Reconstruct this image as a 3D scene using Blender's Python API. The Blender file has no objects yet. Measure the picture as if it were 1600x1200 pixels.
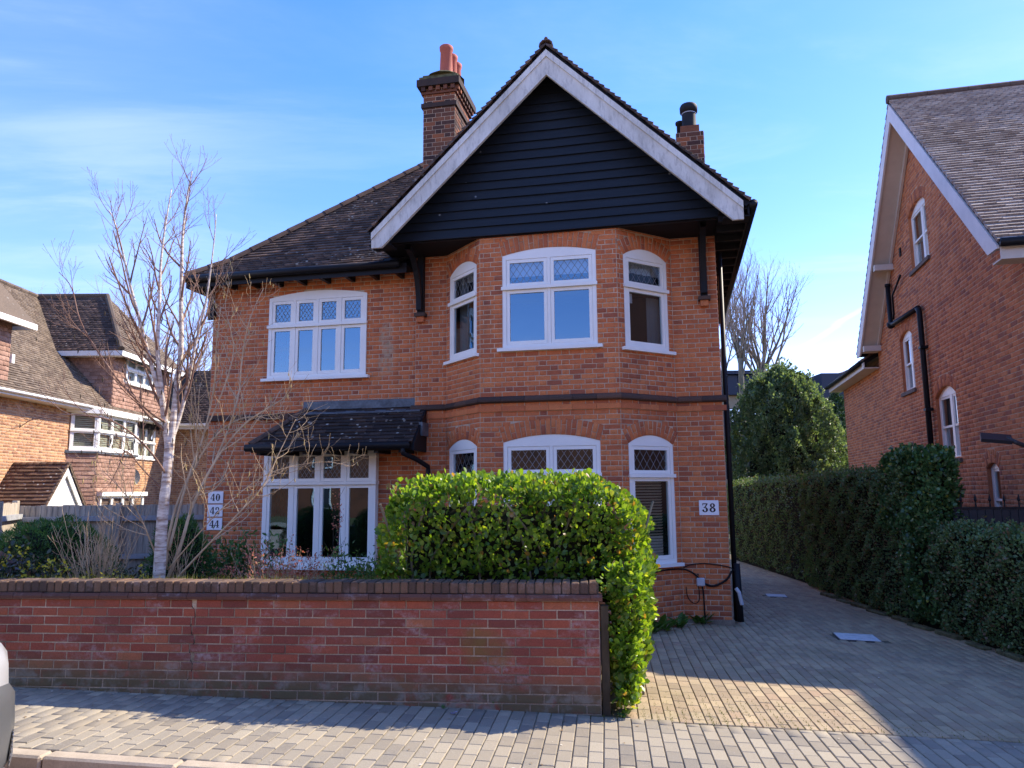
import bpy, math, random
import numpy as np
from mathutils import Matrix, Vector
random.seed(7); RNG = np.random.default_rng(7)
R = math.radians
S = bpy.context.scene
COL = S.collection

# ------------------------------------------------------------------ camera, world, sun, exposure
cam = bpy.data.cameras.new('camera'); camo = bpy.data.objects.new('camera', cam); COL.objects.link(camo)
CAM_H, F_PX, PITCH, ROLL = 1.7, 1180.0, R(8.1), R(0.46)
cam.sensor_width = 36.0; cam.lens = 36.0 * F_PX / 1600.0
cam.clip_start = 0.05; cam.clip_end = 4000
camo.matrix_world = Matrix.Translation((0, 0, CAM_H)) @ Matrix.Rotation(R(90) + PITCH, 4, 'X') @ Matrix.Rotation(-ROLL, 4, 'Z')
S.camera = camo
SUN_AZ, SUN_EL = R(23.5), R(41.5)           # azimuth measured from +X towards +Y
SUN_STRENGTH, SKY_STRENGTH, EXPOSURE = 2.45, 0.15, 1.82
sd = Vector((math.cos(SUN_EL) * math.cos(SUN_AZ), math.cos(SUN_EL) * math.sin(SUN_AZ), math.sin(SUN_EL)))
sl = bpy.data.lights.new('sun', 'SUN'); sl.energy = SUN_STRENGTH; sl.angle = R(0.55); sl.color = (1.0, 0.89, 0.73)
so = bpy.data.objects.new('sun', sl); COL.objects.link(so); so.location = (30, 13, 25)
so.rotation_euler = sd.to_track_quat('Z', 'Y').to_euler()
W = bpy.data.worlds.new('World'); S.world = W; W.use_nodes = True
def build_world():
    nt = W.node_tree; N = nt.nodes; K = nt.links; N.clear()
    out = N.new('ShaderNodeOutputWorld'); bg = N.new('ShaderNodeBackground'); K.new(bg.outputs[0], out.inputs[0])
    bg.inputs[1].default_value = SKY_STRENGTH
    sky = N.new('ShaderNodeTexSky'); sky.sky_type = 'NISHITA'; sky.sun_disc = False
    sky.sun_elevation = SUN_EL; sky.sun_rotation = R(90) - SUN_AZ
    sky.altitude = 50; sky.air_density = 1.0; sky.dust_density = 0.15; sky.ozone_density = 2.2
    hs = N.new('ShaderNodeHueSaturation'); hs.inputs['Saturation'].default_value = 1.33; hs.inputs['Value'].default_value = 0.80; K.new(sky.outputs[0], hs.inputs['Color'])
    tc = N.new('ShaderNodeTexCoord'); sep = N.new('ShaderNodeSeparateXYZ'); K.new(tc.outputs['Generated'], sep.inputs[0])
    def m(op, a, b=None, c=None):
        n = N.new('ShaderNodeMath'); n.operation = op
        for i, v in enumerate((a, b, c)):
            if v is None: continue
            if isinstance(v, (int, float)): n.inputs[i].default_value = v
            else: K.new(v, n.inputs[i])
        return n.outputs[0]
    zz = m('MAXIMUM', sep.outputs[2], 0.05); px = m('DIVIDE', sep.outputs[0], zz); py = m('DIVIDE', sep.outputs[1], zz)
    cx = N.new('ShaderNodeCombineXYZ'); K.new(px, cx.inputs[0]); K.new(py, cx.inputs[1])
    mp = N.new('ShaderNodeMapping'); mp.inputs['Rotation'].default_value = (0, 0, R(-32)); mp.inputs['Scale'].default_value = (0.55, 1.5, 1)
    K.new(cx.outputs[0], mp.inputs[0])
    n1 = N.new('ShaderNodeTexNoise'); n1.inputs['Scale'].default_value = 1.1; n1.inputs['Detail'].default_value = 9; n1.inputs['Roughness'].default_value = 0.6; n1.inputs['Distortion'].default_value = 0.7
    K.new(mp.outputs[0], n1.inputs['Vector'])
    mr = N.new('ShaderNodeMapRange'); mr.interpolation_type = 'SMOOTHSTEP'; mr.inputs['From Min'].default_value = 0.44; mr.inputs['From Max'].default_value = 0.74; K.new(n1.outputs[0], mr.inputs[0])
    n2 = N.new('ShaderNodeTexNoise'); n2.inputs['Scale'].default_value = 0.33; n2.inputs['Detail'].default_value = 3; K.new(cx.outputs[0], n2.inputs['Vector'])
    mr2 = N.new('ShaderNodeMapRange'); mr2.inputs['From Min'].default_value = 0.30; mr2.inputs['From Max'].default_value = 0.62; K.new(n2.outputs[0], mr2.inputs[0])
    # a broad veil drifting in from the west (left), thin cirrus elsewhere
    side = N.new('ShaderNodeMapRange'); side.interpolation_type = 'SMOOTHSTEP'
    ax = m('ADD', m('DIVIDE', sep.outputs[0], m('MAXIMUM', sep.outputs[1], 0.1)), m('MULTIPLY', zz, 0.75))
    side.inputs['From Min'].default_value = 0.18; side.inputs['From Max'].default_value = -0.30; K.new(ax, side.inputs[0])
    veil = m('MULTIPLY', side.outputs[0], 0.24)
    cl = m('ADD', m('MULTIPLY', m('MULTIPLY', mr.outputs[0], mr2.outputs[0]), 0.26), m('MULTIPLY', veil, m('ADD', m('MULTIPLY', n1.outputs[0], 1.4), -0.2)))
    # contrail: a narrow great-circle streak
    nv = Vector((0.0, 0.0, 0.0))
    def dirpx(x, y):
        a, b = x - 800, 600 - y; c, s = math.cos(ROLL), math.sin(ROLL); ux, uy = a * c + b * s, -a * s + b * c
        return Vector((ux, F_PX * math.cos(PITCH) - uy * math.sin(PITCH), F_PX * math.sin(PITCH) + uy * math.cos(PITCH))).normalized()
    d0, d1 = dirpx(1225, 562), dirpx(1345, 484); nv = d0.cross(d1).normalized(); mid = (d0 + d1).normalized()
    dt = N.new('ShaderNodeVectorMath'); dt.operation = 'DOT_PRODUCT'; K.new(tc.outputs['Generated'], dt.inputs[0]); dt.inputs[1].default_value = nv
    dm = N.new('ShaderNodeVectorMath'); dm.operation = 'DOT_PRODUCT'; K.new(tc.outputs['Generated'], dm.inputs[0]); dm.inputs[1].default_value = mid
    w1 = N.new('ShaderNodeMapRange'); w1.interpolation_type = 'SMOOTHSTEP'; w1.inputs['From Min'].default_value = 0.0048; w1.inputs['From Max'].default_value = 0.001; K.new(m('ABSOLUTE', m('ADD', dt.outputs['Value'], m('MULTIPLY', m('SUBTRACT', n1.outputs[0], 0.5), 0.01))), w1.inputs[0])
    w2 = N.new('ShaderNodeMapRange'); w2.interpolation_type = 'SMOOTHSTEP'; w2.inputs['From Min'].default_value = 0.9965; w2.inputs['From Max'].default_value = 0.9995; K.new(dm.outputs['Value'], w2.inputs[0])
    cl = m('MINIMUM', m('ADD', cl, m('MULTIPLY', m('MULTIPLY', w1.outputs[0], w2.outputs[0]), 0.55)), 0.9)
    mx = N.new('ShaderNodeMix'); mx.data_type = 'RGBA'; tn = N.new('ShaderNodeMix'); tn.data_type = 'RGBA'; tn.blend_type = 'MULTIPLY'; tn.inputs['Factor'].default_value = 1; K.new(hs.outputs[0], tn.inputs['A']); tn.inputs['B'].default_value = (1.06, 0.76, 0.95, 1)
    K.new(cl, mx.inputs['Factor']); K.new(tn.outputs['Result'], mx.inputs['A']); mx.inputs['B'].default_value = (2.2, 2.5, 3.9, 1)
    K.new(mx.outputs['Result'], bg.inputs[0])
build_world()
S.render.engine = 'CYCLES'
S.view_settings.view_transform = 'Standard'; S.view_settings.look = 'None'; S.view_settings.exposure = EXPOSURE; S.view_settings.gamma = 1; S.view_settings.use_curve_mapping = False
S.cycles.use_denoising = True
try: S.cycles.denoiser = 'OPENIMAGEDENOISE'
except Exception: pass
S.cycles.max_bounces = 7; S.cycles.transparent_max_bounces = 10; S.cycles.caustics_reflective = False; S.cycles.caustics_refractive = False

# ------------------------------------------------------------------ pixel -> place helpers (photo survey)
def ray(x, y):
    a, b = x - 800, 600 - y; c, s = math.cos(ROLL), math.sin(ROLL); ux, uy = a * c + b * s, -a * s + b * c
    return Vector((ux, F_PX * math.cos(PITCH) - uy * math.sin(PITCH), F_PX * math.sin(PITCH) + uy * math.cos(PITCH))) / F_PX
def at_y(x, y, Y):
    d = ray(x, y); return Vector((0, 0, CAM_H)) + d * (Y / d.y)
def proj(p):
    X, Y, Z = p[0], p[1], p[2] - CAM_H
    Wc = Y * math.cos(PITCH) + Z * math.sin(PITCH); U = Z * math.cos(PITCH) - Y * math.sin(PITCH)
    if Wc < 0.1: return (-9999, -9999)
    ux, uy = F_PX * X / Wc, F_PX * U / Wc; c, s = math.cos(ROLL), math.sin(ROLL)
    return (800 + ux * c - uy * s, 600 - (ux * s + uy * c))
def gz(X, Y=0): return -0.04 - 0.028 * max(-16.0, min(12.0, X))

# ------------------------------------------------------------------ object helpers
def tag(o, label=None, cat=None, group=None, kind=None):
    if label: o['label'] = label
    if cat: o['category'] = cat
    if group: o['group'] = group
    if kind: o['kind'] = kind
    return o
def thing(name, label, cat, loc=(0, 0, 0), rotz=0.0, group=None):
    o = bpy.data.objects.new(name, None); COL.objects.link(o); o.location = loc; o.rotation_euler = (0, 0, rotz); o.empty_display_size = 0.2
    return tag(o, label, cat, group)
def put(name, me, parent=None, M=None):
    o = bpy.data.objects.new(name, me); COL.objects.link(o)
    if parent is not None: o.parent = parent
    if M is not None: o.matrix_basis = M
    return o
def mesh_np(name, V, Fq, mat, smooth=False):
    """V (n,3) floats, Fq (m,k) ints with constant k"""
    me = bpy.data.meshes.new(name); V = np.asarray(V, dtype=np.float32); Fq = np.asarray(Fq, dtype=np.int32); k = Fq.shape[1]
    me.vertices.add(len(V)); me.vertices.foreach_set('co', V.ravel())
    me.loops.add(Fq.size); me.loops.foreach_set('vertex_index', Fq.ravel())
    me.polygons.add(len(Fq)); me.polygons.foreach_set('loop_start', np.arange(0, Fq.size, k, dtype=np.int32)); me.polygons.foreach_set('loop_total', np.full(len(Fq), k, dtype=np.int32))
    if smooth: me.polygons.foreach_set('use_smooth', np.ones(len(Fq), dtype=bool))
    me.materials.append(mat); me.update(calc_edges=True); return me
class MB:
    def __init__(s): s.v = []; s.f = []
    def add(s, vs, fs, M=None):
        b = len(s.v)
        s.v += [tuple(M @ Vector(q)) for q in vs] if M is not None else [tuple(q) for q in vs]
        s.f += [tuple(b + i for i in q) for q in fs]; return s
    def box(s, x0, x1, y0, y1, z0, z1, M=None):
        v = [(x0, y0, z0), (x1, y0, z0), (x1, y1, z0), (x0, y1, z0), (x0, y0, z1), (x1, y0, z1), (x1, y1, z1), (x0, y1, z1)]
        return s.add(v, [(0, 3, 2, 1), (4, 5, 6, 7), (0, 1, 5, 4), (1, 2, 6, 5), (2, 3, 7, 6), (3, 0, 4, 7)], M)
    def bbox(s, x0, x1, y0, y1, z0, z1, b=0.01, M=None):
        """box with chamfered vertical and top/bottom edges (all 12)"""
        X = (x0, x0 + b, x1 - b, x1); Y = (y0, y0 + b, y1 - b, y1); Z = (z0, z0 + b, z1 - b, z1)
        v = []
        for zi, (xa, xb, ya, yb) in ((0, (1, 2, 1, 2)), (1, (0, 3, 0, 3)), (2, (0, 3, 0, 3)), (3, (1, 2, 1, 2))):
            if zi in (0, 3): v += [(X[1], Y[1], Z[zi]), (X[2], Y[1], Z[zi]), (X[2], Y[2], Z[zi]), (X[1], Y[2], Z[zi])]
            else: v += [(X[1], Y[0], Z[zi]), (X[2], Y[0], Z[zi]), (X[3], Y[1], Z[zi]), (X[3], Y[2], Z[zi]), (X[2], Y[3], Z[zi]), (X[1], Y[3], Z[zi]), (X[0], Y[2], Z[zi]), (X[0], Y[1], Z[zi])]
        o = 4; t = 20 - 0; u = 12
        f = [(3, 2, 1, 0), (20, 21, 22, 23)]
        for i in range(8): f.append((o + i, o + (i + 1) % 8, u + (i + 1) % 8, u + i))
        f += [(0, 1, o + 1, o + 0), (1, 2, o + 3, o + 2), (2, 3, o + 5, o + 4), (3, 0, o + 7, o + 6), (1, o + 2, o + 1), (2, o + 4, o + 3), (3, o + 6, o + 5), (0, o + 0, o + 7)]
        f += [(u + 0, u + 1, 21, 20), (u + 2, u + 3, 22, 21), (u + 4, u + 5, 23, 22), (u + 6, u + 7, 20, 23), (u + 1, u + 2, 21), (u + 3, u + 4, 22), (u + 5, u + 6, 23), (u + 7, u + 0, 20)]
        return s.add(v, f, M)
    def prism(s, poly, y0, y1, M=None):
        """poly: (x,z) points counter-clockwise seen from -y (front); extruded y0..y1"""
        n = len(poly); v = [(p[0], y0, p[1]) for p in poly] + [(p[0], y1, p[1]) for p in poly]
        f = [tuple(range(n)), tuple(range(2 * n - 1, n - 1, -1))] + [(i, n + i, n + (i + 1) % n, (i + 1) % n) for i in range(n)]
        return s.add(v, f, M)
    def hprism(s, poly, z0, z1, M=None):
        n = len(poly); v = [(p[0], p[1], z0) for p in poly] + [(p[0], p[1], z1) for p in poly]
        f = [tuple(range(n - 1, -1, -1)), tuple(range(n, 2 * n))] + [(i, (i + 1) % n, n + (i + 1) % n, n + i) for i in range(n)]
        return s.add(v, f, M)
    def quad(s, a, b, c, d): return s.add([a, b, c, d], [(0, 1, 2, 3)])
    def slab(s, pts, th, M=None):
        """planar polygon (3-D points, ccw from above) thickened downwards along its normal"""
        P = [Vector(p) for p in pts]; n = (P[1] - P[0]).cross(P[2] - P[0]).normalized(); k = len(P)
        if n.z < 0: P.reverse(); n = -n
        v = P + [p - n * th for p in P]
        return s.add(v, [tuple(range(k)), tuple(range(2 * k - 1, k - 1, -1))] + [(i, k + i, k + (i + 1) % k, (i + 1) % k) for i in range(k)], M)
    def tube(s, pts, rad, n=8, cap=True, M=None):
        P = [Vector(p) for p in pts]
        if not isinstance(rad, (list, tuple)): rad = [rad] * len(P)
        b = len(s.v); prev = None; rings = []
        for i, p in enumerate(P):
            t = (P[min(i + 1, len(P) - 1)] - P[max(i - 1, 0)]);
            if t.length < 1e-9: t = Vector((0, 0, 1))
            t.normalize()
            if prev is None: u = t.orthogonal().normalized()
            else:
                u = prev - t * prev.dot(t)
                u = u.normalized() if u.length > 1e-6 else t.orthogonal().normalized()
            prev = u; w = t.cross(u)
            for j in range(n):
                a = 2 * math.pi * j / n; q = p + (u * math.cos(a) + w * math.sin(a)) * rad[i]
                s.v.append(tuple(M @ q) if M is not None else tuple(q))
        for i in range(len(P) - 1):
            for j in range(n): s.f.append((b + i * n + j, b + i * n + (j + 1) % n, b + (i + 1) * n + (j + 1) % n, b + (i + 1) * n + j))
        if cap:
            s.f.append(tuple(b + j for j in range(n - 1, -1, -1))); s.f.append(tuple(b + (len(P) - 1) * n + j for j in range(n)))
        return s
    def lathe(s, prof, n=16, c=(0, 0, 0), M=None):
        b = len(s.v)
        for r, z in prof:
            for j in range(n):
                a = 2 * math.pi * j / n; q = Vector((c[0] + r * math.cos(a), c[1] + r * math.sin(a), c[2] + z)); s.v.append(tuple(M @ q) if M is not None else tuple(q))
        for i in range(len(prof) - 1):
            for j in range(n): s.f.append((b + i * n + j, b + i * n + (j + 1) % n, b + (i + 1) * n + (j + 1) % n, b + (i + 1) * n + j))
        s.f.append(tuple(b + j for j in range(n - 1, -1, -1))); s.f.append(tuple(b + (len(prof) - 1) * n + j for j in range(n)))
        return s
    def mesh(s, name, mat, smooth=False):
        me = bpy.data.meshes.new(name); me.from_pydata(s.v, [], s.f); me.materials.append(mat)
        if smooth: me.polygons.foreach_set('use_smooth', np.ones(len(me.polygons), dtype=bool))
        me.update(); return me
    def obj(s, name, mat, parent=None, M=None, smooth=False, kind=None, label=None):
        o = put(name, s.mesh(name, mat, smooth), parent, M)
        if kind: o['kind'] = kind
        if label: o['label'] = label
        return o
def plane(x, y, ang, z=0): return Matrix.Translation((x, y, z)) @ Matrix.Rotation(ang, 4, 'Z')

# ------------------------------------------------------------------ materials
def newmat(name):
    m = bpy.data.materials.new(name); m.use_nodes = True; m.node_tree.nodes.clear(); return m
class NT:
    def __init__(s, m):
        s.m = m; s.t = m.node_tree; s.N = s.t.nodes; s.K = s.t.links
        s.out = s.N.new('ShaderNodeOutputMaterial')
    def pr(s, rough=0.7, spec=0.3, metal=0.0):
        b = s.N.new('ShaderNodeBsdfPrincipled'); b.inputs['Roughness'].default_value = rough; b.inputs['Specular IOR Level'].default_value = spec; b.inputs['Metallic'].default_value = metal
        s.K.new(b.outputs[0], s.out.inputs[0]); s.b = b; return b
    def link(s, a, b): s.K.new(a, b)
    def pos(s): return s.N.new('ShaderNodeNewGeometry').outputs['Position']
    def noise(s, scale, detail=4, rough=0.55, vec=None, dist=0.0, stretch=None):
        n = s.N.new('ShaderNodeTexNoise'); n.inputs['Scale'].default_value = scale; n.inputs['Detail'].default_value = detail; n.inputs['Roughness'].default_value = rough; n.inputs['Distortion'].default_value = dist
        v = vec or s.pos()
        if stretch:
            mp = s.N.new('ShaderNodeMapping'); mp.inputs['Scale'].default_value = stretch; s.K.new(v, mp.inputs[0]); v = mp.outputs[0]
        s.K.new(v, n.inputs['Vector']); return n.outputs[0]
    def vor(s, scale, feat='F1', vec=None):
        n = s.N.new('ShaderNodeTexVoronoi'); n.inputs['Scale'].default_value = scale; n.feature = feat; s.K.new(vec or s.pos(), n.inputs['Vector']); return n
    def rnd(s):
        g = s.N.new('ShaderNodeNewGeometry'); o = s.N.new('ShaderNodeObjectInfo')
        return s.math('FRACT', s.math('ADD', s.math('MULTIPLY', g.outputs['Random Per Island'], 1.0), o.outputs['Random']))
    def math(s, op, a, b=None, c=None, clamp=False):
        n = s.N.new('ShaderNodeMath'); n.operation = op; n.use_clamp = clamp
        for i, v in enumerate((a, b, c)):
            if v is None: continue
            if isinstance(v, (int, float)): n.inputs[i].default_value = v
            else: s.K.new(v, n.inputs[i])
        return n.outputs[0]
    def ramp(s, f, stops, interp='LINEAR'):
        r = s.N.new('ShaderNodeValToRGB'); r.color_ramp.interpolation = interp; e = r.color_ramp.elements
        while len(e) < len(stops): e.new(0.5)
        for q, (p, c) in zip(e, stops): q.position = p; q.color = (*c, 1) if len(c) == 3 else c
        s.K.new(f, r.inputs[0]); return r.outputs[0]
    def rng(s, f, a, b, c=0.0, d=1.0, smooth=False):
        n = s.N.new('ShaderNodeMapRange'); n.inputs['From Min'].default_value = a; n.inputs['From Max'].default_value = b; n.inputs['To Min'].default_value = c; n.inputs['To Max'].default_value = d
        if smooth: n.interpolation_type = 'SMOOTHSTEP'
        s.K.new(f, n.inputs[0]); return n.outputs[0]
    def mix(s, f, a, b, mode='MIX'):
        n = s.N.new('ShaderNodeMix'); n.data_type = 'RGBA'; n.blend_type = mode
        for k, v in (('Factor', f), ('A', a), ('B', b)):
            if isinstance(v, (int, float)): n.inputs[k].default_value = v
            elif isinstance(v, tuple): n.inputs[k].default_value = (*v, 1)
            else: s.K.new(v, n.inputs[k])
        return n.outputs['Result']
    def grey(s, f):
        c = s.N.new('ShaderNodeCombineColor'); [s.K.new(f, c.inputs[i]) for i in range(3)]; return c.outputs[0]
    def bump(s, h, strength=0.4, dist=0.01):
        b = s.N.new('ShaderNodeBump'); b.inputs['Strength'].default_value = strength; b.inputs['Distance'].default_value = dist; s.K.new(h, b.inputs['Height']); s.K.new(b.outputs[0], s.b.inputs['Normal'])
def plain(name, col, rough=0.6, spec=0.3, var=0.18, scale=9.0, metal=0.0, bump=0.15, fine=90.0, island=0.0):
    m = newmat(name); t = NT(m); b = t.pr(rough, spec, metal)
    f = t.rng(t.noise(scale, 5), 0.25, 0.75, 1 - var, 1 + var)
    f2 = t.rng(t.noise(fine, 3), 0.3, 0.7, 1 - var * 0.5, 1 + var * 0.5); f = t.math('MULTIPLY', f, f2)
    if island: f = t.math('MULTIPLY', f, t.rng(t.rnd(), 0, 1, 1 - island, 1 + island))
    t.link(t.mix(1.0, col, t.grey(f), 'MULTIPLY'), b.inputs['Base Color'])
    if bump: t.bump(t.noise(fine, 4), bump, 0.004)
    return m
def brick_mat(name, stops, grime=(0.07, 0.05, 0.045), grime_amt=0.45, fine=0.22, white=0.0, moss=None, base_z=None):
    m = newmat(name); t = NT(m); b = t.pr(0.85, 0.2)
    c = t.ramp(t.rnd(), stops)
    # within-brick mottling: kiss marks, burnt ends
    c = t.mix(t.rng(t.noise(14, 4, 0.6), 0.45, 0.75, 0, 0.26), c, (0.14, 0.06, 0.038))
    c = t.mix(1.0, c, t.grey(t.rng(t.noise(120, 3), 0.3, 0.7, 1 - fine, 1 + fine)), 'MULTIPLY')
    c = t.mix(t.rng(t.noise(0.9, 6, 0.65), 0.48, 0.78, 0, grime_amt), c, grime)
    c = t.mix(t.math('MULTIPLY', t.rng(t.noise(3.0, 5, 0.65, stretch=(1, 1, 0.13)), 0.54, 0.74), t.rng(t.noise(0.6, 2), 0.4, 0.6)), c, t.mix(0.5, c, grime))
    if white: c = t.mix(t.math('MULTIPLY', t.rng(t.noise(3.1, 7, 0.7, stretch=(1, 1, 1.6)), 0.52, 0.72, 0, white), t.rng(t.noise(30, 3), 0.35, 0.6)), c, (0.44, 0.36, 0.34))
    if moss:
        z0, z1 = moss; p = t.N.new('ShaderNodeSeparateXYZ'); t.link(t.pos(), p.inputs[0])
        g = t.N.new('ShaderNodeMath'); g.operation = 'MULTIPLY_ADD'; t.link(p.outputs[0], g.inputs[0]); g.inputs[1].default_value = 0.028; t.link(p.outputs[2], g.inputs[2])
        low = t.rng(g.outputs[0], z1, z0 + 0.06); k = t.math('MULTIPLY', low, t.rng(t.noise(6, 6, 0.7), 0.30, 0.46), clamp=True)
        c = t.mix(t.math('MULTIPLY', k, 0.85), c, (0.12, 0.115, 0.06)); c = t.mix(t.math('MULTIPLY', t.math('MULTIPLY', low, t.rng(t.noise(9, 5), 0.5, 0.65)), 0.6, clamp=True), c, (0.30, 0.27, 0.22))
        c = t.mix(t.rng(t.noise(1.6, 5, 0.6), 0.6, 0.72, 0, 0.55), c, (0.17, 0.14, 0.035))
    t.link(c, b.inputs['Base Color']); t.bump(t.math('ADD', t.noise(60, 5), t.math('MULTIPLY', t.noise(15, 3), 1.0)), 0.5, 0.006)
    return m
BRICK_RED = brick_mat('house_brick', [(0.0, (0.33, 0.105, 0.058)), (0.07, (0.42, 0.122, 0.056)), (0.24, (0.54, 0.158, 0.060)), (0.6, (0.60, 0.180, 0.066)), (0.85, (0.65, 0.218, 0.080)), (1.0, (0.55, 0.156, 0.058))], grime_amt=0.26)
BRICK_DARK = brick_mat('weathered_brick', [(0.0, (0.05, 0.036, 0.03)), (0.5, (0.085, 0.055, 0.042)), (1.0, (0.14, 0.075, 0.05))], grime_amt=0.3)
BRICK_CHIM = brick_mat('chimney_brick', [(0.0, (0.045, 0.03, 0.028)), (0.45, (0.13, 0.06, 0.04)), (0.8, (0.22, 0.085, 0.045)), (1.0, (0.36, 0.12, 0.05))], grime=(0.03, 0.025, 0.022), grime_amt=0.7)
BRICK_WALL = brick_mat('garden_wall_brick', [(0.0, (0.19, 0.057, 0.042)), (0.3, (0.26, 0.070, 0.047)), (0.65, (0.32, 0.083, 0.050)), (0.9, (0.36, 0.10, 0.054)), (1.0, (0.38, 0.14, 0.068))], grime=(0.19, 0.10, 0.08), grime_amt=0.4, white=0.8, moss=(0.0, 0.27))
BRICK_RIGHT = brick_mat('right_house_brick', [(0.0, (0.32, 0.12, 0.075)), (0.25, (0.47, 0.16, 0.072)), (0.65, (0.57, 0.20, 0.082)), (1.0, (0.63, 0.245, 0.105))], grime_amt=0.3)
BRICK_BUFF = brick_mat('left_house_brick', [(0.0, (0.32, 0.155, 0.085)), (0.4, (0.50, 0.26, 0.13)), (0.75, (0.62, 0.36, 0.18)), (1.0, (0.42, 0.20, 0.11))], grime_amt=0.15)
BRICK_COPING = brick_mat('coping_brick', [(0.0, (0.075, 0.054, 0.042)), (0.5, (0.135, 0.084, 0.056)), (1.0, (0.185, 0.112, 0.068))], grime=(0.06, 0.05, 0.04), grime_amt=0.6, white=0.35)
MORTAR = plain('mortar', (0.52, 0.39, 0.27), 0.95, 0.1, 0.3, 6)
MORTAR_BUFF = plain('buff_mortar', (0.58, 0.47, 0.34), 0.95, 0.1, 0.2, 6)
MORTAR_DARK = plain('blackened_mortar', (0.10, 0.08, 0.06), 0.95, 0.1, 0.4, 9)
MORTAR_WALL = plain('wall_mortar', (0.36, 0.28, 0.20), 0.95, 0.1, 0.55, 3.5)
def stain(m):
    t = NT.__new__(NT); t.m = m; t.t = m.node_tree; t.N = t.t.nodes; t.K = t.t.links
    b = next(n for n in t.N if n.type == 'BSDF_PRINCIPLED'); old = b.inputs['Base Color'].links[0].from_socket
    c = Vector((2.973, 10.622, -0.123)) + Vector((math.cos(R(12)), -math.sin(R(12)), 0)) * -5.06
    sp = t.N.new('ShaderNodeSeparateXYZ'); t.K.new(t.pos(), sp.inputs[0])
    dx = t.math('ABSOLUTE', t.math('ADD', t.math('SUBTRACT', sp.outputs[0], c.x), t.math('MULTIPLY', t.math('SUBTRACT', t.noise(4, 4), 0.5), 0.25)))
    k = t.math('MULTIPLY', t.rng(dx, 0.13, 0.05, smooth=True), t.math('MULTIPLY', t.rng(sp.outputs[2], 3.45, 3.65), t.rng(sp.outputs[2], 4.42, 4.3)), clamp=True)
    k = t.math('MULTIPLY', k, t.rng(t.noise(16, 5, 0.7), 0.36, 0.56), clamp=True)
    t.K.new(t.mix(t.math('MULTIPLY', k, 0.8), old, (0.46, 0.33, 0.21)), b.inputs['Base Color'])
stain(BRICK_RED); stain(MORTAR)
def tile_mat(name, stops, spots=0.35, spotcol=(0.50, 0.48, 0.42), moss=0.25):
    m = newmat(name); t = NT(m); b = t.pr(0.85, 0.18)
    c = t.ramp(t.rnd(), stops)
    c = t.mix(1.0, c, t.grey(t.rng(t.noise(45, 4), 0.3, 0.7, 0.75, 1.25)), 'MULTIPLY')
    c = t.mix(t.rng(t.noise(0.8, 5, 0.6), 0.45, 0.75, 0, moss), c, (0.06, 0.055, 0.045))
    v = t.vor(9.0, vec=None); s = t.math('MULTIPLY', t.rng(t.math('ADD', v.outputs['Distance'], t.math('MULTIPLY', t.noise(30, 3), 0.25)), 0.36, 0.26), t.rng(t.noise(1.3, 3), 0.47, 0.60), clamp=True)
    c = t.mix(t.math('MULTIPLY', s, spots), c, spotcol)
    t.link(c, b.inputs['Base Color']); t.bump(t.noise(50, 5), 0.5, 0.005); return m
TILE_DARK = tile_mat('house_roof_tile', [(0, (0.062, 0.043, 0.034)), (0.5, (0.10, 0.068, 0.053)), (0.85, (0.145, 0.098, 0.074)), (1, (0.20, 0.125, 0.088))], 0.75)
TILE_LEAN = tile_mat('lean_to_tile', [(0, (0.028, 0.022, 0.021)), (0.6, (0.048, 0.036, 0.032)), (1, (0.085, 0.056, 0.042))], 0.95, moss=0.3)
TILE_RIGHT = tile_mat('right_roof_tile', [(0, (0.30, 0.235, 0.195)), (0.5, (0.42, 0.34, 0.28)), (1, (0.52, 0.43, 0.35))], 0.3, moss=0.3)
TILE_LEFT = tile_mat('left_roof_tile', [(0, (0.115, 0.085, 0.062)), (0.5, (0.165, 0.125, 0.09)), (1, (0.23, 0.175, 0.125))], 0.45)
TILE_HUNG = tile_mat('hung_tile', [(0, (0.29, 0.165, 0.115)), (0.5, (0.37, 0.22, 0.155)), (1, (0.45, 0.275, 0.20))], 0.1, moss=0.1)
RIDGE = plain('ridge_tile', (0.115, 0.075, 0.055), 0.85, 0.2, 0.35, 7)
WHITE = plain('white_window_paint', (0.87, 0.85, 0.78), 0.38, 0.45, 0.04, 3, bump=0.04)
def dirty_white():
    m = newmat('weathered_white_paint'); t = NT(m); b = t.pr(0.6, 0.3)
    c = t.mix(t.rng(t.noise(2.2, 6, 0.7, stretch=(1, 1, 0.5)), 0.38, 0.70, 0, 0.75), (0.74, 0.72, 0.65), (0.40, 0.38, 0.325))
    c = t.mix(t.rng(t.noise(22, 5, 0.7, stretch=(1, 1, 0.25)), 0.50, 0.70, 0, 0.55), c, (0.24, 0.225, 0.20))
    t.link(c, b.inputs['Base Color']); t.bump(t.noise(40, 4), 0.2, 0.003); return m
BARGE = dirty_white()
def black_boards():
    m = newmat('black_painted_timber'); t = NT(m); b = t.pr(0.5, 0.3)
    c = t.mix(t.rng(t.noise(5, 6, 0.7, stretch=(0.25, 0.25, 4)), 0.4, 0.75, 0, 0.6), (0.010, 0.0135, 0.019), (0.024, 0.030, 0.038))
    c = t.mix(t.rng(t.rnd(), 0, 1, 0, 0.35), c, (0.010, 0.013, 0.018))
    v = t.vor(3.0); c = t.mix(t.math('MULTIPLY', t.rng(v.outputs['Distance'], 0.06, 0.03), 0.7, clamp=True), c, (0.3, 0.32, 0.33))
    t.link(c, b.inputs['Base Color']); t.bump(t.noise(30, 5, 0.6, stretch=(0.3, 0.3, 5)), 0.35, 0.004); return m
BLACKWOOD = black_boards()
BLACK = plain('black_gloss_paint', (0.009, 0.009, 0.011), 0.5, 0.22, 0.15, 6, bump=0.05)
DARKWOOD = plain('dark_soffit', (0.010, 0.010, 0.012), 0.7, 0.2, 0.2, 6)
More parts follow.
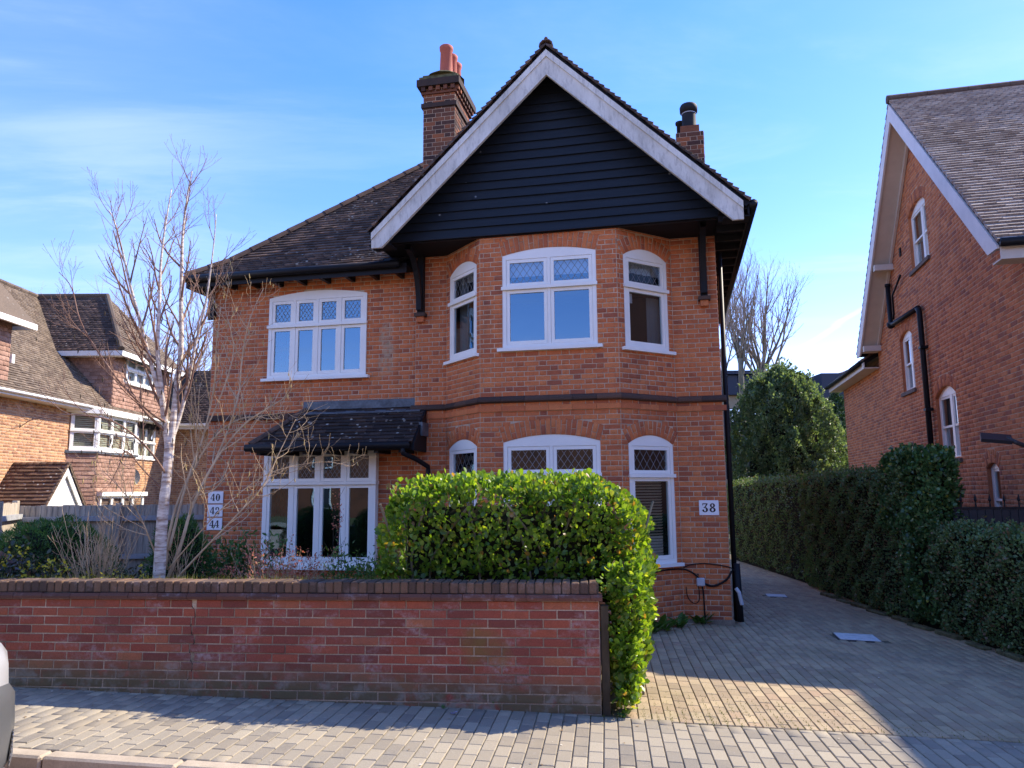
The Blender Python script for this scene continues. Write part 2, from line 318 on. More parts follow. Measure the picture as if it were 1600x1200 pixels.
LEAD = plain('lead_sheet', (0.10, 0.12, 0.135), 0.5, 0.4, 0.45, 5, bump=0.25, fine=25)
TERRA = plain('terracotta', (0.42, 0.12, 0.075), 0.75, 0.25, 0.15, 6)
CONCRETE = plain('mossy_cement', (0.12, 0.115, 0.06), 0.95, 0.1, 0.5, 9, bump=0.6, fine=30)
GREYMET = plain('dark_metal', (0.03, 0.03, 0.034), 0.45, 0.5, 0.2, 8)
PLATE = plain('white_enamel_plate', (0.82, 0.82, 0.83), 0.3, 0.4, 0.03, 5, bump=0)
INK = plain('black_numeral_paint', (0.008, 0.008, 0.012), 0.4, 0.4, 0.05, 5, bump=0)
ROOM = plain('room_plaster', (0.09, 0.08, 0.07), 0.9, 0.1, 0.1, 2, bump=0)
CURTAIN = plain('pale_curtain', (0.30, 0.30, 0.29), 0.9, 0.1, 0.1, 3, bump=0)
BLINDM = plain('beige_blind', (0.76, 0.62, 0.47), 0.6, 0.3, 0.06, 3, bump=0)
WHITEBLIND = plain('white_roller_blind', (0.72, 0.73, 0.74), 0.8, 0.2, 0.05, 3, bump=0)
LATTICE = plain('lead_came', (0.18, 0.19, 0.20), 0.4, 0.5, 0.1, 20, bump=0)
def glass(name, fac=0.30, tint=(0.80, 0.90, 1.0), wav=0.0):
    m = newmat(name); t = NT(m)
    g = t.N.new('ShaderNodeBsdfGlossy'); g.inputs['Roughness'].default_value = 0.0; g.inputs['Color'].default_value = (*tint, 1)
    tr = t.N.new('ShaderNodeBsdfTransparent'); tr.inputs['Color'].default_value = (0.72, 0.78, 0.80, 1)
    lw = t.N.new('ShaderNodeLayerWeight'); lw.inputs['Blend'].default_value = 0.5
    k = t.math('ADD', t.math('MULTIPLY', t.math('POWER', lw.outputs['Facing'], 4.0), 0.95), fac + 0.05, clamp=True)
    mx = t.N.new('ShaderNodeMixShader'); t.link(k, mx.inputs[0]); t.link(tr.outputs[0], mx.inputs[1]); t.link(g.outputs[0], mx.inputs[2]); t.link(mx.outputs[0], t.out.inputs[0])
    bp = t.N.new('ShaderNodeBump'); bp.inputs['Strength'].default_value = 0.09; bp.inputs['Distance'].default_value = 0.02; t.link(t.noise(1.4, 2), bp.inputs['Height']); t.link(bp.outputs[0], g.inputs['Normal'])
    return m
GLASS = glass('window_glass', 0.19, (0.50, 0.78, 1.0)); GLASS_L = glass('clear_glass', 0.0, (0.9, 0.95, 1)); GLASS_R = glass('net_curtained_glass', 0.12, (0.9, 0.95, 1))
def leaf_mat(name, stops, trans=0.45, rough=0.38, spec=0.5, tcol=None):
    m = newmat(name); t = NT(m); b = t.pr(rough, spec)
    c = t.ramp(t.rnd(), stops); c = t.mix(1.0, c, t.grey(t.rng(t.noise(2.5, 4), 0.3, 0.7, 0.75, 1.25)), 'MULTIPLY')
    t.link(c, b.inputs['Base Color'])
    tl = t.N.new('ShaderNodeBsdfTranslucent'); t.link(t.mix(1.0, c, tcol or (1.5, 1.6, 0.45), 'MULTIPLY'), tl.inputs[0])
    mx = t.N.new('ShaderNodeMixShader'); mx.inputs[0].default_value = trans; t.link(b.outputs[0], mx.inputs[1]); t.link(tl.outputs[0], mx.inputs[2]); t.link(mx.outputs[0], t.out.inputs[0]); return m
LAUREL = leaf_mat('laurel_leaf', [(0, (0.055, 0.125, 0.024)), (0.3, (0.10, 0.195, 0.028)), (0.6, (0.145, 0.255, 0.036)), (0.86, (0.22, 0.33, 0.05)), (0.955, (0.32, 0.38, 0.07)), (0.97, (0.30, 0.18, 0.06)), (1, (0.20, 0.13, 0.05))], 0.45, 0.36, 0.5, (2.2, 2.0, 0.5))
PRIVET = leaf_mat('hedge_leaf', [(0, (0.075, 0.125, 0.055)), (0.5, (0.12, 0.195, 0.078)), (0.86, (0.17, 0.245, 0.10)), (0.92, (0.21, 0.12, 0.07)), (1, (0.19, 0.155, 0.09))], 0.25, 0.45, 0.4)
IVY = leaf_mat('ivy_leaf', [(0, (0.035, 0.085, 0.03)), (0.5, (0.06, 0.135, 0.045)), (0.93, (0.10, 0.18, 0.06)), (1, (0.30, 0.30, 0.06))], 0.2, 0.3, 0.5)
YEW = leaf_mat('yew_needle', [(0, (0.05, 0.11, 0.03)), (0.6, (0.085, 0.175, 0.045)), (1, (0.13, 0.23, 0.06))], 0.25, 0.55, 0.3)
HOLLY = leaf_mat('evergreen_leaf', [(0, (0.05, 0.09, 0.045)), (0.5, (0.10, 0.155, 0.065)), (1, (0.20, 0.24, 0.11))], 0.45, 0.38, 0.6, (1.6, 1.6, 0.8))
CONIFER = leaf_mat('conifer_spray', [(0, (0.025, 0.06, 0.033)), (0.6, (0.045, 0.10, 0.05)), (1, (0.075, 0.13, 0.06))], 0.15, 0.6, 0.25)
WEED = leaf_mat('weed_leaf', [(0, (0.05, 0.12, 0.025)), (1, (0.10, 0.20, 0.045))], 0.3, 0.45, 0.4)
MAHONIA = leaf_mat('mahonia_leaf', [(0, (0.03, 0.04, 0.022)), (0.6, (0.06, 0.075, 0.035)), (0.9, (0.11, 0.05, 0.04)), (1, (0.12, 0.13, 0.05))], 0.15, 0.35, 0.5)
YELLOWFL = leaf_mat('yellow_blossom', [(0, (0.62, 0.52, 0.04)), (1, (0.75, 0.68, 0.12))], 0.4, 0.6, 0.2, (1.2, 1.1, 0.6))
PINKBUD = leaf_mat('pink_bud', [(0, (0.42, 0.13, 0.10)), (0.5, (0.58, 0.24, 0.17)), (0.8, (0.55, 0.32, 0.20)), (1, (0.30, 0.30, 0.10))], 0.35, 0.6, 0.2, (1.3, 1.0, 0.8))
GRASSM = leaf_mat('grass_blade', [(0, (0.14, 0.17, 0.03)), (0.5, (0.24, 0.24, 0.06)), (1, (0.36, 0.31, 0.12))], 0.35, 0.6, 0.2)
def bark(name, c0, c1, scale=7, stretch=(1, 1, 0.3)):
    m = newmat(name); t = NT(m); b = t.pr(0.8, 0.25)
    t.link(t.mix(t.rng(t.noise(scale, 6, 0.65, stretch=stretch), 0.4, 0.65), c0, c1), b.inputs['Base Color']); t.bump(t.noise(scale * 5, 5), 0.4, 0.006); return m
BIRCH = bark('birch_bark', (0.74, 0.67, 0.58), (0.30, 0.20, 0.14), 13, (0.5, 0.5, 2.2))
BIRCHTWIG = bark('birch_twig', (0.19, 0.105, 0.075), (0.33, 0.21, 0.15), 12)
HAZEL = bark('hazel_bark', (0.62, 0.46, 0.28), (0.42, 0.29, 0.17), 14)
GREYBARK = bark('grey_bark', (0.17, 0.15, 0.10), (0.27, 0.24, 0.17), 5)
TWIGGREY = bark('grey_twig', (0.30, 0.24, 0.20), (0.40, 0.33, 0.27), 8)
DARKSTEM = bark('dark_stem', (0.045, 0.035, 0.022), (0.085, 0.065, 0.04), 8)
HEDGECORE = plain('hedge_shade_core', (0.020, 0.020, 0.012), 0.95, 0.05, 0.5, 12, bump=0.4, fine=40)  # dark solid fill puts the shade inside hedges and crowns into the colour
CATKIN = plain('catkin', (0.50, 0.38, 0.16), 0.9, 0.1, 0.2, 20, bump=0.2)
def paver_mat(name, stops, dirt, dirt_amt, moss=0.0):
    m = newmat(name); t = NT(m); b = t.pr(0.85, 0.25)
    c = t.ramp(t.rnd(), stops); c = t.mix(1.0, c, t.grey(t.rng(t.noise(160, 3, 0.7), 0.25, 0.75, 0.72, 1.28)), 'MULTIPLY')
    c = t.mix(t.rng(t.noise(1.4, 6, 0.65), 0.42, 0.72, 0, dirt_amt), c, dirt)
    c = t.mix(t.math('MULTIPLY', t.rng(t.noise(28, 4, 0.7), 0.6, 0.72), 0.35, clamp=True), c, (0.42, 0.40, 0.37))
    if moss: c = t.mix(t.rng(t.noise(0.8, 6, 0.7), 0.52, 0.72, 0, moss), c, (0.13, 0.12, 0.045))
    t.link(c, b.inputs['Base Color']); t.bump(t.noise(120, 4), 0.45, 0.004); return m
PAVER = paver_mat('grey_paver', [(0, (0.205, 0.18, 0.143)), (0.4, (0.285, 0.25, 0.19)), (0.75, (0.335, 0.29, 0.215)), (1, (0.38, 0.33, 0.24))], (0.34, 0.28, 0.19), 0.65)
DRIVEPAVER = paver_mat('drive_block', [(0, (0.32, 0.24, 0.155)), (0.4, (0.41, 0.315, 0.195)), (0.8, (0.47, 0.365, 0.22)), (1, (0.36, 0.25, 0.16))], (0.255, 0.215, 0.14), 0.6, 0.45)
SAND = plain('jointing_sand', (0.44, 0.36, 0.24), 0.95, 0.1, 0.35, 3, bump=0.3, fine=120)
DRIVESAND = plain('dark_joint_sand', (0.13, 0.11, 0.075), 0.95, 0.1, 0.4, 3, bump=0.3, fine=120)
KERB = plain('kerb_stone', (0.44, 0.36, 0.26), 0.85, 0.25, 0.2, 6, bump=0.4, island=0.1)
ROAD_BOUNCE = plain('brown_bounce_road', (0.36, 0.27, 0.20), 0.9, 0.25, 0.3, 3, bump=0.6, fine=150)  # road tone made paler and warmer to bounce light onto the house fronts
SOIL = plain('soil', (0.085, 0.06, 0.04), 0.95, 0.1, 0.4, 6, bump=0.8, fine=40)
def ground_mat():
    m = newmat('rough_ground'); t = NT(m); b = t.pr(0.95, 0.1)
    c = t.mix(t.rng(t.noise(0.35, 6, 0.6), 0.4, 0.6), (0.065, 0.075, 0.03), (0.10, 0.085, 0.055)); c = t.mix(1.0, c, t.grey(t.rng(t.noise(14, 4), 0.3, 0.7, 0.7, 1.3)), 'MULTIPLY')
    t.link(c, b.inputs['Base Color']); t.bump(t.noise(18, 5), 0.6, 0.05); return m
GROUND = ground_mat()
FENCEWOOD = bark('weathered_fence_wood', (0.50, 0.43, 0.33), (0.30, 0.255, 0.195), 6, (2, 2, 0.25))
FENCERAIL = plain('grey_rail', (0.36, 0.36, 0.35), 0.8, 0.2, 0.25, 8)
COVER = plain('galvanised_cover', (0.62, 0.62, 0.60), 0.5, 0.5, 0.25, 14, bump=0.3, fine=60)
CLADDING = plain('dark_zinc_cladding', (0.020, 0.028, 0.050), 0.5, 0.4, 0.2, 0.3, bump=0)
TANWALL = plain('tan_render', (0.40, 0.31, 0.20), 0.9, 0.1, 0.1, 1.0, bump=0)
OFFICEGLASS = glass('office_glass', 0.55, (0.75, 0.88, 1.0))
CARBUMPER = plain('dark_bumper_tone', (0.12, 0.125, 0.13), 0.35, 0.5, 0.03, 30, metal=0.3, bump=0)  # bumper tone, darker than the body
COWLMET = plain('sooty_cowl', (0.018, 0.016, 0.016), 0.7, 0.3, 0.2, 8)
CARWHITE = plain('pale_car_paint', (0.36, 0.365, 0.375), 0.22, 0.6, 0.02, 30, bump=0)
RUBBER = plain('tyre_rubber', (0.015, 0.015, 0.015), 0.85, 0.2, 0.2, 20)
CHROME = plain('wheel_alloy', (0.55, 0.56, 0.58), 0.25, 0.6, 0.05, 10, metal=0.9, bump=0)
CARGLASS = glass('car_glass', 0.15, (0.8, 0.85, 0.9)); LAMPLENS = glass('headlight_lens', 0.35, (1, 1, 1))
PLASTICGREY = plain('grey_plastic', (0.50, 0.51, 0.53), 0.4, 0.4, 0.05, 8, bump=0)
CREAM = plain('cream_paint', (0.62, 0.56, 0.48), 0.5, 0.3, 0.08, 4, bump=0.05)
# ------------------------------------------------------------------ bricks, tiles, pavers: pieces laid on a plane
class Pieces:
    """rectangular pieces (x0,x1,z0,z1) on planes; front at y=-proud; kept apart by joints"""
    def __init__(s): s.p = []
    def add(s, M, x0, x1, z0, z1, pb=0.007, pt=None, ch=0.004, back=0.012):
        s.p.append((M, x0, x1, z0, z1, pb, pb if pt is None else pt, ch, back))
    @staticmethod
    def verts(x0, x1, z0, z1, pb, pt, ch, back):
        cb = min(ch, (x1 - x0) * 0.3)
        return [(x0, back, z0), (x1, back, z0), (x1, back, z1), (x0, back, z1),
                (x0, -pb + cb, z0), (x1, -pb + cb, z0), (x1, -pt + cb, z1), (x0, -pt + cb, z1),
                (x0 + cb, -pb, z0 + cb), (x1 - cb, -pb, z0 + cb), (x1 - cb, -pt, z1 - cb), (x0 + cb, -pt, z1 - cb)]
    F = [(0, 1, 5, 4), (1, 2, 6, 5), (2, 3, 7, 6), (3, 0, 4, 7), (4, 5, 9, 8), (5, 6, 10, 9), (6, 7, 11, 10), (7, 4, 8, 11), (8, 9, 10, 11)]
    def emit(s, owner, name, mat, limit=300, rest='brickwork', vis=None, worldM=None):
        """the `limit` largest-in-view pieces become objects called `name`, the others one joined mesh"""
        if not s.p: return
        wm = worldM or Matrix.Identity(4); sc = []
        for i, q in enumerate(s.p):
            M, x0, x1, z0, z1 = q[:5]; c = wm @ M @ Vector(((x0 + x1) / 2, 0, (z0 + z1) / 2)); px = proj(c)
            ok = -5 < px[0] < 1605 and -5 < px[1] < 1205 and (vis is None or vis(px, c))
            n = (wm @ M).to_3x3() @ Vector((0, -1, 0)); v = (Vector((0, 0, CAM_H)) - c); fac = max(0.0, n.dot(v) / v.length)
            a = (x1 - x0) * (z1 - z0) * fac / v.length_squared
            sc.append((-(a ** 0.5) if (ok and fac > 0.05) else 1.0, i))
        order = sorted(sc); singles = set(i for a, i in order[:limit] if a < 0)
        cache = {}
        for i in sorted(singles):
            M, x0, x1, z0, z1, pb, pt, ch, back = s.p[i]
            L, H = x1 - x0, z1 - z0; k = (round(L, 2), round(H, 3), round(pb, 3), round(pt, 3))
            if k not in cache:
                me = bpy.data.meshes.new(name); lx = max(k[0], 0.02) / 2
                me.from_pydata(Pieces.verts(-lx, lx, -k[1] / 2, k[1] / 2, k[2], k[3], ch, back), [], Pieces.F); me.materials.append(mat); me.update(); cache[k] = me
            mz = M @ Matrix.Translation(((x0 + x1) / 2, 0, (z0 + z1) / 2)); fx = L / max(k[0], 0.02)
            put(name, cache[k], owner, mz @ Matrix.Diagonal((fx, 1, 1, 1)))
        idx = [i for i in range(len(s.p)) if i not in singles]
        if not idx: return
        A = np.array([Pieces.verts(*s.p[i][1:]) for i in idx], dtype=np.float64)
        Ms = np.array([[list(r) for r in s.p[i][0]] for i in idx], dtype=np.float64)
        V = np.einsum('nij,nkj->nki', Ms[:, :3, :3], A) + Ms[:, None, :3, 3]
        Fq = (np.array(Pieces.F, dtype=np.int64)[None] + (np.arange(len(idx)) * 12)[:, None, None]).reshape(-1, 4)
        o = put(rest, mesh_np(rest, V.reshape(-1, 3), Fq, mat), owner); o['kind'] = 'stuff'; return o

def arc(hole):
    w = hole['x1'] - hole['x0']; r = hole['rise']; Rr = (w * w / 4 + r * r) / (2 * r); return Rr, hole['zs'] + r - Rr, math.asin(min(1, w / 2 / Rr))
class Wall:
    """flat wall in a plane frame M (x right, y inwards, z up); solid(z)->(xl,xr); holes: windows with a segmental head"""
    def __init__(s, M, z0, z1, solid, holes=(), breaks=()):
        s.M, s.z0, s.z1, s.solid, s.holes, s.breaks = M, z0, z1, solid, list(holes), list(breaks)
    def hole_at(s, h, z, vous):
        cx = (h['x0'] + h['x1']) / 2; hw = (h['x1'] - h['x0']) / 2; vh = h.get('vh', 0) if vous else 0
        if z <= h['z0']: return None
        if z < h['zs']: return (h['x0'], h['x1'])
        if h['rise'] <= 0:
            return None
        Rr, zc, th = arc(h); Ro = Rr + vh; d = z - zc
        if d >= Ro: return None
        half = math.sqrt(Ro * Ro - d * d)
        if vh: half = min(half, d * math.tan(th))
        return (cx - half, cx + half)
    def spans(s, z, vous=False):
        xl, xr = s.solid(z); iv = [(xl, xr)] if xr > xl else []
        for h in s.holes:
            g = s.hole_at(h, z, vous)
            if not g: continue
            nv = []
            for a, b in iv:
                if g[1] <= a or g[0] >= b: nv.append((a, b)); continue
                if g[0] > a: nv.append((a, g[0]))
                if g[1] < b: nv.append((g[1], b))
            iv = nv
        return iv
    def backing(s, owner, name, mat, reveal=0.12, label=None, rmat=None):
        lv = {s.z0, s.z1, *[b for b in s.breaks if s.z0 < b < s.z1]}
        for h in s.holes:
            lv |= {max(s.z0, h['z0']), h['zs']}
            if h['rise'] > 0:
                for k in range(1, 11): lv.add(h['zs'] + h['rise'] * (1 - (1 - k / 10) ** 2))
        lv = sorted(v for v in lv if s.z0 <= v <= s.z1); mb = MB(); e = 1e-5; rv = MB()
        for a, b in zip(lv, lv[1:]):
            if b - a < 1e-4: continue
            ia, ib = s.spans(a + e), s.spans(b - e)
            if len(ia) != len(ib): ib = ia if len(ia) < len(ib) else ib; ia = ib if len(ib) < len(ia) else ia
            for (p0, p1), (q0, q1) in zip(ia, ib): mb.add([(p0, 0, a), (p1, 0, a), (q1, 0, b), (q0, 0, b)], [(0, 1, 2, 3)])
        for h in s.holes:
            x0, x1, z0, zs = h['x0'], h['x1'], max(h['z0'], s.z0), h['zs']; d = h.get('reveal', reveal)
            pts = [(x0, z0), (x0, zs)]
            if h['rise'] > 0:
                Rr, zc, th = arc(h); cx = (x0 + x1) / 2
                pts += [(cx + Rr * math.sin(t), zc + Rr * math.cos(t)) for t in np.linspace(-th, th, 13)[1:-1]]
            pts += [(x1, zs), (x1, z0)]
            for (a, b), (c, e2) in zip(pts, pts[1:] + pts[:1]): rv.add([(a, 0, b), (c, 0, e2), (c, d, e2), (a, d, b)], [(0, 1, 2, 3)])
            rv.obj('reveal', rmat or mat, owner, s.M); rv = MB()
        o = mb.obj(name, mat, owner, s.M)
        if label: o['label'] = label
        return o
    def bricks(s, P, course=0.0705, S_=0.224, H_=0.111, joint=0.0095, proud=0.0045, bond='flemish', voussoirs=True, zstart=None, x_ref=0.0, clip=None):
        z = s.z0 if zstart is None else zstart; row = 0; MI = s.M
        while z < s.z1 - 0.02:
            zt = min(z + course, s.z1); zm = (z + zt) / 2
            if z >= s.z0 - 0.01:
                if bond == 'flemish': seq = [S_, H_]; off = (row % 2) * (S_ * 0.75)
                elif bond == 'header': seq = [H_]; off = (row % 2) * H_ * 0.5
                else: seq = [S_]; off = (row % 2) * S_ * 0.5
                per = sum(seq)
                for a, b in s.spans(zm, True):
                    if b - a < 0.02: continue
                    n0 = math.floor((a - x_ref + off) / per) - 1; x = x_ref - off + n0 * per; cells = []; k = 0
                    while x < b:
                        w = seq[k % len(seq)] * (1 + random.uniform(-0.02, 0.02) * 0); k += 1
                        c0, c1 = max(x, a), min(x + w, b); x += w
                        if c1 - c0 < 1e-4: continue
                        if cells and c1 - c0 < 0.045: cells[-1][1] = c1
                        elif cells and cells[-1][1] - cells[-1][0] < 0.045: cells[-1][1] = c1
                        else: cells.append([c0, c1])
                    for c0, c1 in cells:
                        if clip and clip((c0 + c1) / 2, zm): continue
                        j = joint / 2; jz = random.uniform(-0.001, 0.001)
                        P.add(MI, c0 + j, c1 - j, z + j + jz, zt - j + jz, proud + random.uniform(-0.002, 0.002))
            z = zt; row += 1
        if voussoirs:
            for h in s.holes:
                vh = h.get('vh', 0)
                if not vh or h['rise'] <= 0: continue
                Rr, zc, th = arc(h); cx = (h['x0'] + h['x1']) / 2; n = max(3, round(2 * th * (Rr + vh * 0.4) / course))
                for k in range(n):
                    a = -th + (k + 0.5) * 2 * th / n; wv = 2 * th / n * (Rr + vh * 0.3) - joint
                    Mv = s.M @ Matrix.Translation((cx, 0, zc)) @ Matrix.Rotation(a, 4, 'Y')
                    cut = h.get('cut', s.z1 - zc)
                    top = min(Rr + vh, (s.z1 - zc) / math.cos(a) - 0.006)
                    if k % 2: P.add(Mv, -wv / 2, wv / 2, Rr + 0.003, top, 0.008 + random.uniform(-0.002, 0.002))
                    else:
                        m2 = Rr + (top - Rr) * (0.42 if (k // 2) % 2 else 0.62)
                        P.add(Mv, -wv / 2, wv / 2, Rr + 0.003, m2 - 0.004, 0.008 + random.uniform(-0.002, 0.002)); P.add(Mv, -wv / 2, wv / 2, m2 + 0.004, top, 0.008 + random.uniform(-0.002, 0.002))

def slope_frame(o, xdir, up):
    x = Vector(xdir).normalized(); z = Vector(up).normalized(); y = z.cross(x).normalized(); z = x.cross(y)
    M = Matrix((x, y, z)).transposed().to_4x4(); M.translation = Vector(o); return M
def tiles(P, M, z1, span, gauge=0.1, width=0.165, pb=0.020, pt=0.005, jitter=0.004, z0=0.0, gap=0.003):
    z = z0; row = 0
    while z < z1 - 0.02:
        zt = min(z + gauge, z1); xl, xr = span((z + zt) / 2); x = math.floor(xl / width) * width - (row % 2) * width * 0.5
        while x < xr:
            a, b = max(x, xl), min(x + width, xr)
            if b - a > 0.02:
                k = random.uniform(-jitter, jitter); P.add(M, a + gap / 2, b - gap / 2, z + k, zt + 0.004, pb + random.uniform(-0.004, 0.006), pt, 0.001, 0.02)
            x += width
        z = zt; row += 1

# ------------------------------------------------------------------ windows
def ring(mb, x0, x1, z0, z1, w, y0, y1):
    mb.box(x0, x0 + w, y0, y1, z0, z1); mb.box(x1 - w, x1, y0, y1, z0, z1); mb.box(x0 + w, x1 - w, y0, y1, z0, z0 + w); mb.box(x0 + w, x1 - w, y0, y1, z1 - w, z1)
def lattice(x0, x1, z0, z1, nx, y, ratio=1.45, w=0.0075):
    mb = MB(); dx = (x1 - x0) / nx; dz = dx * ratio
    sl = dz / dx
    for fam, yy in ((1, y), (-1, y - 0.0015)):
        for k in range(-int((z1 - z0) / dz) - 3, nx + int((z1 - z0) / dz) + 4):
            c = x0 + k * dx + dx * 0.5
            # line x = c + fam*(z-z0)/sl
            pts = []
            za, zb = z0, z1
            xa, xb = c + fam * (za - z0) / sl, c + fam * (zb - z0) / sl
            # clip in x
            def clipz(xv): return z0 + (xv - c) * sl * fam
            lo, hi = sorted((clipz(x0), clipz(x1))); za, zb = max(za, lo), min(zb, hi)
            if zb - za < 0.01: continue
            xa, xb = c + fam * (za - z0) / sl, c + fam * (zb - z0) / sl; hw = w / 2 * math.sqrt(1 + 1 / sl / sl)
            mb.add([(xa - hw, yy, za), (xa + hw, yy, za), (xb + hw, yy, zb), (xb - hw, yy, zb)], [(0, 1, 2, 3)])
    return mb
def casement_window(owner, M, x0, x1, z0, zs, rise, ztr, ncol, y=0.0, lead=4, mat=None, gl=None, sill=True, sill_ext=0.07, fw=0.055, cols=None, lattice_on=True, sash_w=0.048, head_drop=0.0, sill_z=None, depth=0.07, label=None, sill_mat=None):
    mat = mat or WHITE; gl = gl or GLASS
    f = MB(); top = zs
    zt_top = zs - head_drop                          # underside of the head board
    f.box(x0, x0 + fw, y, y + depth, z0, zt_top); f.box(x1 - fw, x1, y, y + depth, z0, zt_top); f.box(x0 + fw, x1 - fw, y, y + depth, z0, z0 + fw)
    if rise > 0:
        hole = dict(x0=x0, x1=x1, zs=zs, rise=rise); Rr, zc, th = arc(hole); cx = (x0 + x1) / 2
        poly = [(x0, zt_top), (x1, zt_top)] + [(cx + Rr * math.sin(t), zc + Rr * math.cos(t)) for t in np.linspace(th, -th, 15)]
        f.prism(poly, y, y + depth)
    else: f.box(x0, x1, y, y + depth, zt_top, zs + 0.0 if head_drop else zs + fw)
    xs = cols or list(np.linspace(x0 + fw, x1 - fw, ncol + 1)); mw = 0.022
    th2 = 0.036
    if ztr: f.box(x0 - 0.015, x1 + 0.015, y - 0.035, y + depth - 0.002, ztr - th2, ztr + th2 * 0.35)
    rows = [(z0 + fw, ztr - th2), (ztr + th2 * 0.35, zt_top)] if ztr else [(z0 + fw, zt_top)]
    for xm in xs[1:-1]:
        for a, b in rows: f.box(xm - mw, xm + mw, y + 0.002, y + depth - 0.004, a, b)
    win = f.obj('window', mat, owner, M)
    if label: win['label'] = label
    for ri, (a, b) in enumerate(rows):
        for ci in range(len(xs) - 1):
            xa = xs[ci] + (mw if ci else 0); xb = xs[ci + 1] - (mw if ci < len(xs) - 2 else 0)
            g = 0.003; c = MB(); ring(c, xa + g, xb - g, a + g, b - g, sash_w, y + 0.008, y + 0.05)
            c.obj('casement', mat, win)
            i = sash_w + g; q = MB().quad((xa + i, y + 0.03, a + i), (xb - i, y + 0.03, a + i), (xb - i, y + 0.03, b - i), (xa + i, y + 0.03, b - i))
            q.obj('pane', gl, win)
            if lattice_on and (ri == 1 or len(rows) == 1):
                lattice(xa + i, xb - i, a + i, b - i, lead, y + 0.028).obj('lead_lattice', LATTICE, win)
    if sill:
        szt = z0; s2 = MB().box(x0 - sill_ext, x1 + sill_ext, y - 0.075, y + depth, szt - 0.045, szt); s2.obj('sill', sill_mat or mat, win)
    return win
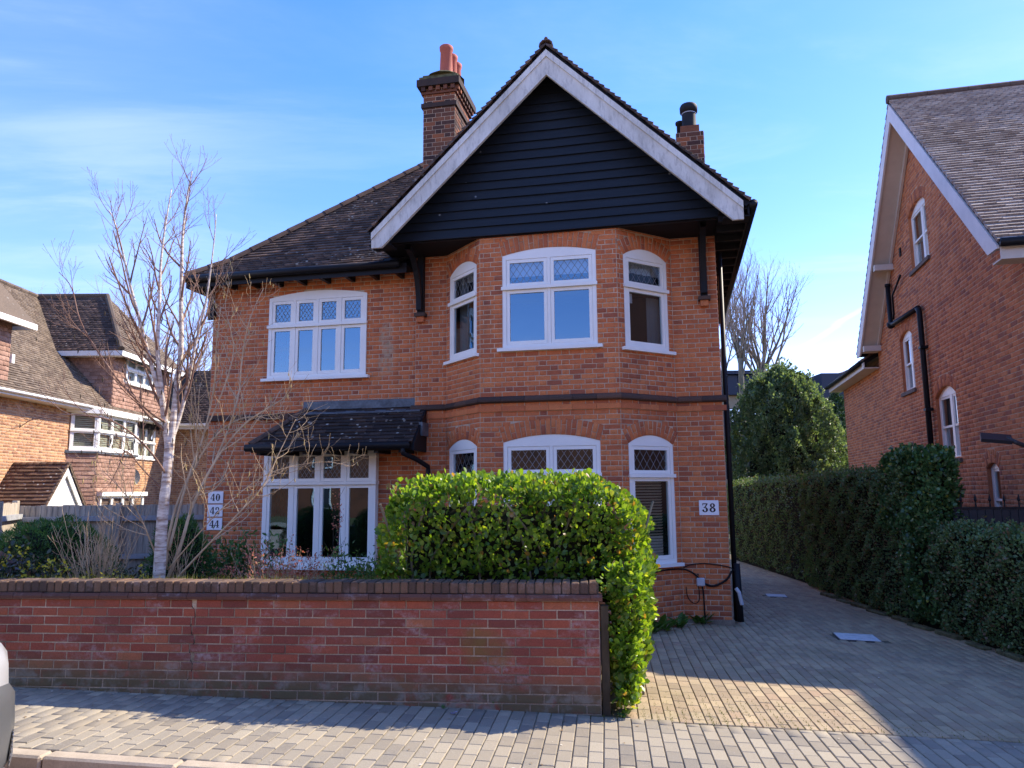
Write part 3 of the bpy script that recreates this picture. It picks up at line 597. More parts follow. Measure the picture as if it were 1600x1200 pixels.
# ================================================================== MAIN HOUSE
HC = Vector((2.973, 10.622, -0.123)); HTH = R(12)
house = thing('brick_house', 'red brick house with black boarded gable, two-storey bay and white leaded windows', 'house', HC, -HTH)
HM = Matrix.Translation(HC) @ Matrix.Rotation(-HTH, 4, 'Z')
def build_house():
    WT, WTL = 5.50, 5.34
    H = lambda x0, x1, z0, zs, rise=0.0, vh=0.0, **k: dict(x0=x0, x1=x1, z0=z0, zs=zs, rise=rise, vh=vh, **k)
    P = Pieces(); PD = Pieces()
    # -- wall planes: left wing (slightly set back), left pier, bay facets, right pier
    wing = Wall(plane(0, 0.05, 0), -0.25, WTL, lambda z: (-8.15, -4.575), [H(-7.12, -5.41, 3.66, 5.0, 0.09, 0), H(-7.07, -5.17, 0.72, 2.47, 0, 0)])
    lp = Wall(plane(0, 0, 0), -0.25, WT, lambda z: (-4.575, -4.07)); rp = Wall(plane(0, 0, 0), -0.25, WT, lambda z: (-0.64, 0.0))
    cw = 1.974; bc = Wall(plane(-3.356, -0.7, 0), -0.25, WT, lambda z: (0, cw), [H(0.335, 1.685, 3.81, 5.195, 0.085, 0.22), H(0.335, 1.685, 0.80, 2.50, 0.10, 0.22)])
    al, ar = math.atan2(-0.7, 0.714), math.atan2(0.7, 0.742); fl, fr = math.hypot(0.7, 0.714), math.hypot(0.7, 0.742)
    lf = Wall(plane(-4.07, 0, al), -0.25, WT, lambda z: (0, fl), [H(0.10, 0.91, 3.775, 5.12, 0.13, 0.2), H(0.10, 0.91, 0.80, 2.46, 0.12, 0.2)])
    rf = Wall(plane(-1.382, -0.7, ar), -0.25, WT, lambda z: (0, fr), [H(0.12, 0.93, 3.765, 5.12, 0.13, 0.2), H(0.12, 0.93, 0.80, 2.46, 0.12, 0.2)])
    for w, xr in ((wing, 0), (lp, -4.575), (rp, 0), (bc, 0), (lf, 0), (rf, 0)):
        w.backing(house, 'wall', MORTAR, rmat=BRICK_RED)
    upper = lambda w: None
    for w in (wing, lp, rp): w.bricks(P, zstart=-0.25 + 0.01)
    for w in (bc, lf, rf): w.bricks(P, zstart=-0.25 + 0.01, S_=0.214, H_=0.107)
    # side and back walls
    sr = Wall(plane(0, 0, R(90)), -0.25, WT, lambda z: (0, 6.0)); sr.backing(house, 'wall', MORTAR); PS = Pieces(); sr.bricks(PS, S_=0.224, proud=0.004)
    sl_ = Wall(plane(-8.15, 6.0, R(-90)), -0.25, WTL, lambda z: (0, 5.95)); sl_.backing(house, 'wall', MORTAR); sl_.bricks(PS, proud=0.004)
    PS.emit(house, 'brick', BRICK_RED, 0, 'side_brickwork', None, HM)
    bk = MB().box(-8.15, 0, 6.0, 6.2, -0.25, WTL).obj('wall', MORTAR, house)
    vis = lambda px, c: not (585 < px[0] < 1015 and px[1] > 730) and not (px[1] > 900 and px[0] < 1015) and not (px[0] < 420 and px[1] > 560)
    P.emit(house, 'brick', BRICK_RED, 300, 'brickwork', vis, HM)
    # gable end infill above the wall plate and interior rooms
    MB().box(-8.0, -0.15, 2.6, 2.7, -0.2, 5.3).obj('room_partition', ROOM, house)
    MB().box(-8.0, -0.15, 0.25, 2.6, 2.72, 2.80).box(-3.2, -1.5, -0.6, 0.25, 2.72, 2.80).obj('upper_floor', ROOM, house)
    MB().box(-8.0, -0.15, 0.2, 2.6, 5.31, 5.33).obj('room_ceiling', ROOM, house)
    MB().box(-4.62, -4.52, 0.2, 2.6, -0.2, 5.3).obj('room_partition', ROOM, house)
    # -- string course along bay and piers: dark moulding on a brick fillet
    def run(z0, z1, proj, mat, name, top=None):
        pts = [(-4.575, 0), (-4.07, 0), (-3.356, -0.7), (-1.382, -0.7), (-0.64, 0), (0.0, 0)]
        for i, ((xa, ya), (xb, yb)) in enumerate(zip(pts, pts[1:])):
            L = math.hypot(xb - xa, yb - ya); M = plane(xa, ya, math.atan2(yb - ya, xb - xa)); n = max(1, round(L / 0.33))
            ea = 0.06 if i == 0 else 0.0; eb = 0.06 if i == 4 else 0.0
            e0 = (0.4 * proj if i in (2,) else (-0.4 * proj if i in (1, 4) else 0)); 
            ta = {0: 0, 1: -0.38, 2: 0.38, 3: 0.38, 4: -0.38}[i] * proj; tb = {0: -0.38, 1: 0.38, 2: 0.38, 3: -0.38, 4: 0}[i] * proj
            xs = np.linspace(-ta - ea, L + tb + eb, n + 1)
            for k in range(n):
                g = 0.002; MB().prism_x(xs[k] + g, xs[k + 1] - g, top or [(0.01, z0), (-proj, z0), (-proj, z1), (0.01, z1)]).obj(name, mat, house, M)
    def prism_x(s, x0, x1, prof, M=None):
        n = len(prof); v = [(x0, y, z) for y, z in prof] + [(x1, y, z) for y, z in prof]
        return s.add(v, [tuple(range(n)), tuple(range(2 * n - 1, n - 1, -1))] + [(i, n + i, n + (i + 1) % n, (i + 1) % n) for i in range(n)], M)
    MB.prism_x = prism_x
    run(0, 0, 0.062, BRICK_DARK, 'string_course', [(0.01, 3.055), (-0.035, 3.055), (-0.062, 3.075), (-0.062, 3.105), (-0.04, 3.135), (-0.012, 3.150), (0.01, 3.15)])
    run(2.935, 3.010, 0.026, BRICK_RED, 'projecting_course')
    for k in range(6): MB().prism_x(-8.19 + k * 0.3, -7.895 + k * 0.3, [(0.06, 3.0), (-0.01, 3.0), (-0.01, 3.075), (0.06, 3.10)]).obj('string_course', BRICK_DARK, house)
    # plinth
    MB().box(-0.66, 0.03, -0.035, 0.0, -0.3, 0.07).obj('plinth', plain('plinth_render', (0.24, 0.20, 0.15), 0.95, 0.1, 0.4, 7), house)
    # -- windows
    F0 = plane(0, 0, 0)
    casement_window(house, F0, -7.12, -5.41, 3.66, 5.0, 0.09, 4.53, 4, y=0.03, lead=4, head_drop=0.055)
    wl = casement_window(house, F0, -7.06, -5.17, 0.73, 2.44, 0, 1.985, 4, y=-0.06, lead=4, sill=False, head_drop=0.0, fw=0.07, depth=0.16)
    MB().box(-7.06, -5.17, -0.085, 0.05, 0.66, 0.73).obj('sill', WHITE, wl)
    bm = bc.M
    casement_window(house, bm, 0.335, 1.685, 3.83, 5.195, 0.085, 4.72, 2, y=0.005, lead=5, head_drop=0.06)
    casement_window(house, bm, 0.335, 1.685, 0.83, 2.50, 0.10, 2.055, 2, y=0.005, lead=5, head_drop=0.06)
    for w, h in ((lf, (0.10, 0.91)), (rf, (0.12, 0.93))):
        casement_window(house, w.M, h[0], h[1], 3.79, 5.12, 0.13, 4.69, 1, y=0.005, lead=6, head_drop=0.03)
        wn = casement_window(house, w.M, h[0], h[1], 0.83, 2.46, 0.12, 2.035, 1, y=0.005, lead=5, head_drop=0.03)
        if w is rf: low_win = wn
    # blinds and curtains behind the glass
    for k in range(27):
        z = 1.93 - k * 0.0395
        MB().box(0.20, 0.80, 0.0, 0.002, -0.0165, 0.0165).obj('blind_slat', BLINDM, low_win, Matrix.Translation((0, 0.13, z)) @ Matrix.Rotation(R(48 if k < 19 else 12), 4, 'X'))
    MB().quad((0.36, 0.12, 4.90), (1.66, 0.12, 4.90), (1.66, 0.12, 5.16), (0.36, 0.12, 5.16)).obj('roller_blind', WHITEBLIND, house, bm)
    for (w, a, b, z0, z1, m) in ((lf, 0.14, 0.42, 3.85, 5.1, CURTAIN), (rf, 0.66, 0.90, 3.85, 4.6, CURTAIN), (rf, 0.16, 0.9, 4.93, 5.15, WHITEBLIND), (lf, 0.14, 0.9, 4.98, 5.15, WHITEBLIND)):
        mb = MB(); n = 14
        for i in range(n):
            xa, xb = a + (b - a) * i / n, a + (b - a) * (i + 1) / n; ya, yb = 0.16 + 0.02 * math.sin(i * 2.2), 0.16 + 0.02 * math.sin((i + 1) * 2.2)
            mb.quad((xa, ya, z0), (xb, yb, z0), (xb, yb, z1), (xa, ya, z1))
        mb.obj('curtain' if m is CURTAIN else 'roller_blind', m, house, w.M)
    MB().box(0.20, 0.34, 0.09, 0.095, 4.46, 4.60).obj('window_notice', WHITEBLIND, house, rf.M)
    pot = MB().lathe([(0.05, 0), (0.07, 0.11), (0.06, 0.12)], 10, (0.26, 0.20, 3.86))
    for k in range(7):
        a = k * 0.9; pot.tube([(0.26, 0.2, 3.97), (0.26 + 0.04 * math.cos(a), 0.2 + 0.03 * math.sin(a), 4.08), (0.26 + 0.10 * math.cos(a), 0.2 + 0.05 * math.sin(a), 4.16 + 0.04 * (k % 3))], [0.008, 0.006, 0.002], 4)
    pot.obj('window_plant', plain('pale_plant', (0.30, 0.33, 0.2), 0.6), house, rf.M)

    # -- black weatherboarded gable, each board lapped over the next
    AC, AZ, SLP = -2.27, 8.07, 0.965
    zb = 5.505; k = 0; gau = 0.139
    while zb < 7.85:
        zt = zb + gau + 0.025; zi = zb + gau * 0.6
        hw = (7.98 - zi) / SLP
        if hw < 0.08: break
        l, r = max(AC - hw, -4.72), min(AC + hw, 0.18); sg = 0.006 * math.sin(k * 1.7)
        v = [(l, -0.785, zb - 0.004 + sg), (AC, -0.787, zb - 0.010 + sg), (r, -0.785, zb + sg), (r, -0.757, zb + sg), (AC, -0.757, zb - 0.010 + sg), (l, -0.757, zb - 0.004 + sg),
             (l, -0.752, zt), (AC, -0.752, zt), (r, -0.752, zt), (r, -0.738, zt), (AC, -0.738, zt), (l, -0.738, zt)]
        f = [(0, 1, 7, 6), (1, 2, 8, 7), (3, 4, 10, 9), (4, 5, 11, 10), (0, 5, 4, 1), (1, 4, 3, 2), (6, 7, 10, 11), (7, 8, 9, 10), (2, 3, 9, 8), (0, 6, 11, 5)]
        MB().add(v, f).obj('weatherboard', BLACKWOOD, house); zb += gau; k += 1
    MB().prism([(-4.75, 5.50), (0.22, 5.50), (AC, 7.95)], -0.735, -0.70).obj('gable_backing', DARKWOOD, house)
    # soffits
    MB().box(-4.72, 0.05, -0.735, -0.70 + 0.0, 5.485, 5.503).obj('gable_sill_beam', BLACK, house)
    MB().box(-4.95, 0.12, -0.699, 0.06, 5.502, 5.53).obj('soffit', DARKWOOD, house)
    # -- barge boards (weathered white) with a raised fillet along the top edge
    for sgn, xe in ((-1, -4.876), (1, 0.315)):
        d0 = abs(xe - AC); zi = 7.69
        poly = [(AC, zi), (AC, AZ), (xe, AZ - SLP * d0), (xe, 5.33), (AC + sgn * (zi - 5.33) / SLP, 5.33)]
        if sgn > 0: poly = poly[::-1]
        b = MB().prism(poly, -1.10, -1.06).obj('barge_board', BARGE, house)
        poly2 = [(AC, AZ - 0.10), (AC, AZ), (xe, AZ - SLP * d0), (xe, AZ - SLP * d0 - 0.10)]
        if sgn > 0: poly2 = poly2[::-1]
        MB().prism(poly2, -1.122, -1.1015).obj('fillet', BARGE, b)
        poly3 = [(AC, zi), (AC, zi + 0.022), (AC + sgn * (zi - 5.33) / SLP, 5.352), (AC + sgn * (zi - 5.33) / SLP, 5.33)]
        if sgn > 0: poly3 = poly3[::-1]
        MB().prism(poly3, -1.112, -1.1015).obj('fillet', BARGE, b)
    # -- roofs: decks and tiles
    ez = 5.36; TZ = 8.16                      # gable tile apex
    up45 = math.sqrt(0.5)
    deck = MB()
    # gable roof slopes (left/right), from d=-1.09 back
    L0, R0 = -4.93, 0.40
    def gs(sgn): return (AC + sgn * (TZ - ez + 0.0) / SLP)
    for sgn, e in ((-1, L0), (1, R0)):
        ze = TZ - SLP * abs(e - AC); a = [(AC, -1.09, TZ - 0.03), (AC, 3.6, TZ - 0.03), (e, 3.6, ze - 0.03), (e, -1.09, ze - 0.03)]
        if sgn > 0: a = a[::-1]
        deck.slab(a[::-1] if sgn < 0 else a[::-1], 0.07)
    gable_roof = deck.obj('roof', DARKWOOD, house)
    T = Pieces()
    ls = math.hypot(1, SLP)
    for sgn, e in ((-1, L0), (1, R0)):
        up = Vector((-sgn, 0, SLP)).normalized(); xd = (0, -1, 0) if sgn < 0 else (0, 1, 0); run_ = abs(e - AC) * ls
        o = Vector((e, 0, TZ - SLP * abs(e - AC))) ; M = slope_frame(o, xd, up)
        tiles(T, M, run_, (lambda s: (-3.6, 1.135)) if sgn < 0 else (lambda s: (-1.135, 3.6)), pb=0.03, pt=0.0)
    vis2 = lambda px, c: not (650 < px[0] < 740 and px[1] < 250)
    # left wing: bell-cast eaves then 45 degrees, hipped at the left
    EX, EY = -8.46, -0.33; b1 = 0.5; p1 = R(37); z1 = ez + b1 * math.tan(p1); ridge_z = 8.70; p2 = R(45.3); run2 = (ridge_z - z1) / math.tan(p2)
    val = lambda z: AC - (TZ - z) / SLP + 0.05
    RY = EY + b1 + run2
    d2 = MB(); hx1 = EX + b1; hx2 = EX + b1 + run2
    d2.slab([(EX, EY, ez), (val(ez) + 0.3, EY, ez), (val(z1) + 0.3, EY + b1, z1), (hx1, EY + b1, z1)], 0.05)
    d2.slab([(hx1, EY + b1, z1), (val(z1) + 0.3, EY + b1, z1), (val(ridge_z) + 0.3, RY, ridge_z), (hx2, RY, ridge_z)], 0.05)
    YB = 2 * RY - EY
    d2.slab([(EX, YB, ez), (EX, EY, ez), (hx1, EY + b1, z1), (hx1, YB - b1, z1)], 0.05); d2.slab([(hx1, YB - b1, z1), (hx1, EY + b1, z1), (hx2, RY, ridge_z)], 0.05)
    d2.slab([(R0 - 0.1, YB, ez), (EX, YB, ez), (hx1, YB - b1, z1), (hx2, RY, ridge_z), (AC + 1.0, RY, ridge_z)], 0.05)
    wing_roof = d2.obj('roof', DARKWOOD, house)
    def strip(o, xd, up, ln, spanf, PP=T, **k): tiles(PP, slope_frame(o, xd, up), ln, spanf, **k)
    l1, l2 = b1 / math.cos(p1), run2 / math.cos(p2)
    strip((0, EY, ez), (1, 0, 0), (0, math.cos(p1), math.sin(p1)), l1, lambda s: (EX + s * math.cos(p1), val(ez + s * math.sin(p1))), pb=0.024, pt=0.002)
    strip((0, EY + b1, z1), (1, 0, 0), (0, math.cos(p2), math.sin(p2)), l2, lambda s: (hx1 + s * math.cos(p2), val(z1 + s * math.sin(p2))), pb=0.024, pt=0.002)
    TS = Pieces()
    strip((EX, 0, ez), (0, -1, 0), (math.cos(p1), 0, math.sin(p1)), l1, lambda s: (-(YB - s * math.cos(p1)), -(EY + s * math.cos(p1))), TS, pb=0.024, pt=0.002)
    strip((hx1, 0, z1), (0, -1, 0), (math.cos(p2), 0, math.sin(p2)), l2, lambda s: (-(YB - b1 - s * math.cos(p2)), -(EY + b1 + s * math.cos(p2))), TS, pb=0.024, pt=0.002)
    T.emit(wing_roof, 'roof_tile', TILE_DARK, 300, 'roof_tiling', vis2, HM); TS.emit(wing_roof, 'roof_tile', TILE_DARK, 0, 'hip_side_tiling', None, HM)
    # hip and ridge tiles
    def ridge_run(a, b, n, r=0.10, name='ridge_tile', owner=None):
        a, b = Vector(a), Vector(b)
        for i in range(n):
            p, q = a.lerp(b, i / n), a.lerp(b, (i + 1) / n); d = (q - p).normalized(); x = d.cross(Vector((0, 0, 1))).normalized(); u = x.cross(d)
            mb = MB(); v = []
            rr = (r + 0.004, r - 0.004)
            for (c0, rad) in ((p + d * 0.004, rr[0]), (q - d * 0.004, rr[1])):
                for j in range(7):
                    t = math.pi * j / 6; v.append(c0 + x * math.cos(t) * rad + u * (math.sin(t) * rad - r * 0.45))
                for j in range(6, -1, -1):
                    t = math.pi * j / 6; v.append(c0 + x * math.cos(t) * (rad - 0.018) + u * (math.sin(t) * (rad - 0.018) - r * 0.45))
            f = [(j, (j + 1) % 14, 14 + (j + 1) % 14, 14 + j) for j in range(14)] + [tuple(range(13, -1, -1)), tuple(range(14, 28))]
            mb.add(v, f).obj(name, RIDGE, owner or wing_roof)
    ridge_run((EX, EY, ez + 0.03), (hx1, EY + b1, z1 + 0.03), 2, 0.085, 'hip_tile'); ridge_run((hx1, EY + b1, z1 + 0.03), (hx2, RY, ridge_z + 0.03), 13, 0.085, 'hip_tile')
    ridge_run((hx2, RY, ridge_z + 0.03), (AC + 1.0, RY, ridge_z + 0.03), 10); ridge_run((AC, -1.12, TZ + 0.015), (AC, 3.0, TZ + 0.015), 12, 0.10, 'ridge_tile', gable_roof)
    MB().lathe([(0.03, 0), (0.022, 0.04), (0.03, 0.055), (0.015, 0.075)], 8, (AC, -1.08, TZ + 0.045)).obj('finial', RIDGE, gable_roof)
    # -- gutters, fascia, rafter ends
    def gutter(pts, r=0.058, name='gutter', mat=BLACK): return MB().tube(pts, r, 10).obj(name, mat, house, None, True)
    gutter([(EX - 0.02, EY - 0.045, ez - 0.05), (-4.72, EY - 0.045, ez - 0.05)])
    MB().box(EX + 0.02, -4.62, EY + 0.01, EY + 0.035, ez - 0.18, ez - 0.03).obj('fascia', BLACK, house)
    MB().box(EX + 0.02, -4.6, EY + 0.036, 0.05, ez - 0.075, ez - 0.055).obj('soffit', DARKWOOD, house); MB().box(EX + 0.02, -8.151, 0.051, 6, ez - 0.075, ez - 0.055).obj('soffit', DARKWOOD, house)
    MB().box(EX + 0.0, EX + 0.022, EY + 0.036, 6, ez - 0.18, ez - 0.03).obj('fascia', BLACK, house)
    for i in range(9): MB().box(-8.2 + i * 0.42, -8.14 + i * 0.42, EY + 0.04, 0.048, ez - 0.17, ez - 0.077).obj('rafter_end', BLACK, house)
    # right-hand eave of the gable roof, seen from below
    re_ = TZ - SLP * (R0 - AC)
    MB().box(0.005, R0 - 0.03, -1.05, 5.9, re_ - 0.10, re_ - 0.085).obj('soffit', DARKWOOD, house)
    gutter([(R0 + 0.045, -1.09, re_ - 0.045), (R0 + 0.045, 5.9, re_ - 0.06)])
    MB().box(R0 - 0.028, R0 - 0.005, -1.05, 5.9, re_ - 0.17, re_ - 0.045).obj('fascia', BLACK, house)
    for i in range(12): MB().box(0.008, R0 - 0.03, -0.9 + i * 0.42, -0.84 + i * 0.42, re_ - 0.19, re_ - 0.102).obj('rafter_end', BLACK, house)
    # eave triangle closing the gable overhang at both ends
    for xa, xb in ((-4.93, -4.60), (0.06, 0.40)):
        MB().box(xa, xb, -1.055, -0.79, 5.33 + 0.05, 5.33 + 0.07).obj('soffit', DARKWOOD, house)
    # -- timber brackets under the gable overhang, on corbelled bricks
    for xb in (-4.47, -0.185):
        b = MB().box(xb - 0.05, xb + 0.05, -0.10, -0.012, 4.58, 5.50).obj('gable_bracket', BLACK, house)
        pts = []; n = 9
        c = MB(); prof = []
        for i in range(n):
            t = i / (n - 1); yy = -0.101 - 0.59 * (1 - math.cos(t * math.pi / 2)); zz = 4.62 + 0.86 * math.sin(t * math.pi / 2); prof.append((yy, zz))
        for (ya, za), (yb, zb2) in zip(prof, prof[1:]):
            tt = Vector((0, yb - ya, zb2 - za)).normalized(); nn = Vector((0, -tt.z, tt.y)) * 0.045
            v = []
            for x in (xb - 0.04, xb + 0.04):
                for (yy, zz) in ((ya, za), (yb, zb2)): v += [(x, yy - nn.y * 0 , zz), (x, yy + nn.y * 1.6, zz + nn.z * 1.6)]
            c.add(v, [(0, 1, 3, 2), (4, 6, 7, 5), (0, 2, 6, 4), (1, 5, 7, 3)])
        c.obj('brace', BLACK, b)
        MB().box(xb - 0.085, xb + 0.085, -0.135, 0.01, 4.525, 4.578).obj('corbel_stone', BRICK_DARK, house); MB().box(xb - 0.055, xb + 0.055, -0.10, 0.01, 4.44, 4.522).obj('corbel_brick', BRICK_RED, house)
    cb = MB(); cb.box(-8.22, -8.14, -0.02, 0.03, 4.7, 5.2)
    for i in range(6):
        t0, t1 = i / 6, (i + 1) / 6; f = lambda t: (-8.15 - 0.27 * (1 - math.cos(t * 1.57)), 4.72 + 0.52 * math.sin(t * 1.57)); (x0, z0), (x1, z1_) = f(t0), f(t1)
        cb.add([(x0, -0.04, z0), (x0, 0.03, z0), (x1, 0.03, z1_), (x1, -0.04, z1_), (x0 + 0.06, -0.04, z0), (x0 + 0.06, 0.03, z0), (x1 + 0.06, 0.03, z1_), (x1 + 0.06, -0.04, z1_)], [(0, 1, 2, 3), (4, 7, 6, 5), (0, 3, 7, 4), (1, 5, 6, 2)])
    cb.obj('eave_bracket', BLACK, house)
    # -- chimneys
    def chimney(x0, x1, y0, y1, zb, zt, name):
        st = MB().box(x0, x1, y0, y1, zb, zt).obj(name, MORTAR, house)
        C = Pieces()
        for (ox, oy, ang, L) in ((x0, y0, 0, x1 - x0), (x1, y0, R(90), y1 - y0), (x0, y1, R(-90), y1 - y0)):
            w = Wall(plane(ox, oy, ang), zb, zt, lambda z, L=L: (0, L)); w.bricks(C, course=0.078, zstart=zb, proud=0.006)
        C.emit(st, 'brick', BRICK_CHIM, 120, 'brickwork', lambda px, c: True, HM); return st
    x0, x1, y0, y1 = -4.82, -4.24, 1.0, 1.98
    st = chimney(x0, x1, y0, y1, 6.2, 8.98, 'chimney_stack')
    def collar(p, z0, z1, mat=BRICK_DARK, name='chimney_course', own=st, b=(x0, x1, y0, y1)):
        MB().box(b[0] - p, b[1] + p, b[2] - p, b[3] + p, z0, z1).obj(name, mat, own)
    collar(0.035, 8.57, 8.65); collar(0.035, 8.82, 8.865, BRICK_CHIM); 
    for i in range(5): MB().box(x0 - 0.02 + i * 0.135, x0 + 0.05 + i * 0.135, y0 - 0.075, y0 - 0.008, 8.867, 8.945).obj('dentil_brick', BRICK_CHIM, st)
    for i in range(8): MB().box(x1 + 0.008, x1 + 0.075, y0 - 0.02 + i * 0.135, y0 + 0.05 + i * 0.135, 8.867, 8.945).obj('dentil_brick', BRICK_CHIM, st)
    collar(0.10, 8.947, 9.075); collar(0.065, 9.077, 9.135, CONCRETE); collar(0.015, 9.137, 9.19, CONCRETE)
    MB().lathe([(0.36, 0), (0.30, 0.05), (0.18, 0.08)], 12, (-4.5, 1.25, 9.19)).obj('flaunching', CONCRETE, st)
    for yy in (1.22, 1.52, 1.80):
        MB().lathe([(0.125, 0), (0.118, 0.10), (0.105, 0.50), (0.12, 0.52), (0.125, 0.585), (0.11, 0.60), (0.095, 0.60), (0.09, 0.2)], 20, (-4.47, yy, 9.24)).obj('chimney_pot', TERRA, st, None, True)
    st2 = chimney(-0.46, -0.02, 1.2, 1.75, 6.0, 7.72, 'chimney_stack')
    MB().box(-0.39, -0.08, 1.25, 1.7, 7.722, 7.86).obj('chimney_course', BRICK_CHIM, st2)
    MB().lathe([(0.13, 0), (0.12, 0.03), (0.115, 0.28), (0.115, 0.30), (0.145, 0.31), (0.15, 0.40), (0.13, 0.44), (0.06, 0.455)], 18, (-0.235, 1.42, 7.86)).obj('chimney_cowl', COWLMET, st2, None, True)
    MB().lathe([(0.121, 0), (0.121, 0.012)], 18, (-0.235, 1.42, 8.135)).obj('cowl_band', PLASTICGREY, st2)
    MB().lathe([(0.06, 0), (0.06, 0.2), (0.08, 0.21), (0.08, 0.25)], 12, (-0.38, 1.62, 7.86)).obj('chimney_cowl', COWLMET, st2, None, True)
    # -- lean-to tiled canopy over the ground-floor window
    ly0, lz0, lz1 = -0.60, 2.545, 3.13; ll, lr = -7.0, -4.40; pl = math.atan2(lz1 - lz0, 0.62); lu = math.hypot(lz1 - lz0, 0.62)
    hipx = ll + 0.62
    lean = MB().slab([(ll, ly0, lz0), (lr, ly0, lz0), (lr - 0.0, 0.02, lz1), (hipx, 0.02, lz1)], 0.05).slab([(ll, 0.04, lz0), (ll, ly0, lz0), (hipx, 0.02, lz1)], 0.05).obj('canopy_roof', DARKWOOD, house)
    T2 = Pieces(); tiles(T2, slope_frame((0, ly0, lz0), (1, 0, 0), (0, math.cos(pl), math.sin(pl))), lu, lambda s: (ll + s * math.cos(pl), lr), gauge=0.083, pb=0.02, pt=0.002)
    T2.emit(lean, 'roof_tile', TILE_LEAN, 220, 'roof_tiling', None, HM)
    ridge_run((ll, ly0, lz0 + 0.02), (hipx, 0.0, lz1 + 0.02), 3, 0.06, 'hip_tile', lean)
    MB().box(-6.45, -4.577, 0.018, 0.048, 3.10, 3.265).prism_x(-6.42, -4.46, [(0.02, 3.12), (-0.11, 3.055), (-0.11, 3.045), (0.02, 3.10)]).obj('lead_flashing', LEAD, lean)
    MB().box(lr - 0.005, lr + 0.055, -0.30, -0.012, 2.66, 2.86).obj('lead_flashing', LEAD, lean)
    MB().prism_x(lr + 0.001, lr + 0.025, [(ly0, lz0 - 0.12), (-0.012, lz0 - 0.12), (-0.012, lz1 - 0.02), (ly0 + 0.02, lz0)]).obj('end_board', BLACK, lean)
    gutter([(ll - 0.03, ly0 - 0.05, lz0 - 0.04), (lr - 0.02, ly0 - 0.05, lz0 - 0.04)])
    MB().box(ll + 0.02, lr, ly0 + 0.005, ly0 + 0.03, lz0 - 0.11, lz0 - 0.02).obj('fascia', BLACK, lean); MB().box(ll + 0.02, lr, ly0 + 0.032, 0.045, lz0 - 0.075, lz0 - 0.062).obj('soffit', DARKWOOD, lean)
    for i in range(7): MB().box(-6.9 + i * 0.38, -6.83 + i * 0.38, ly0 + 0.035, -0.065, lz0 - 0.145, lz0 - 0.077).obj('rafter_end', BLACK, lean)
    dp = gutter([(-4.52, ly0 - 0.05, lz0 - 0.07), (-4.52, ly0 - 0.05, lz0 - 0.16), (-4.42, -0.35, lz0 - 0.24), (-4.33, -0.07, lz0 - 0.34), (-4.33, -0.07, lz0 - 0.42), (-4.33, -0.07, 0.1)], 0.037, 'downpipe')
    # -- downpipe and services on the right-hand corner
    gutter([(0.07, 0.22, 5.3), (0.07, 0.22, 0.02)], 0.036, 'downpipe'); gutter([(0.09, 0.02, 0.82), (0.105, -0.01, 0.05)], 0.045, 'service_pipe')
    MB().tube([(0.06, -0.05, 0.50), (0.10, -0.06, 0.44), (0.13, -0.06, 0.28)], 0.026, 8).obj('conduit', PLASTICGREY, house)
    MB().bbox(-0.455, -0.345, -0.065, -0.008, 0.515, 0.625, 0.012).obj('junction_box', PLASTICGREY, house)
    cab = lambda pts, r=0.009: MB().tube(smooth_path(pts, 6), r, 6).obj('cable', BLACK, house)
    cab([(-1.35, -0.72, 0.60), (-0.98, -0.36, 0.73), (-0.66, -0.04, 0.74), (-0.52, -0.02, 0.70), (-0.42, -0.03, 0.62)], 0.011)
    cab([(-0.62, -0.02, 0.76), (-0.52, -0.02, 0.80), (-0.35, -0.02, 0.815), (-0.16, -0.02, 0.80), (0.03, -0.02, 0.75), (0.07, 0.0, 0.6), (0.08, 0.0, 0.2)], 0.008)
    cab([(-0.345, -0.03, 0.545), (-0.25, -0.02, 0.515), (-0.14, -0.02, 0.55), (-0.04, -0.02, 0.62), (0.02, 0, 0.72)], 0.016)
    cab([(-0.38, -0.03, 0.52), (-0.37, -0.02, 0.4), (-0.365, -0.02, 0.2), (-0.36, -0.03, 0.0)], 0.010)
    cab([(-0.60, -0.015, 0.5), (-0.58, -0.015, 0.36), (-0.5, -0.015, 0.28), (-0.43, -0.015, 0.33), (-0.43, -0.015, 0.52)], 0.006)
    MB().box(-0.44, -0.425, -0.05, -0.008, 0.66, 0.68).obj('cable_clip', BLACK, house)
def smooth_path(pts, n):
    P = [Vector(p) for p in pts]; out = []
    for i in range(len(P) - 1):
        p0, p1, p2, p3 = P[max(i - 1, 0)], P[i], P[i + 1], P[min(i + 2, len(P) - 1)]
        for k in range(n):
            t = k / n; out.append(0.5 * ((2 * p1) + (p2 - p0) * t + (2 * p0 - 5 * p1 + 4 * p2 - p3) * t * t + (3 * p1 - p0 - 3 * p2 + p3) * t ** 3))
    out.append(P[-1]); return out
build_house()

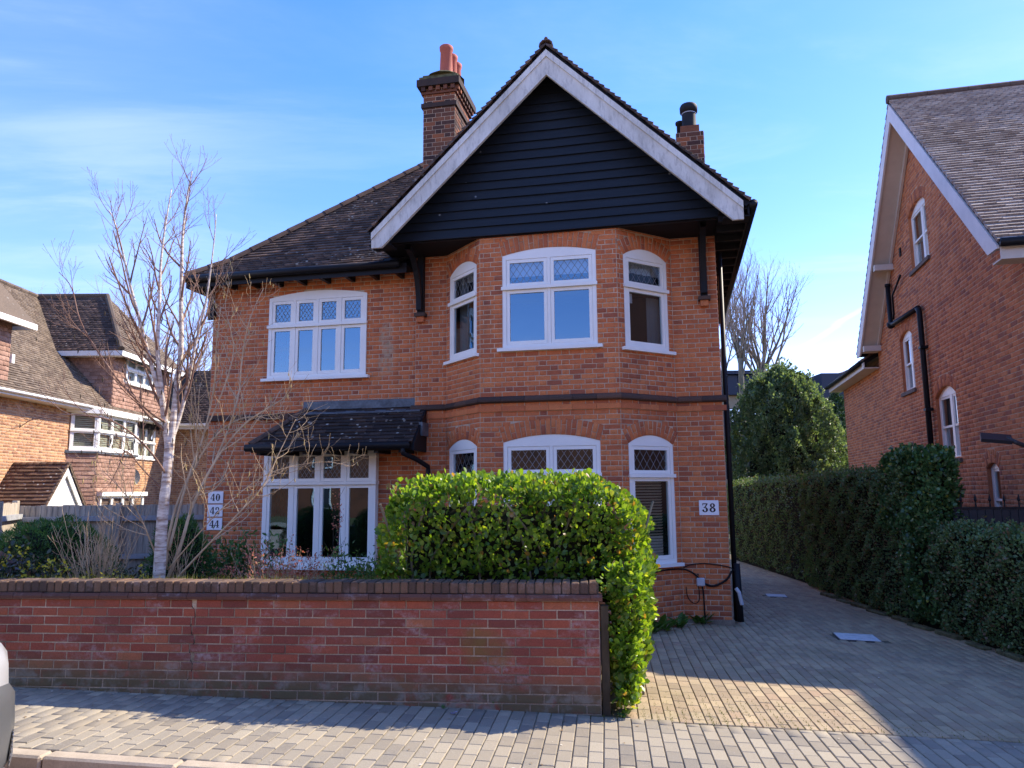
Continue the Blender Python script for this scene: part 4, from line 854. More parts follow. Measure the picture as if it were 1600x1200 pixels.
# -- house number plates hung on the brickwork
def arc_shape(cx, cz, ro, ri, a0, a1, sx=1.0, thin=1.0, n=18):
    """ring segment with heavier sides than top and bottom -> list of quads"""
    q = []
    for k in range(n):
        pts = []
        for a in (a0 + (a1 - a0) * k / n, a0 + (a1 - a0) * (k + 1) / n):
            w = (ro - ri) * (thin + (1 - thin) * abs(math.cos(a))); pts.append(((cx + ro * sx * math.cos(a), cz + ro * math.sin(a)), (cx + (ro * sx - w) * math.cos(a), cz + (ro - w) * math.sin(a))))
        q.append([pts[0][0], pts[1][0], pts[1][1], pts[0][1]])
    return q
def digit(ch, x, z, h):
    """quads for a bold serif numeral of height h with its left edge at x"""
    u = h; P = []
    def A(*a, **k): P.extend(arc_shape(*a, **k))
    if ch == '0': A(x + 0.33 * u, z + 0.5 * u, 0.5 * u, 0.24 * u, 0, 2 * math.pi, sx=0.68, thin=0.30, n=28)
    if ch == '8': A(x + 0.33 * u, z + 0.27 * u, 0.27 * u, 0.06 * u, 0, 2 * math.pi, sx=1.24, thin=0.42, n=26); A(x + 0.33 * u, z + 0.755 * u, 0.245 * u, 0.05 * u, 0, 2 * math.pi, sx=1.14, thin=0.42, n=26)
    if ch == '3':
        A(x + 0.30 * u, z + 0.28 * u, 0.28 * u, 0.06 * u, R(-165), R(88), sx=1.15, thin=0.36); P.append([(x + 0.16 * u, z + 0.475 * u), (x + 0.31 * u, z + 0.475 * u), (x + 0.31 * u, z + 0.565 * u), (x + 0.16 * u, z + 0.565 * u)])
        P.append([(x + 0.03 * u, z + 0.90 * u), (x + 0.60 * u, z + 0.90 * u), (x + 0.60 * u, z + 1.0 * u), (x + 0.03 * u, z + 1.0 * u)]); P.append([(x + 0.44 * u, z + 0.895 * u), (x + 0.24 * u, z + 0.57 * u), (x + 0.38 * u, z + 0.57 * u), (x + 0.60 * u, z + 0.895 * u)]); P.append([(x + 0.03 * u, z + 0.76 * u), (x + 0.11 * u, z + 0.76 * u), (x + 0.11 * u, z + 0.895 * u), (x + 0.03 * u, z + 0.895 * u)])
        A(x + 0.10 * u, z + 0.22 * u, 0.10 * u, 0.0, 0, 2 * math.pi, thin=1, n=12)
    if ch == '4':
        P += [[(x + 0.36 * u, z + 0.08 * u), (x + 0.56 * u, z + 0.08 * u), (x + 0.56 * u, z + u), (x + 0.36 * u, z + u)], [(x + 0.26 * u, z), (x + 0.68 * u, z), (x + 0.68 * u, z + 0.075 * u), (x + 0.26 * u, z + 0.075 * u)],
              [(x - 0.02 * u, z + 0.24 * u), (x + 0.355 * u, z + 0.24 * u), (x + 0.355 * u, z + 0.33 * u), (x - 0.02 * u, z + 0.33 * u)], [(x + 0.565 * u, z + 0.24 * u), (x + 0.70 * u, z + 0.24 * u), (x + 0.70 * u, z + 0.33 * u), (x + 0.565 * u, z + 0.33 * u)],
              [(x - 0.02 * u, z + 0.335 * u), (x + 0.08 * u, z + 0.335 * u), (x + 0.355 * u, z + 0.82 * u), (x + 0.355 * u, z + u)]]
    if ch == '2':
        A(x + 0.31 * u, z + 0.71 * u, 0.29 * u, 0.11 * u, R(-35), R(172), sx=1.05, thin=0.36); P += [[(x + 0.42 * u, z + 0.50 * u), (x + 0.57 * u, z + 0.555 * u), (x + 0.22 * u, z + 0.165 * u), (x + 0.04 * u, z + 0.165 * u)][::-1], [(x + 0.02 * u, z), (x + 0.64 * u, z), (x + 0.64 * u, z + 0.16 * u), (x + 0.02 * u, z + 0.16 * u)], [(x + 0.54 * u, z + 0.165 * u), (x + 0.64 * u, z + 0.165 * u), (x + 0.64 * u, z + 0.30 * u), (x + 0.57 * u, z + 0.30 * u)]]
        A(x + 0.12 * u, z + 0.70 * u, 0.10 * u, 0.0, 0, 2 * math.pi, thin=1, n=12)
    return P
def number_sign(txt, xc, zc, w, h, y, label, group=None):
    t = thing('house_number_sign', label, 'sign', HM @ Vector((xc, y, zc)), -HTH, group)
    MB().bbox(-w / 2, w / 2, -0.014, 0, -h / 2, h / 2, 0.003).obj('plate', PLATE, t)
    dh = h * 0.60; adv = dh * 0.80; tw = adv * (len(txt) - 1) + dh * 0.66
    for i, ch in enumerate(txt):
        mb = MB(); sub = 0
        for j, q in enumerate(digit(ch, -tw / 2 + i * adv, -dh / 2, dh)):
            yy = -0.0155 - 0.00004 * (j % 40); mb.add([(p[0], yy, p[1]) for p in q], [(0, 1, 2, 3)])
        mb.obj('numeral', INK, t)
number_sign('38', -0.248, 1.577, 0.265, 0.205, -0.010, 'white plate reading 38 on the right-hand pier of the brick house')
number_sign('40', -7.945, 1.767, 0.27, 0.19, 0.04, 'white plate reading 40, topmost of three at the left house corner')
number_sign('42', -7.945, 1.556, 0.27, 0.19, 0.04, 'white plate reading 42, middle of three at the left house corner')
number_sign('44', -7.945, 1.345, 0.27, 0.19, 0.04, 'white plate reading 44, lowest of three at the left house corner')
# ================================================================== GROUND, ROAD, PAVEMENT, DRIVEWAY
PTH = R(7.0); pu = Vector((math.cos(PTH), -math.sin(PTH), 0)); pv = Vector((math.sin(PTH), math.cos(PTH), 0))
def pw(u, v, dz=0.0):
    p = pu * u + pv * v; return Vector((p.x, p.y, gz(p.x, p.y) + dz))
def build_ground():
    def sheet(name, us, vs, dz, mat, thick=0.0):
        mb = MB(); nu = len(us)
        for v in vs:
            for u in us: mb.v.append(tuple(pw(u, v, dz)))
        for j in range(len(vs) - 1):
            for i in range(nu - 1): mb.f.append((j * nu + i, j * nu + i + 1, (j + 1) * nu + i + 1, (j + 1) * nu + i))
        o = mb.obj(name, mat); o['kind'] = 'structure'; return o
    US = [-1500, -300, -60, -17, -10, -5, 0, 5, 9, 13, 17, 60, 300, 1500]
    sheet('ground', US, [-1500, -200, -40, -10, 0, 4.7, 10, 20, 40, 120, 400, 1500], -0.16, GROUND)
    sheet('road', [-200, -60, -17, -10, -5, 0, 5, 9, 13, 60, 200], [-5.0, 0, 4.70], -0.118, ROAD_BOUNCE)
    pav = sheet('pavement', [-60, -17, -10, -5, 0, 4, 8, 13, 60], [4.825, 5.6, 6.2, 6.9], -0.014, SAND)
    far = sheet('opposite_pavement', [-60, -17, -5, 0, 5, 13, 60], [-7.0, -5.0], -0.02, PAVER)
    dr = sheet('driveway', [-0.2, 2, 4, 6.4], [6.245, 8, 10, 13, 17, 22, 26], -0.010, DRIVESAND)
    # kerb stones
    kb = tag(put('kerb', None), kind='structure')
    for i in range(26):
        u0 = -8.2 + i * 0.915; u = u0 + 0.455; p = pw(u, 4.76)
        M = Matrix.Translation(p) @ Matrix.Rotation(-PTH, 4, 'Z') @ Matrix.Rotation(math.atan(0.028 * math.cos(PTH)), 4, 'Y')
        MB().bbox(-0.452, 0.452, -0.063, 0.063, -0.16, 0.004, 0.014).obj('kerb_stone', KERB, kb, M)
    # small block paving: individually laid, columns staggered, each block a touch uneven
    slope = math.atan(0.028)
    def lay(owner, mat, u0, u1, v0f, v1f, w, l, gap, name, rest, skip=None, dz=0.0, limit=300, vis=None):
        P = Pieces(); u = u0; k = 0
        while u < u1:
            off = (k % 2) * l * 0.5 + random.uniform(-0.012, 0.012); v0, v1 = v0f(u), v1f(u); v = v0 - off
            while v < v1:
                a, b = max(v, v0), min(v + l, v1)
                if b - a > 0.03 and not (skip and skip(u + w / 2, (a + b) / 2)):
                    c = pw(u + w / 2, (a + b) / 2, dz)
                    tl = random.gauss(0, 0.006)
                    x = Vector((pu.x, pu.y, -0.028 * pu.x)).normalized(); z = (pv + Vector((0, 0, tl - 0.028 * pv.x))).normalized(); y = z.cross(x).normalized(); z = x.cross(y)
                    M = Matrix((x, y, z)).transposed().to_4x4(); M.translation = c
                    P.add(M, -w / 2 + gap / 2, w / 2 - gap / 2, -(b - a) / 2 + gap / 2 + random.uniform(-.001, .001), (b - a) / 2 - gap / 2, 0.0 + random.uniform(-0.0015, 0.0025), None, 0.005, 0.03)
                v += l
            u += w; k += 1
        P.emit(owner, name, mat, limit, rest, vis)
    lay(pav, PAVER, -6.2, 7.2, lambda u: 4.832, lambda u: min(6.235 + max(0, -u) * 0.036 + 0.06 * (u < 0.4), 6.8), 0.104, 0.205, 0.007, 'paver', 'paving', vis=lambda px, c: True)
    man = [(4.33, 9.90, 0.50, 0.46), (4.66, 13.80, 0.36, 0.34)]
    def skip(u, v):
        p = pu * u + pv * v
        return any(abs(p.x - X) < w / 2 + 0.03 and abs(p.y - Y) < h / 2 + 0.03 for X, Y, w, h in man)
    lay(dr, DRIVEPAVER, 0.10, 6.3, lambda u: 6.252, lambda u: 22.0, 0.104, 0.205, 0.0065, 'paver', 'block_paving', skip, vis=lambda px, c: px[0] > 1000)
    for i, (X, Y, w, h) in enumerate(man):
        t = thing('manhole_cover', ['pale metal manhole cover in the driveway, the nearer and larger', 'pale metal manhole cover in the driveway, farther up beside the hedge'][i], 'manhole cover', (X, Y, gz(X)), -R(12), 'manhole covers in the driveway')
        t.rotation_euler = (0, math.atan(0.028), -R(12))
        MB().box(-w / 2, w / 2, -h / 2, h / 2, -0.03, 0.004).obj('frame', GREYMET, t); MB().bbox(-w / 2 + 0.015, w / 2 - 0.015, -h / 2 + 0.015, h / 2 - 0.015, 0.0, 0.012, 0.004).obj('lid', COVER, t)
    # litter dropped on the pavement
    p = pw(-0.45 - 0.62, 5.98) ; p = at_y(709, 1122, 6.22); p.z = gz(p.x) + 0.004
    mb = MB(); 
    for k in range(5): mb.quad(*[(p.x + random.uniform(-.03, .03), p.y + random.uniform(-.02, .02), p.z + random.uniform(0, .02)) for _ in range(4)])
    tag(mb.obj('litter', plain('crumpled_foil', (0.25, 0.22, 0.35), 0.3, 0.6)), 'small crumpled wrapper lying on the pavement by the wall', 'litter')
build_ground()
def build_scatter():
    g = np.random.default_rng(77)
    # grit, crumbs of leaf and moss in the joints of pavement and drive
    def onp(u, v, dz): return np.array([tuple(pw(a, b, dz)) for a, b in zip(u, v)])
    n = 260; P_ = onp(np.concatenate([g.uniform(-5.5, 5.5, 150), g.uniform(0.2, 5.6, 110)]), np.concatenate([np.where(g.random(150) < 0.5, g.uniform(4.85, 6.1, 150), 6.05 + 0.05 * g.random(150)), g.uniform(6.3, 9.5, 110)]), 0.006)
    V, F = leaf_arrays(P_, g.normal(0, 1, (n, 3)) * np.array([1, 1, 0.15]), np.tile([0, 0, 1.0], (n, 1)) + g.normal(0, 0.25, (n, 3)), g.uniform(0.008, 0.03, n), 1.0, 1.5)
    foliage('fallen_leaves', None, DEADLEAF, V, F, 'stuff')
    m = 5200; u = np.concatenate([g.normal(0.9, 0.55, 2600), g.uniform(0.2, 5.2, 1300), g.uniform(5.2, 5.75, 1300)]); v = np.concatenate([6.25 + np.abs(g.normal(0, 0.45, 2600)), 6.25 + np.abs(g.normal(0, 0.10, 1300)), g.uniform(6.4, 16, 1300)])
    k = np.round(u / 0.104) * 0.104 + 0.10 - 0.104 * np.round(0.10 / 0.104) + g.normal(0, 0.004, m); u = np.where(g.random(m) < 0.75, k + 0.048, u)
    P_ = onp(u, v, -0.008); V, F = needle_arrays(P_, g.normal(0, 0.5, (m, 3)) + np.array([0, 0, 0.8]), g.normal(0, 1, (m, 3)), g.uniform(0.010, 0.026, m), 0.35); foliage('moss', None, MOSS, V, F, 'stuff')

# ================================================================== GARDEN WALL
WTH = R(5.2); WO = Vector((0.689, 6.299, 0.0))
def build_garden_wall():
    g = thing('garden_wall', 'low red brick garden wall with brick-on-edge coping and mossy foot beside the pavement', 'wall', WO, -WTH)
    GM = Matrix.Translation(WO) @ Matrix.Rotation(-WTH, 4, 'Z'); LEN = 7.4
    base = lambda x: -0.09
    P = Pieces()
    crack = -3.42
    w = Wall(plane(0, 0, 0), -0.15, 0.815, lambda z: (-LEN, 0.0)); w.backing(g, 'wall_core', MORTAR_WALL)
    MB().box(-LEN, -0.001, 0.001, 0.225, -0.3, 0.865).obj('wall_core', MORTAR_WALL, g)
    def skipb(x, z): return z < gz(WO.x + x) - 0.10
    w.bricks(P, course=0.0727, S_=0.2265, joint=0.0105, proud=0.006, bond='stretcher', voussoirs=False, zstart=-0.13, clip=skipb)
    we = Wall(plane(0.0, 0, R(90)), -0.15, 0.815, lambda z: (0, 0.225)); we.bricks(P, course=0.0727, bond='stretcher', zstart=-0.13, voussoirs=False)
    # the long vertical settlement crack: bricks on its two sides stand a little apart
    Q = Pieces()
    for q in P.p:
        M, x0, x1, z0, z1, pb, pt, ch, bk = q
        if M.to_3x3()[0][0] > 0.5 and x0 < crack + 0.02 * math.sin(z0 * 30) < x1 and 0.15 < z0 < 0.80:
            c = crack + 0.02 * math.sin(z0 * 30)
            if c - 0.006 - x0 > 0.02: Q.add(M, x0, c - 0.006, z0, z1, pb, pt, ch, bk)
            if x1 - c - 0.006 > 0.02: Q.add(M, c + 0.006, x1, z0, z1, pb + 0.004, pt + 0.004, ch, bk)
        else: Q.add(M, x0, x1, z0, z1, pb, pt, ch, bk)
    Q.emit(g, 'brick', BRICK_WALL, 330, 'brickwork', None, GM)
    # projecting tile course then brick-on-edge coping
    x = -LEN; k = 0
    while x < 0.02:
        xe = min(x + 0.262, 0.03); dz = random.uniform(-0.002, 0.002)
        MB().prism_x(x + 0.002, xe - 0.002, [(0.24, 0.817), (-0.030, 0.817), (-0.034, 0.842 + dz), (-0.018, 0.866 + dz), (0.24, 0.868 + dz)]).obj('coping_tile', COPTILE, g); x = xe
        if xe >= 0.03: break
    x = -LEN
    while x < 0.0:
        wd = random.uniform(0.066, 0.075); xe = min(x + wd, 0.004)
        if xe - x > 0.03:
            dy = random.uniform(-0.004, 0.004); dz = random.uniform(-0.005, 0.004)
            MB().bbox(x + 0.0045, xe - 0.0045, -0.004 + dy, 0.225, 0.869, 0.962 + dz, 0.006).obj('coping_brick', BRICK_COPING, g)
        x = xe
    MB().box(-LEN, 0.0, 0.006, 0.22, 0.868, 0.945).obj('wall_core', MORTAR_DARK, g)
    ck = MB(); zs = np.arange(0.16, 0.815, 0.03)
    for za, zb in zip(zs, zs[1:]):
        f = lambda z: crack + 0.02 * math.sin(z * 30) + 0.004 * math.sin(z * 140)
        ck.add([(f(za) - 0.004, -0.0015, za), (f(za) + 0.004, -0.0015, za), (f(zb) + 0.004, -0.0015, zb), (f(zb) - 0.004, -0.0015, zb)], [(0, 1, 2, 3)])
    ck.obj('settlement_crack', INK, g)
    # weathered timber post strapped to the wall's end
    MB().bbox(0.010, 0.075, 0.01, 0.10, -0.35, 0.78, 0.006).obj('post', DARKSTEM, thing('timber_post', 'dark weathered timber post standing against the right end of the garden wall', 'post', WO, -WTH))
COPTILE = brick_mat('coping_tile', [(0, (0.10, 0.05, 0.038)), (1, (0.17, 0.075, 0.05))], grime_amt=0.5, white=0.9)
build_garden_wall()
def wl(x, y, z=0): return Matrix.Translation(WO) @ Matrix.Rotation(-WTH, 4, 'Z') @ Vector((x, y, z))
# raised garden bed behind the wall
def build_garden():
    mb = MB(); nx, ny = 40, 16; xs = np.linspace(-7.3, 0.62, nx); ys = np.linspace(0.226, 5.2, ny)
    for j, y in enumerate(ys):
        for i, x in enumerate(xs):
            h = 0.80 - 0.42 * min(1, (y - 0.2) / 3.2) + 0.03 * math.sin(x * 3.1 + y * 2) + 0.025 * math.sin(x * 7.7 - y * 5)
            if x > 0.0: h = -0.10 - 0.028 * x - 0.02
            p = wl(x, y, h); mb.v.append(tuple(p))
    for j in range(ny - 1):
        for i in range(nx - 1): mb.f.append((j * nx + i, j * nx + i + 1, (j + 1) * nx + i + 1, (j + 1) * nx + i))
    o = mb.obj('garden_bed', SOIL, None, None, True); o['kind'] = 'structure'
build_garden()

# ================================================================== RIGHT-HAND HOUSE
RC = Vector((7.436, 11.128, -0.328)); RTH = R(13); RK = 1.04
def build_right_house():
    h = thing('neighbour_house', 'red brick house on the right with white barge boards and pale brown tiled gable roof', 'house', RC, -RTH)
    h.scale = (RK, RK, RK); WM = Matrix.Translation(RC) @ Matrix.Rotation(-RTH, 4, 'Z') @ Matrix.Diagonal((RK, RK, RK, 1))
    D0, D1, AP, TZ, sl = -0.78, 7.35, 3.31, 9.56, 0.985
    EZ = 5.35
    roofz = lambda d: TZ - 0.22 - sl * abs(d - AP)
    # gable wall faces -x (towards the driveway): plane x to the right = -d
    gm = plane(0, 0, R(-90))
    H = lambda d0, d1, z0, zs, rise, vh=0.21: dict(x0=-d1, x1=-d0, z0=z0, zs=zs, rise=rise, vh=vh, reveal=0.085)
    holes = [H(3.05, 4.17, 6.26, 7.38, 0.17), H(4.57, 5.47, 3.96, 5.09, 0.14), H(2.32, 3.43, 2.46, 3.60, 0.17), H(0.76, 1.25, 1.25, 2.24, 0.09)]
    def solid(z):
        if z < EZ: return (-D1, -D0)
        half = max(0, (TZ - 0.25 - z) / sl); return (max(-D1, -AP - half), min(-D0, -AP + half))
    w = Wall(gm, -0.3, TZ - 0.3, solid, holes, [EZ] + list(np.arange(EZ, TZ - 0.3, 0.5)))
    w.backing(h, 'wall', MORTAR, rmat=BRICK_RIGHT)
    P = Pieces(); w.bricks(P, course=0.0715, zstart=-0.3, S_=0.219, H_=0.109, joint=0.009)
    # far lower wing, set back a touch
    w2 = Wall(plane(0.03, 0, R(-90)), -0.3, 4.95, lambda z: (-11.85, -D1)); w2.backing(h, 'wall', MORTAR); w2.bricks(P, course=0.0715, S_=0.219, H_=0.109, zstart=-0.3)
    # front wall (faces the street)
    w3 = Wall(plane(0, D0, 0), -0.3, EZ, lambda z: (0, 4.5)); w3.backing(h, 'wall', MORTAR); w3.bricks(P, course=0.0715, S_=0.219, H_=0.109, zstart=-0.3)
    P.emit(h, 'brick', BRICK_RIGHT, 300, 'brickwork', lambda px, c: px[1] < 705 or (px[0] > 1495 and px[1] < 780), WM)
    MB().box(0.2, 9.0, D1 - 0.15, D1, -0.3, EZ).box(0.1, 3.3, 11.7, 11.85, -0.3, 4.9).box(8.9, 9.0, D0, D1, -0.3, EZ).box(0.3, 9, 3.2, 3.3, -0.3, 5).obj('wall', MORTAR, h)
    # main roof: ridge along x; slopes to street (near) and back (far)
    X0 = -0.42; X1 = 9.0
    zr = lambda d: TZ - sl * abs(d - AP)
    dn, df = -1.10, 7.72
    dk = MB(); dk.slab([(X0 + 0.03, dn, zr(dn) - 0.03), (X1, dn, zr(dn) - 0.03), (X1, AP, TZ - 0.03), (X0 + 0.03, AP, TZ - 0.03)], 0.07); dk.slab([(X1, df, zr(df) - 0.03), (X0 + 0.03, df, zr(df) - 0.03), (X0 + 0.03, AP, TZ - 0.03), (X1, AP, TZ - 0.03)], 0.07)
    roof = dk.obj('roof', DARKWOOD, h)
    T = Pieces(); ln = math.hypot(1, sl)
    tiles(T, slope_frame((0, dn, zr(dn)), (1, 0, 0), (0, 1, sl)), (AP - dn) * ln, lambda s: (X0, 4.6), pb=0.03, pt=0.0, jitter=0.008)
    tiles(T, slope_frame((0, df, zr(df)), (-1, 0, 0), (0, -1, sl)), (df - AP) * ln, lambda s: (-4.6, -X0), pb=0.03, pt=0.0)
    T.emit(roof, 'roof_tile', TILE_RIGHT, 300, 'roof_tiling', None, WM)
    for i in range(14): MB().tube([(X0 - 0.02 + i * 0.36, AP, TZ + 0.01), (X0 + 0.335 + i * 0.36, AP, TZ + 0.01)], 0.085, 10).obj('ridge_tile', GREYMET if False else RIDGE, roof)
    # front wing (outside the picture to the right): its ridge runs towards the street and shades the drive
    FX, FZ, FW = 5.34, 9.62, 2.4
    fz = lambda a: FZ - 1.1 * abs(a - FX)
    fm = MB(); fm.slab([(FX, -4.5, FZ), (FX, 3.4, FZ), (FX - FW, 3.4, fz(FX - FW)), (FX - FW, -4.5, fz(FX - FW))], 0.12); fm.slab([(FX, 3.4, FZ), (FX, -4.5, FZ), (FX + FW, -4.5, fz(FX + FW)), (FX + FW, 3.4, fz(FX + FW))], 0.12)
    fm.obj('roof', TILE_RIGHT, h)
    MB().prism([(FX - 2.1, -0.3), (FX + 2.1, -0.3), (FX + 2.1, fz(FX + 2.1) - 0.2), (FX, FZ - 0.2), (FX - 2.1, fz(FX - 2.1) - 0.2)], -4.2, D0 + 0.3).obj('wall', BRICK_RIGHT, h)
    # barge boards, soffit boxes
    for sg, dE in ((-1, -1.06), (1, 7.68)):
        ti, tt = 0.36, 0.10
        top = lambda d: TZ - 0.09 - sl * abs(d - AP)
        zE = 5.12
        pts = [(AP, top(AP) - ti), (AP, top(AP)), (dE, top(dE)), (dE, zE), (AP + sg * (top(AP) - ti - zE) / sl, zE)]
        mb = MB(); v = [(X0, d, z) for d, z in pts] + [(X0 + 0.035, d, z) for d, z in pts]; n = 5
        mb.add(v, [tuple(range(n)), tuple(range(2 * n - 1, n - 1, -1))] + [(i, n + i, n + (i + 1) % n, (i + 1) % n) for i in range(n)]).obj('barge_board', BARGE2, h)
        # sloping soffit between barge and wall
        q = [(X0 + 0.036, AP, top(AP) - ti * 0.75), (-0.005, AP, top(AP) - ti * 0.75), (-0.005, dE - sg * 0.3, top(dE - sg * 0.3) - ti * 0.75), (X0 + 0.036, dE - sg * 0.3, top(dE - sg * 0.3) - ti * 0.75)]
        MB().slab(q if sg > 0 else q[::-1], 0.02).obj('soffit', CREAM, h)
        # plate along the wall under the soffit
        q = [(-0.06, AP, top(AP) - ti * 0.8), (-0.012, AP, top(AP) - ti * 0.8), (-0.012, dE - sg * 0.4, top(dE - sg * 0.4) - ti * 0.8), (-0.06, dE - sg * 0.4, top(dE - sg * 0.4) - ti * 0.8)]
        MB().slab(q if sg > 0 else q[::-1], 0.11).obj('wall_plate', CREAM, h)
    for d in (5.55, 7.1):
        z = TZ - 0.5 - sl * abs(d - AP); MB().box(X0 + 0.04, 0.05, d - 0.07, d + 0.07, z - 0.15, z - 0.02).obj('purlin_end', CREAM, h)
    # near eave: gutter, fascia, box end
    MB().tube([(X0 + 0.02, dn - 0.05, zr(dn) - 0.04), (X1 - 3, dn - 0.05, zr(dn) - 0.05)], 0.06, 10).obj('gutter', BLACK, h, None, True)
    MB().box(X0 + 0.04, 5, dn + 0.02, dn + 0.05, zr(dn) - 0.25, zr(dn) - 0.03).box(X0 + 0.04, 5, dn + 0.05, D0, zr(dn) - 0.25, zr(dn) - 0.23).obj('fascia', CREAM, h)
    MB().tube([(0.12, dn - 0.05, zr(dn) - 0.08), (0.12, dn - 0.05, zr(dn) - 0.2), (0.12, D0 - 0.07, zr(dn) - 0.45), (0.12, D0 - 0.07, 0)], 0.04, 8).obj('downpipe', BLACK, h, None, True)
    # far wing roof: low eaves poking past the wall
    wz = 5.02
    fw_ = MB().slab([(-0.32, D1 + 0.1, wz), (-0.32, 12.2, wz), (1.6, 11.0, wz + 1.15), (1.6, D1 + 0.1, wz + 1.15)][::-1], 0.09).obj('roof', DARKWOOD, h)
    T3 = Pieces(); tiles(T3, slope_frame((-0.34, 0, wz + 0.02), (0, -1, 0), (1.92, 0, 1.15)), 2.23, lambda s: (-12.22 + s * 0.54, -D1 - 0.05), pb=0.03, pt=0.0); T3.emit(fw_, 'roof_tile', TILE_DARK, 60, 'roof_tiling', None, WM)
    MB().slab([(-0.32, 12.2, wz), (3.5, 12.2, wz), (1.6, 11.0, wz + 1.15)], 0.08).slab([(3.5, 12.2, wz), (3.5, D1, wz), (1.6, D1, wz + 1.15), (1.6, 11.0, wz + 1.15)], 0.08).obj('roof', TILE_DARK, h)
    MB().box(-0.30, 0.02, D1 + 0.1, 12.1, wz - 0.20, wz - 0.17).box(-0.325, -0.301, D1 + 0.1, 12.15, wz - 0.2, wz - 0.05).obj('soffit', CREAM, h)
    MB().tube([(-0.38, D1 + 0.3, wz - 0.05), (-0.38, 12.2, wz - 0.05)], 0.055, 8).obj('gutter', BLACK, h, None, True)
    # sash windows, recessed in their reveals
    def sash(d0, d1, z0, zs, rise, split, lab=None):
        x0, x1 = -d1, -d0; xs = [x0 + 0.05, x0 + 0.05 + (x1 - x0 - 0.1) * split, x1 - 0.05] if split else [x0 + 0.05, x1 - 0.05]
        ztr = z0 + (zs - z0) * 0.52
        f = MB(); y = 0.06; dp = 0.07
        f.box(x0, x0 + 0.05, y, y + dp, z0, zs); f.box(x1 - 0.05, x1, y, y + dp, z0, zs); f.box(x0 + 0.05, x1 - 0.05, y, y + dp, z0, z0 + 0.05)
        hole = dict(x0=x0, x1=x1, zs=zs, rise=rise); Rr, zc, th = arc(hole); cx = (x0 + x1) / 2
        f.prism([(x0, zs), (x1, zs)] + [(cx + Rr * math.sin(t), zc + Rr * math.cos(t)) for t in np.linspace(th, -th, 13)], y, y + dp)
        for xm in xs[1:-1]: f.box(xm - 0.055, xm + 0.055, y + 0.002, y + dp - 0.002, z0 + 0.05, zs)
        win = f.obj('window', WHITE, h, gm)
        for i in range(len(xs) - 1):
            xa = xs[i] + (0.055 if i else 0); xb = xs[i + 1] - (0.055 if i < len(xs) - 2 else 0)
            for (a, b, yy) in ((ztr - 0.02, zs - 0.004, y + 0.012), (z0 + 0.052, ztr + 0.015, y + 0.046)):
                c = MB(); ring(c, xa + 0.002, xb - 0.002, a, b, 0.038, yy, yy + 0.03); c.obj('sash', WHITE, win)
                MB().quad((xa + 0.04, yy + 0.016, a + 0.038), (xb - 0.04, yy + 0.016, a + 0.038), (xb - 0.04, yy + 0.016, b - 0.038), (xa + 0.04, yy + 0.016, b - 0.038)).obj('pane', GLASS_R, win)
        MB().box(x0 + 0.02, x1 - 0.02, y + 0.12, y + 0.125, z0, zs).obj('net_curtain', CURTAIN, win)
        MB().box(x0 - 0.06, x1 + 0.06, -0.05, 0.11, z0 - 0.075, z0 - 0.002).obj('sill', SILLDARK, win)
        return win
    sash(3.05, 4.17, 6.26, 7.38, 0.17, 0.62); sash(4.57, 5.47, 3.96, 5.09, 0.14, 0.62); sash(2.32, 3.43, 2.46, 3.60, 0.17, 0.60); sash(0.76, 1.25, 1.25, 2.24, 0.09, 0)
    # soil pipes
    gp = lambda pts, r=0.05, n='soil_pipe': MB().tube([(-0.085, d, z) for d, z in pts], r, 10).obj(n, BLACK, h, None, True)
    gp([(3.62, -0.1), (3.64, 5.28), (3.66, 5.36), (3.74, 5.42)], 0.052); gp([(3.70, 5.42), (5.55, 5.50), (5.72, 5.56), (5.73, 6.40)], 0.05); gp([(5.73, 6.38), (5.73, 6.44)], 0.062)
    gp([(5.5, 5.6), (5.42, 5.7), (5.42, 6.1), (4.7, 6.35)], 0.022); gp([(5.78, 5.55), (5.74, 5.5), (5.70, 5.5)], 0.075)
    for z in (1.9, 3.4, 4.6): MB().box(-0.145, -0.008, 3.555, 3.70, z, z + 0.05).obj('pipe_bracket', BLACK, h)
    # wall fittings
    MB().box(-0.22, -0.008, 3.95, 4.75, 2.60, 2.70).obj('flue_box', GREYMET, h); MB().box(-0.03, -0.008, 4.78, 4.88, 6.80, 6.98).obj('air_brick', BLACK, h)
    c = MB().box(-0.03, -0.008, 7.0, 7.12, 2.33, 2.45).tube([(-0.03, 7.06, 2.39), (-0.12, 7.02, 2.36), (-0.24, 6.9, 2.34)], 0.035, 8).obj('security_camera', GREYMET, h)
    MB().tube([(-0.02, 4.62, 8.05), (-0.12, 4.55, 8.1), (-0.17, 4.55, 8.02)], 0.04, 8).obj('alarm_light', CREAM, h)
    fl = MB().tube([(-0.008, -0.55, 2.45), (-0.25, -0.6, 2.55), (-0.34, -0.55, 2.62)], 0.03, 8).obj('flood_light', GREYMET, h)
    MB().box(-0.18, 0.18, -0.02, 0.03, -0.10, 0.10).obj('lamp_head', GREYMET, fl, Matrix.Translation((-0.45, -0.5, 2.62)) @ Matrix.Rotation(R(-60), 4, 'X') @ Matrix.Rotation(R(15), 4, 'Y'))
BARGE2 = plain('cream_barge_paint', (0.70, 0.66, 0.63), 0.5, 0.3, 0.12, 3, bump=0.05); SILLDARK = plain('dark_stone_sill', (0.15, 0.12, 0.10), 0.85, 0.2, 0.25, 8)
build_right_house()

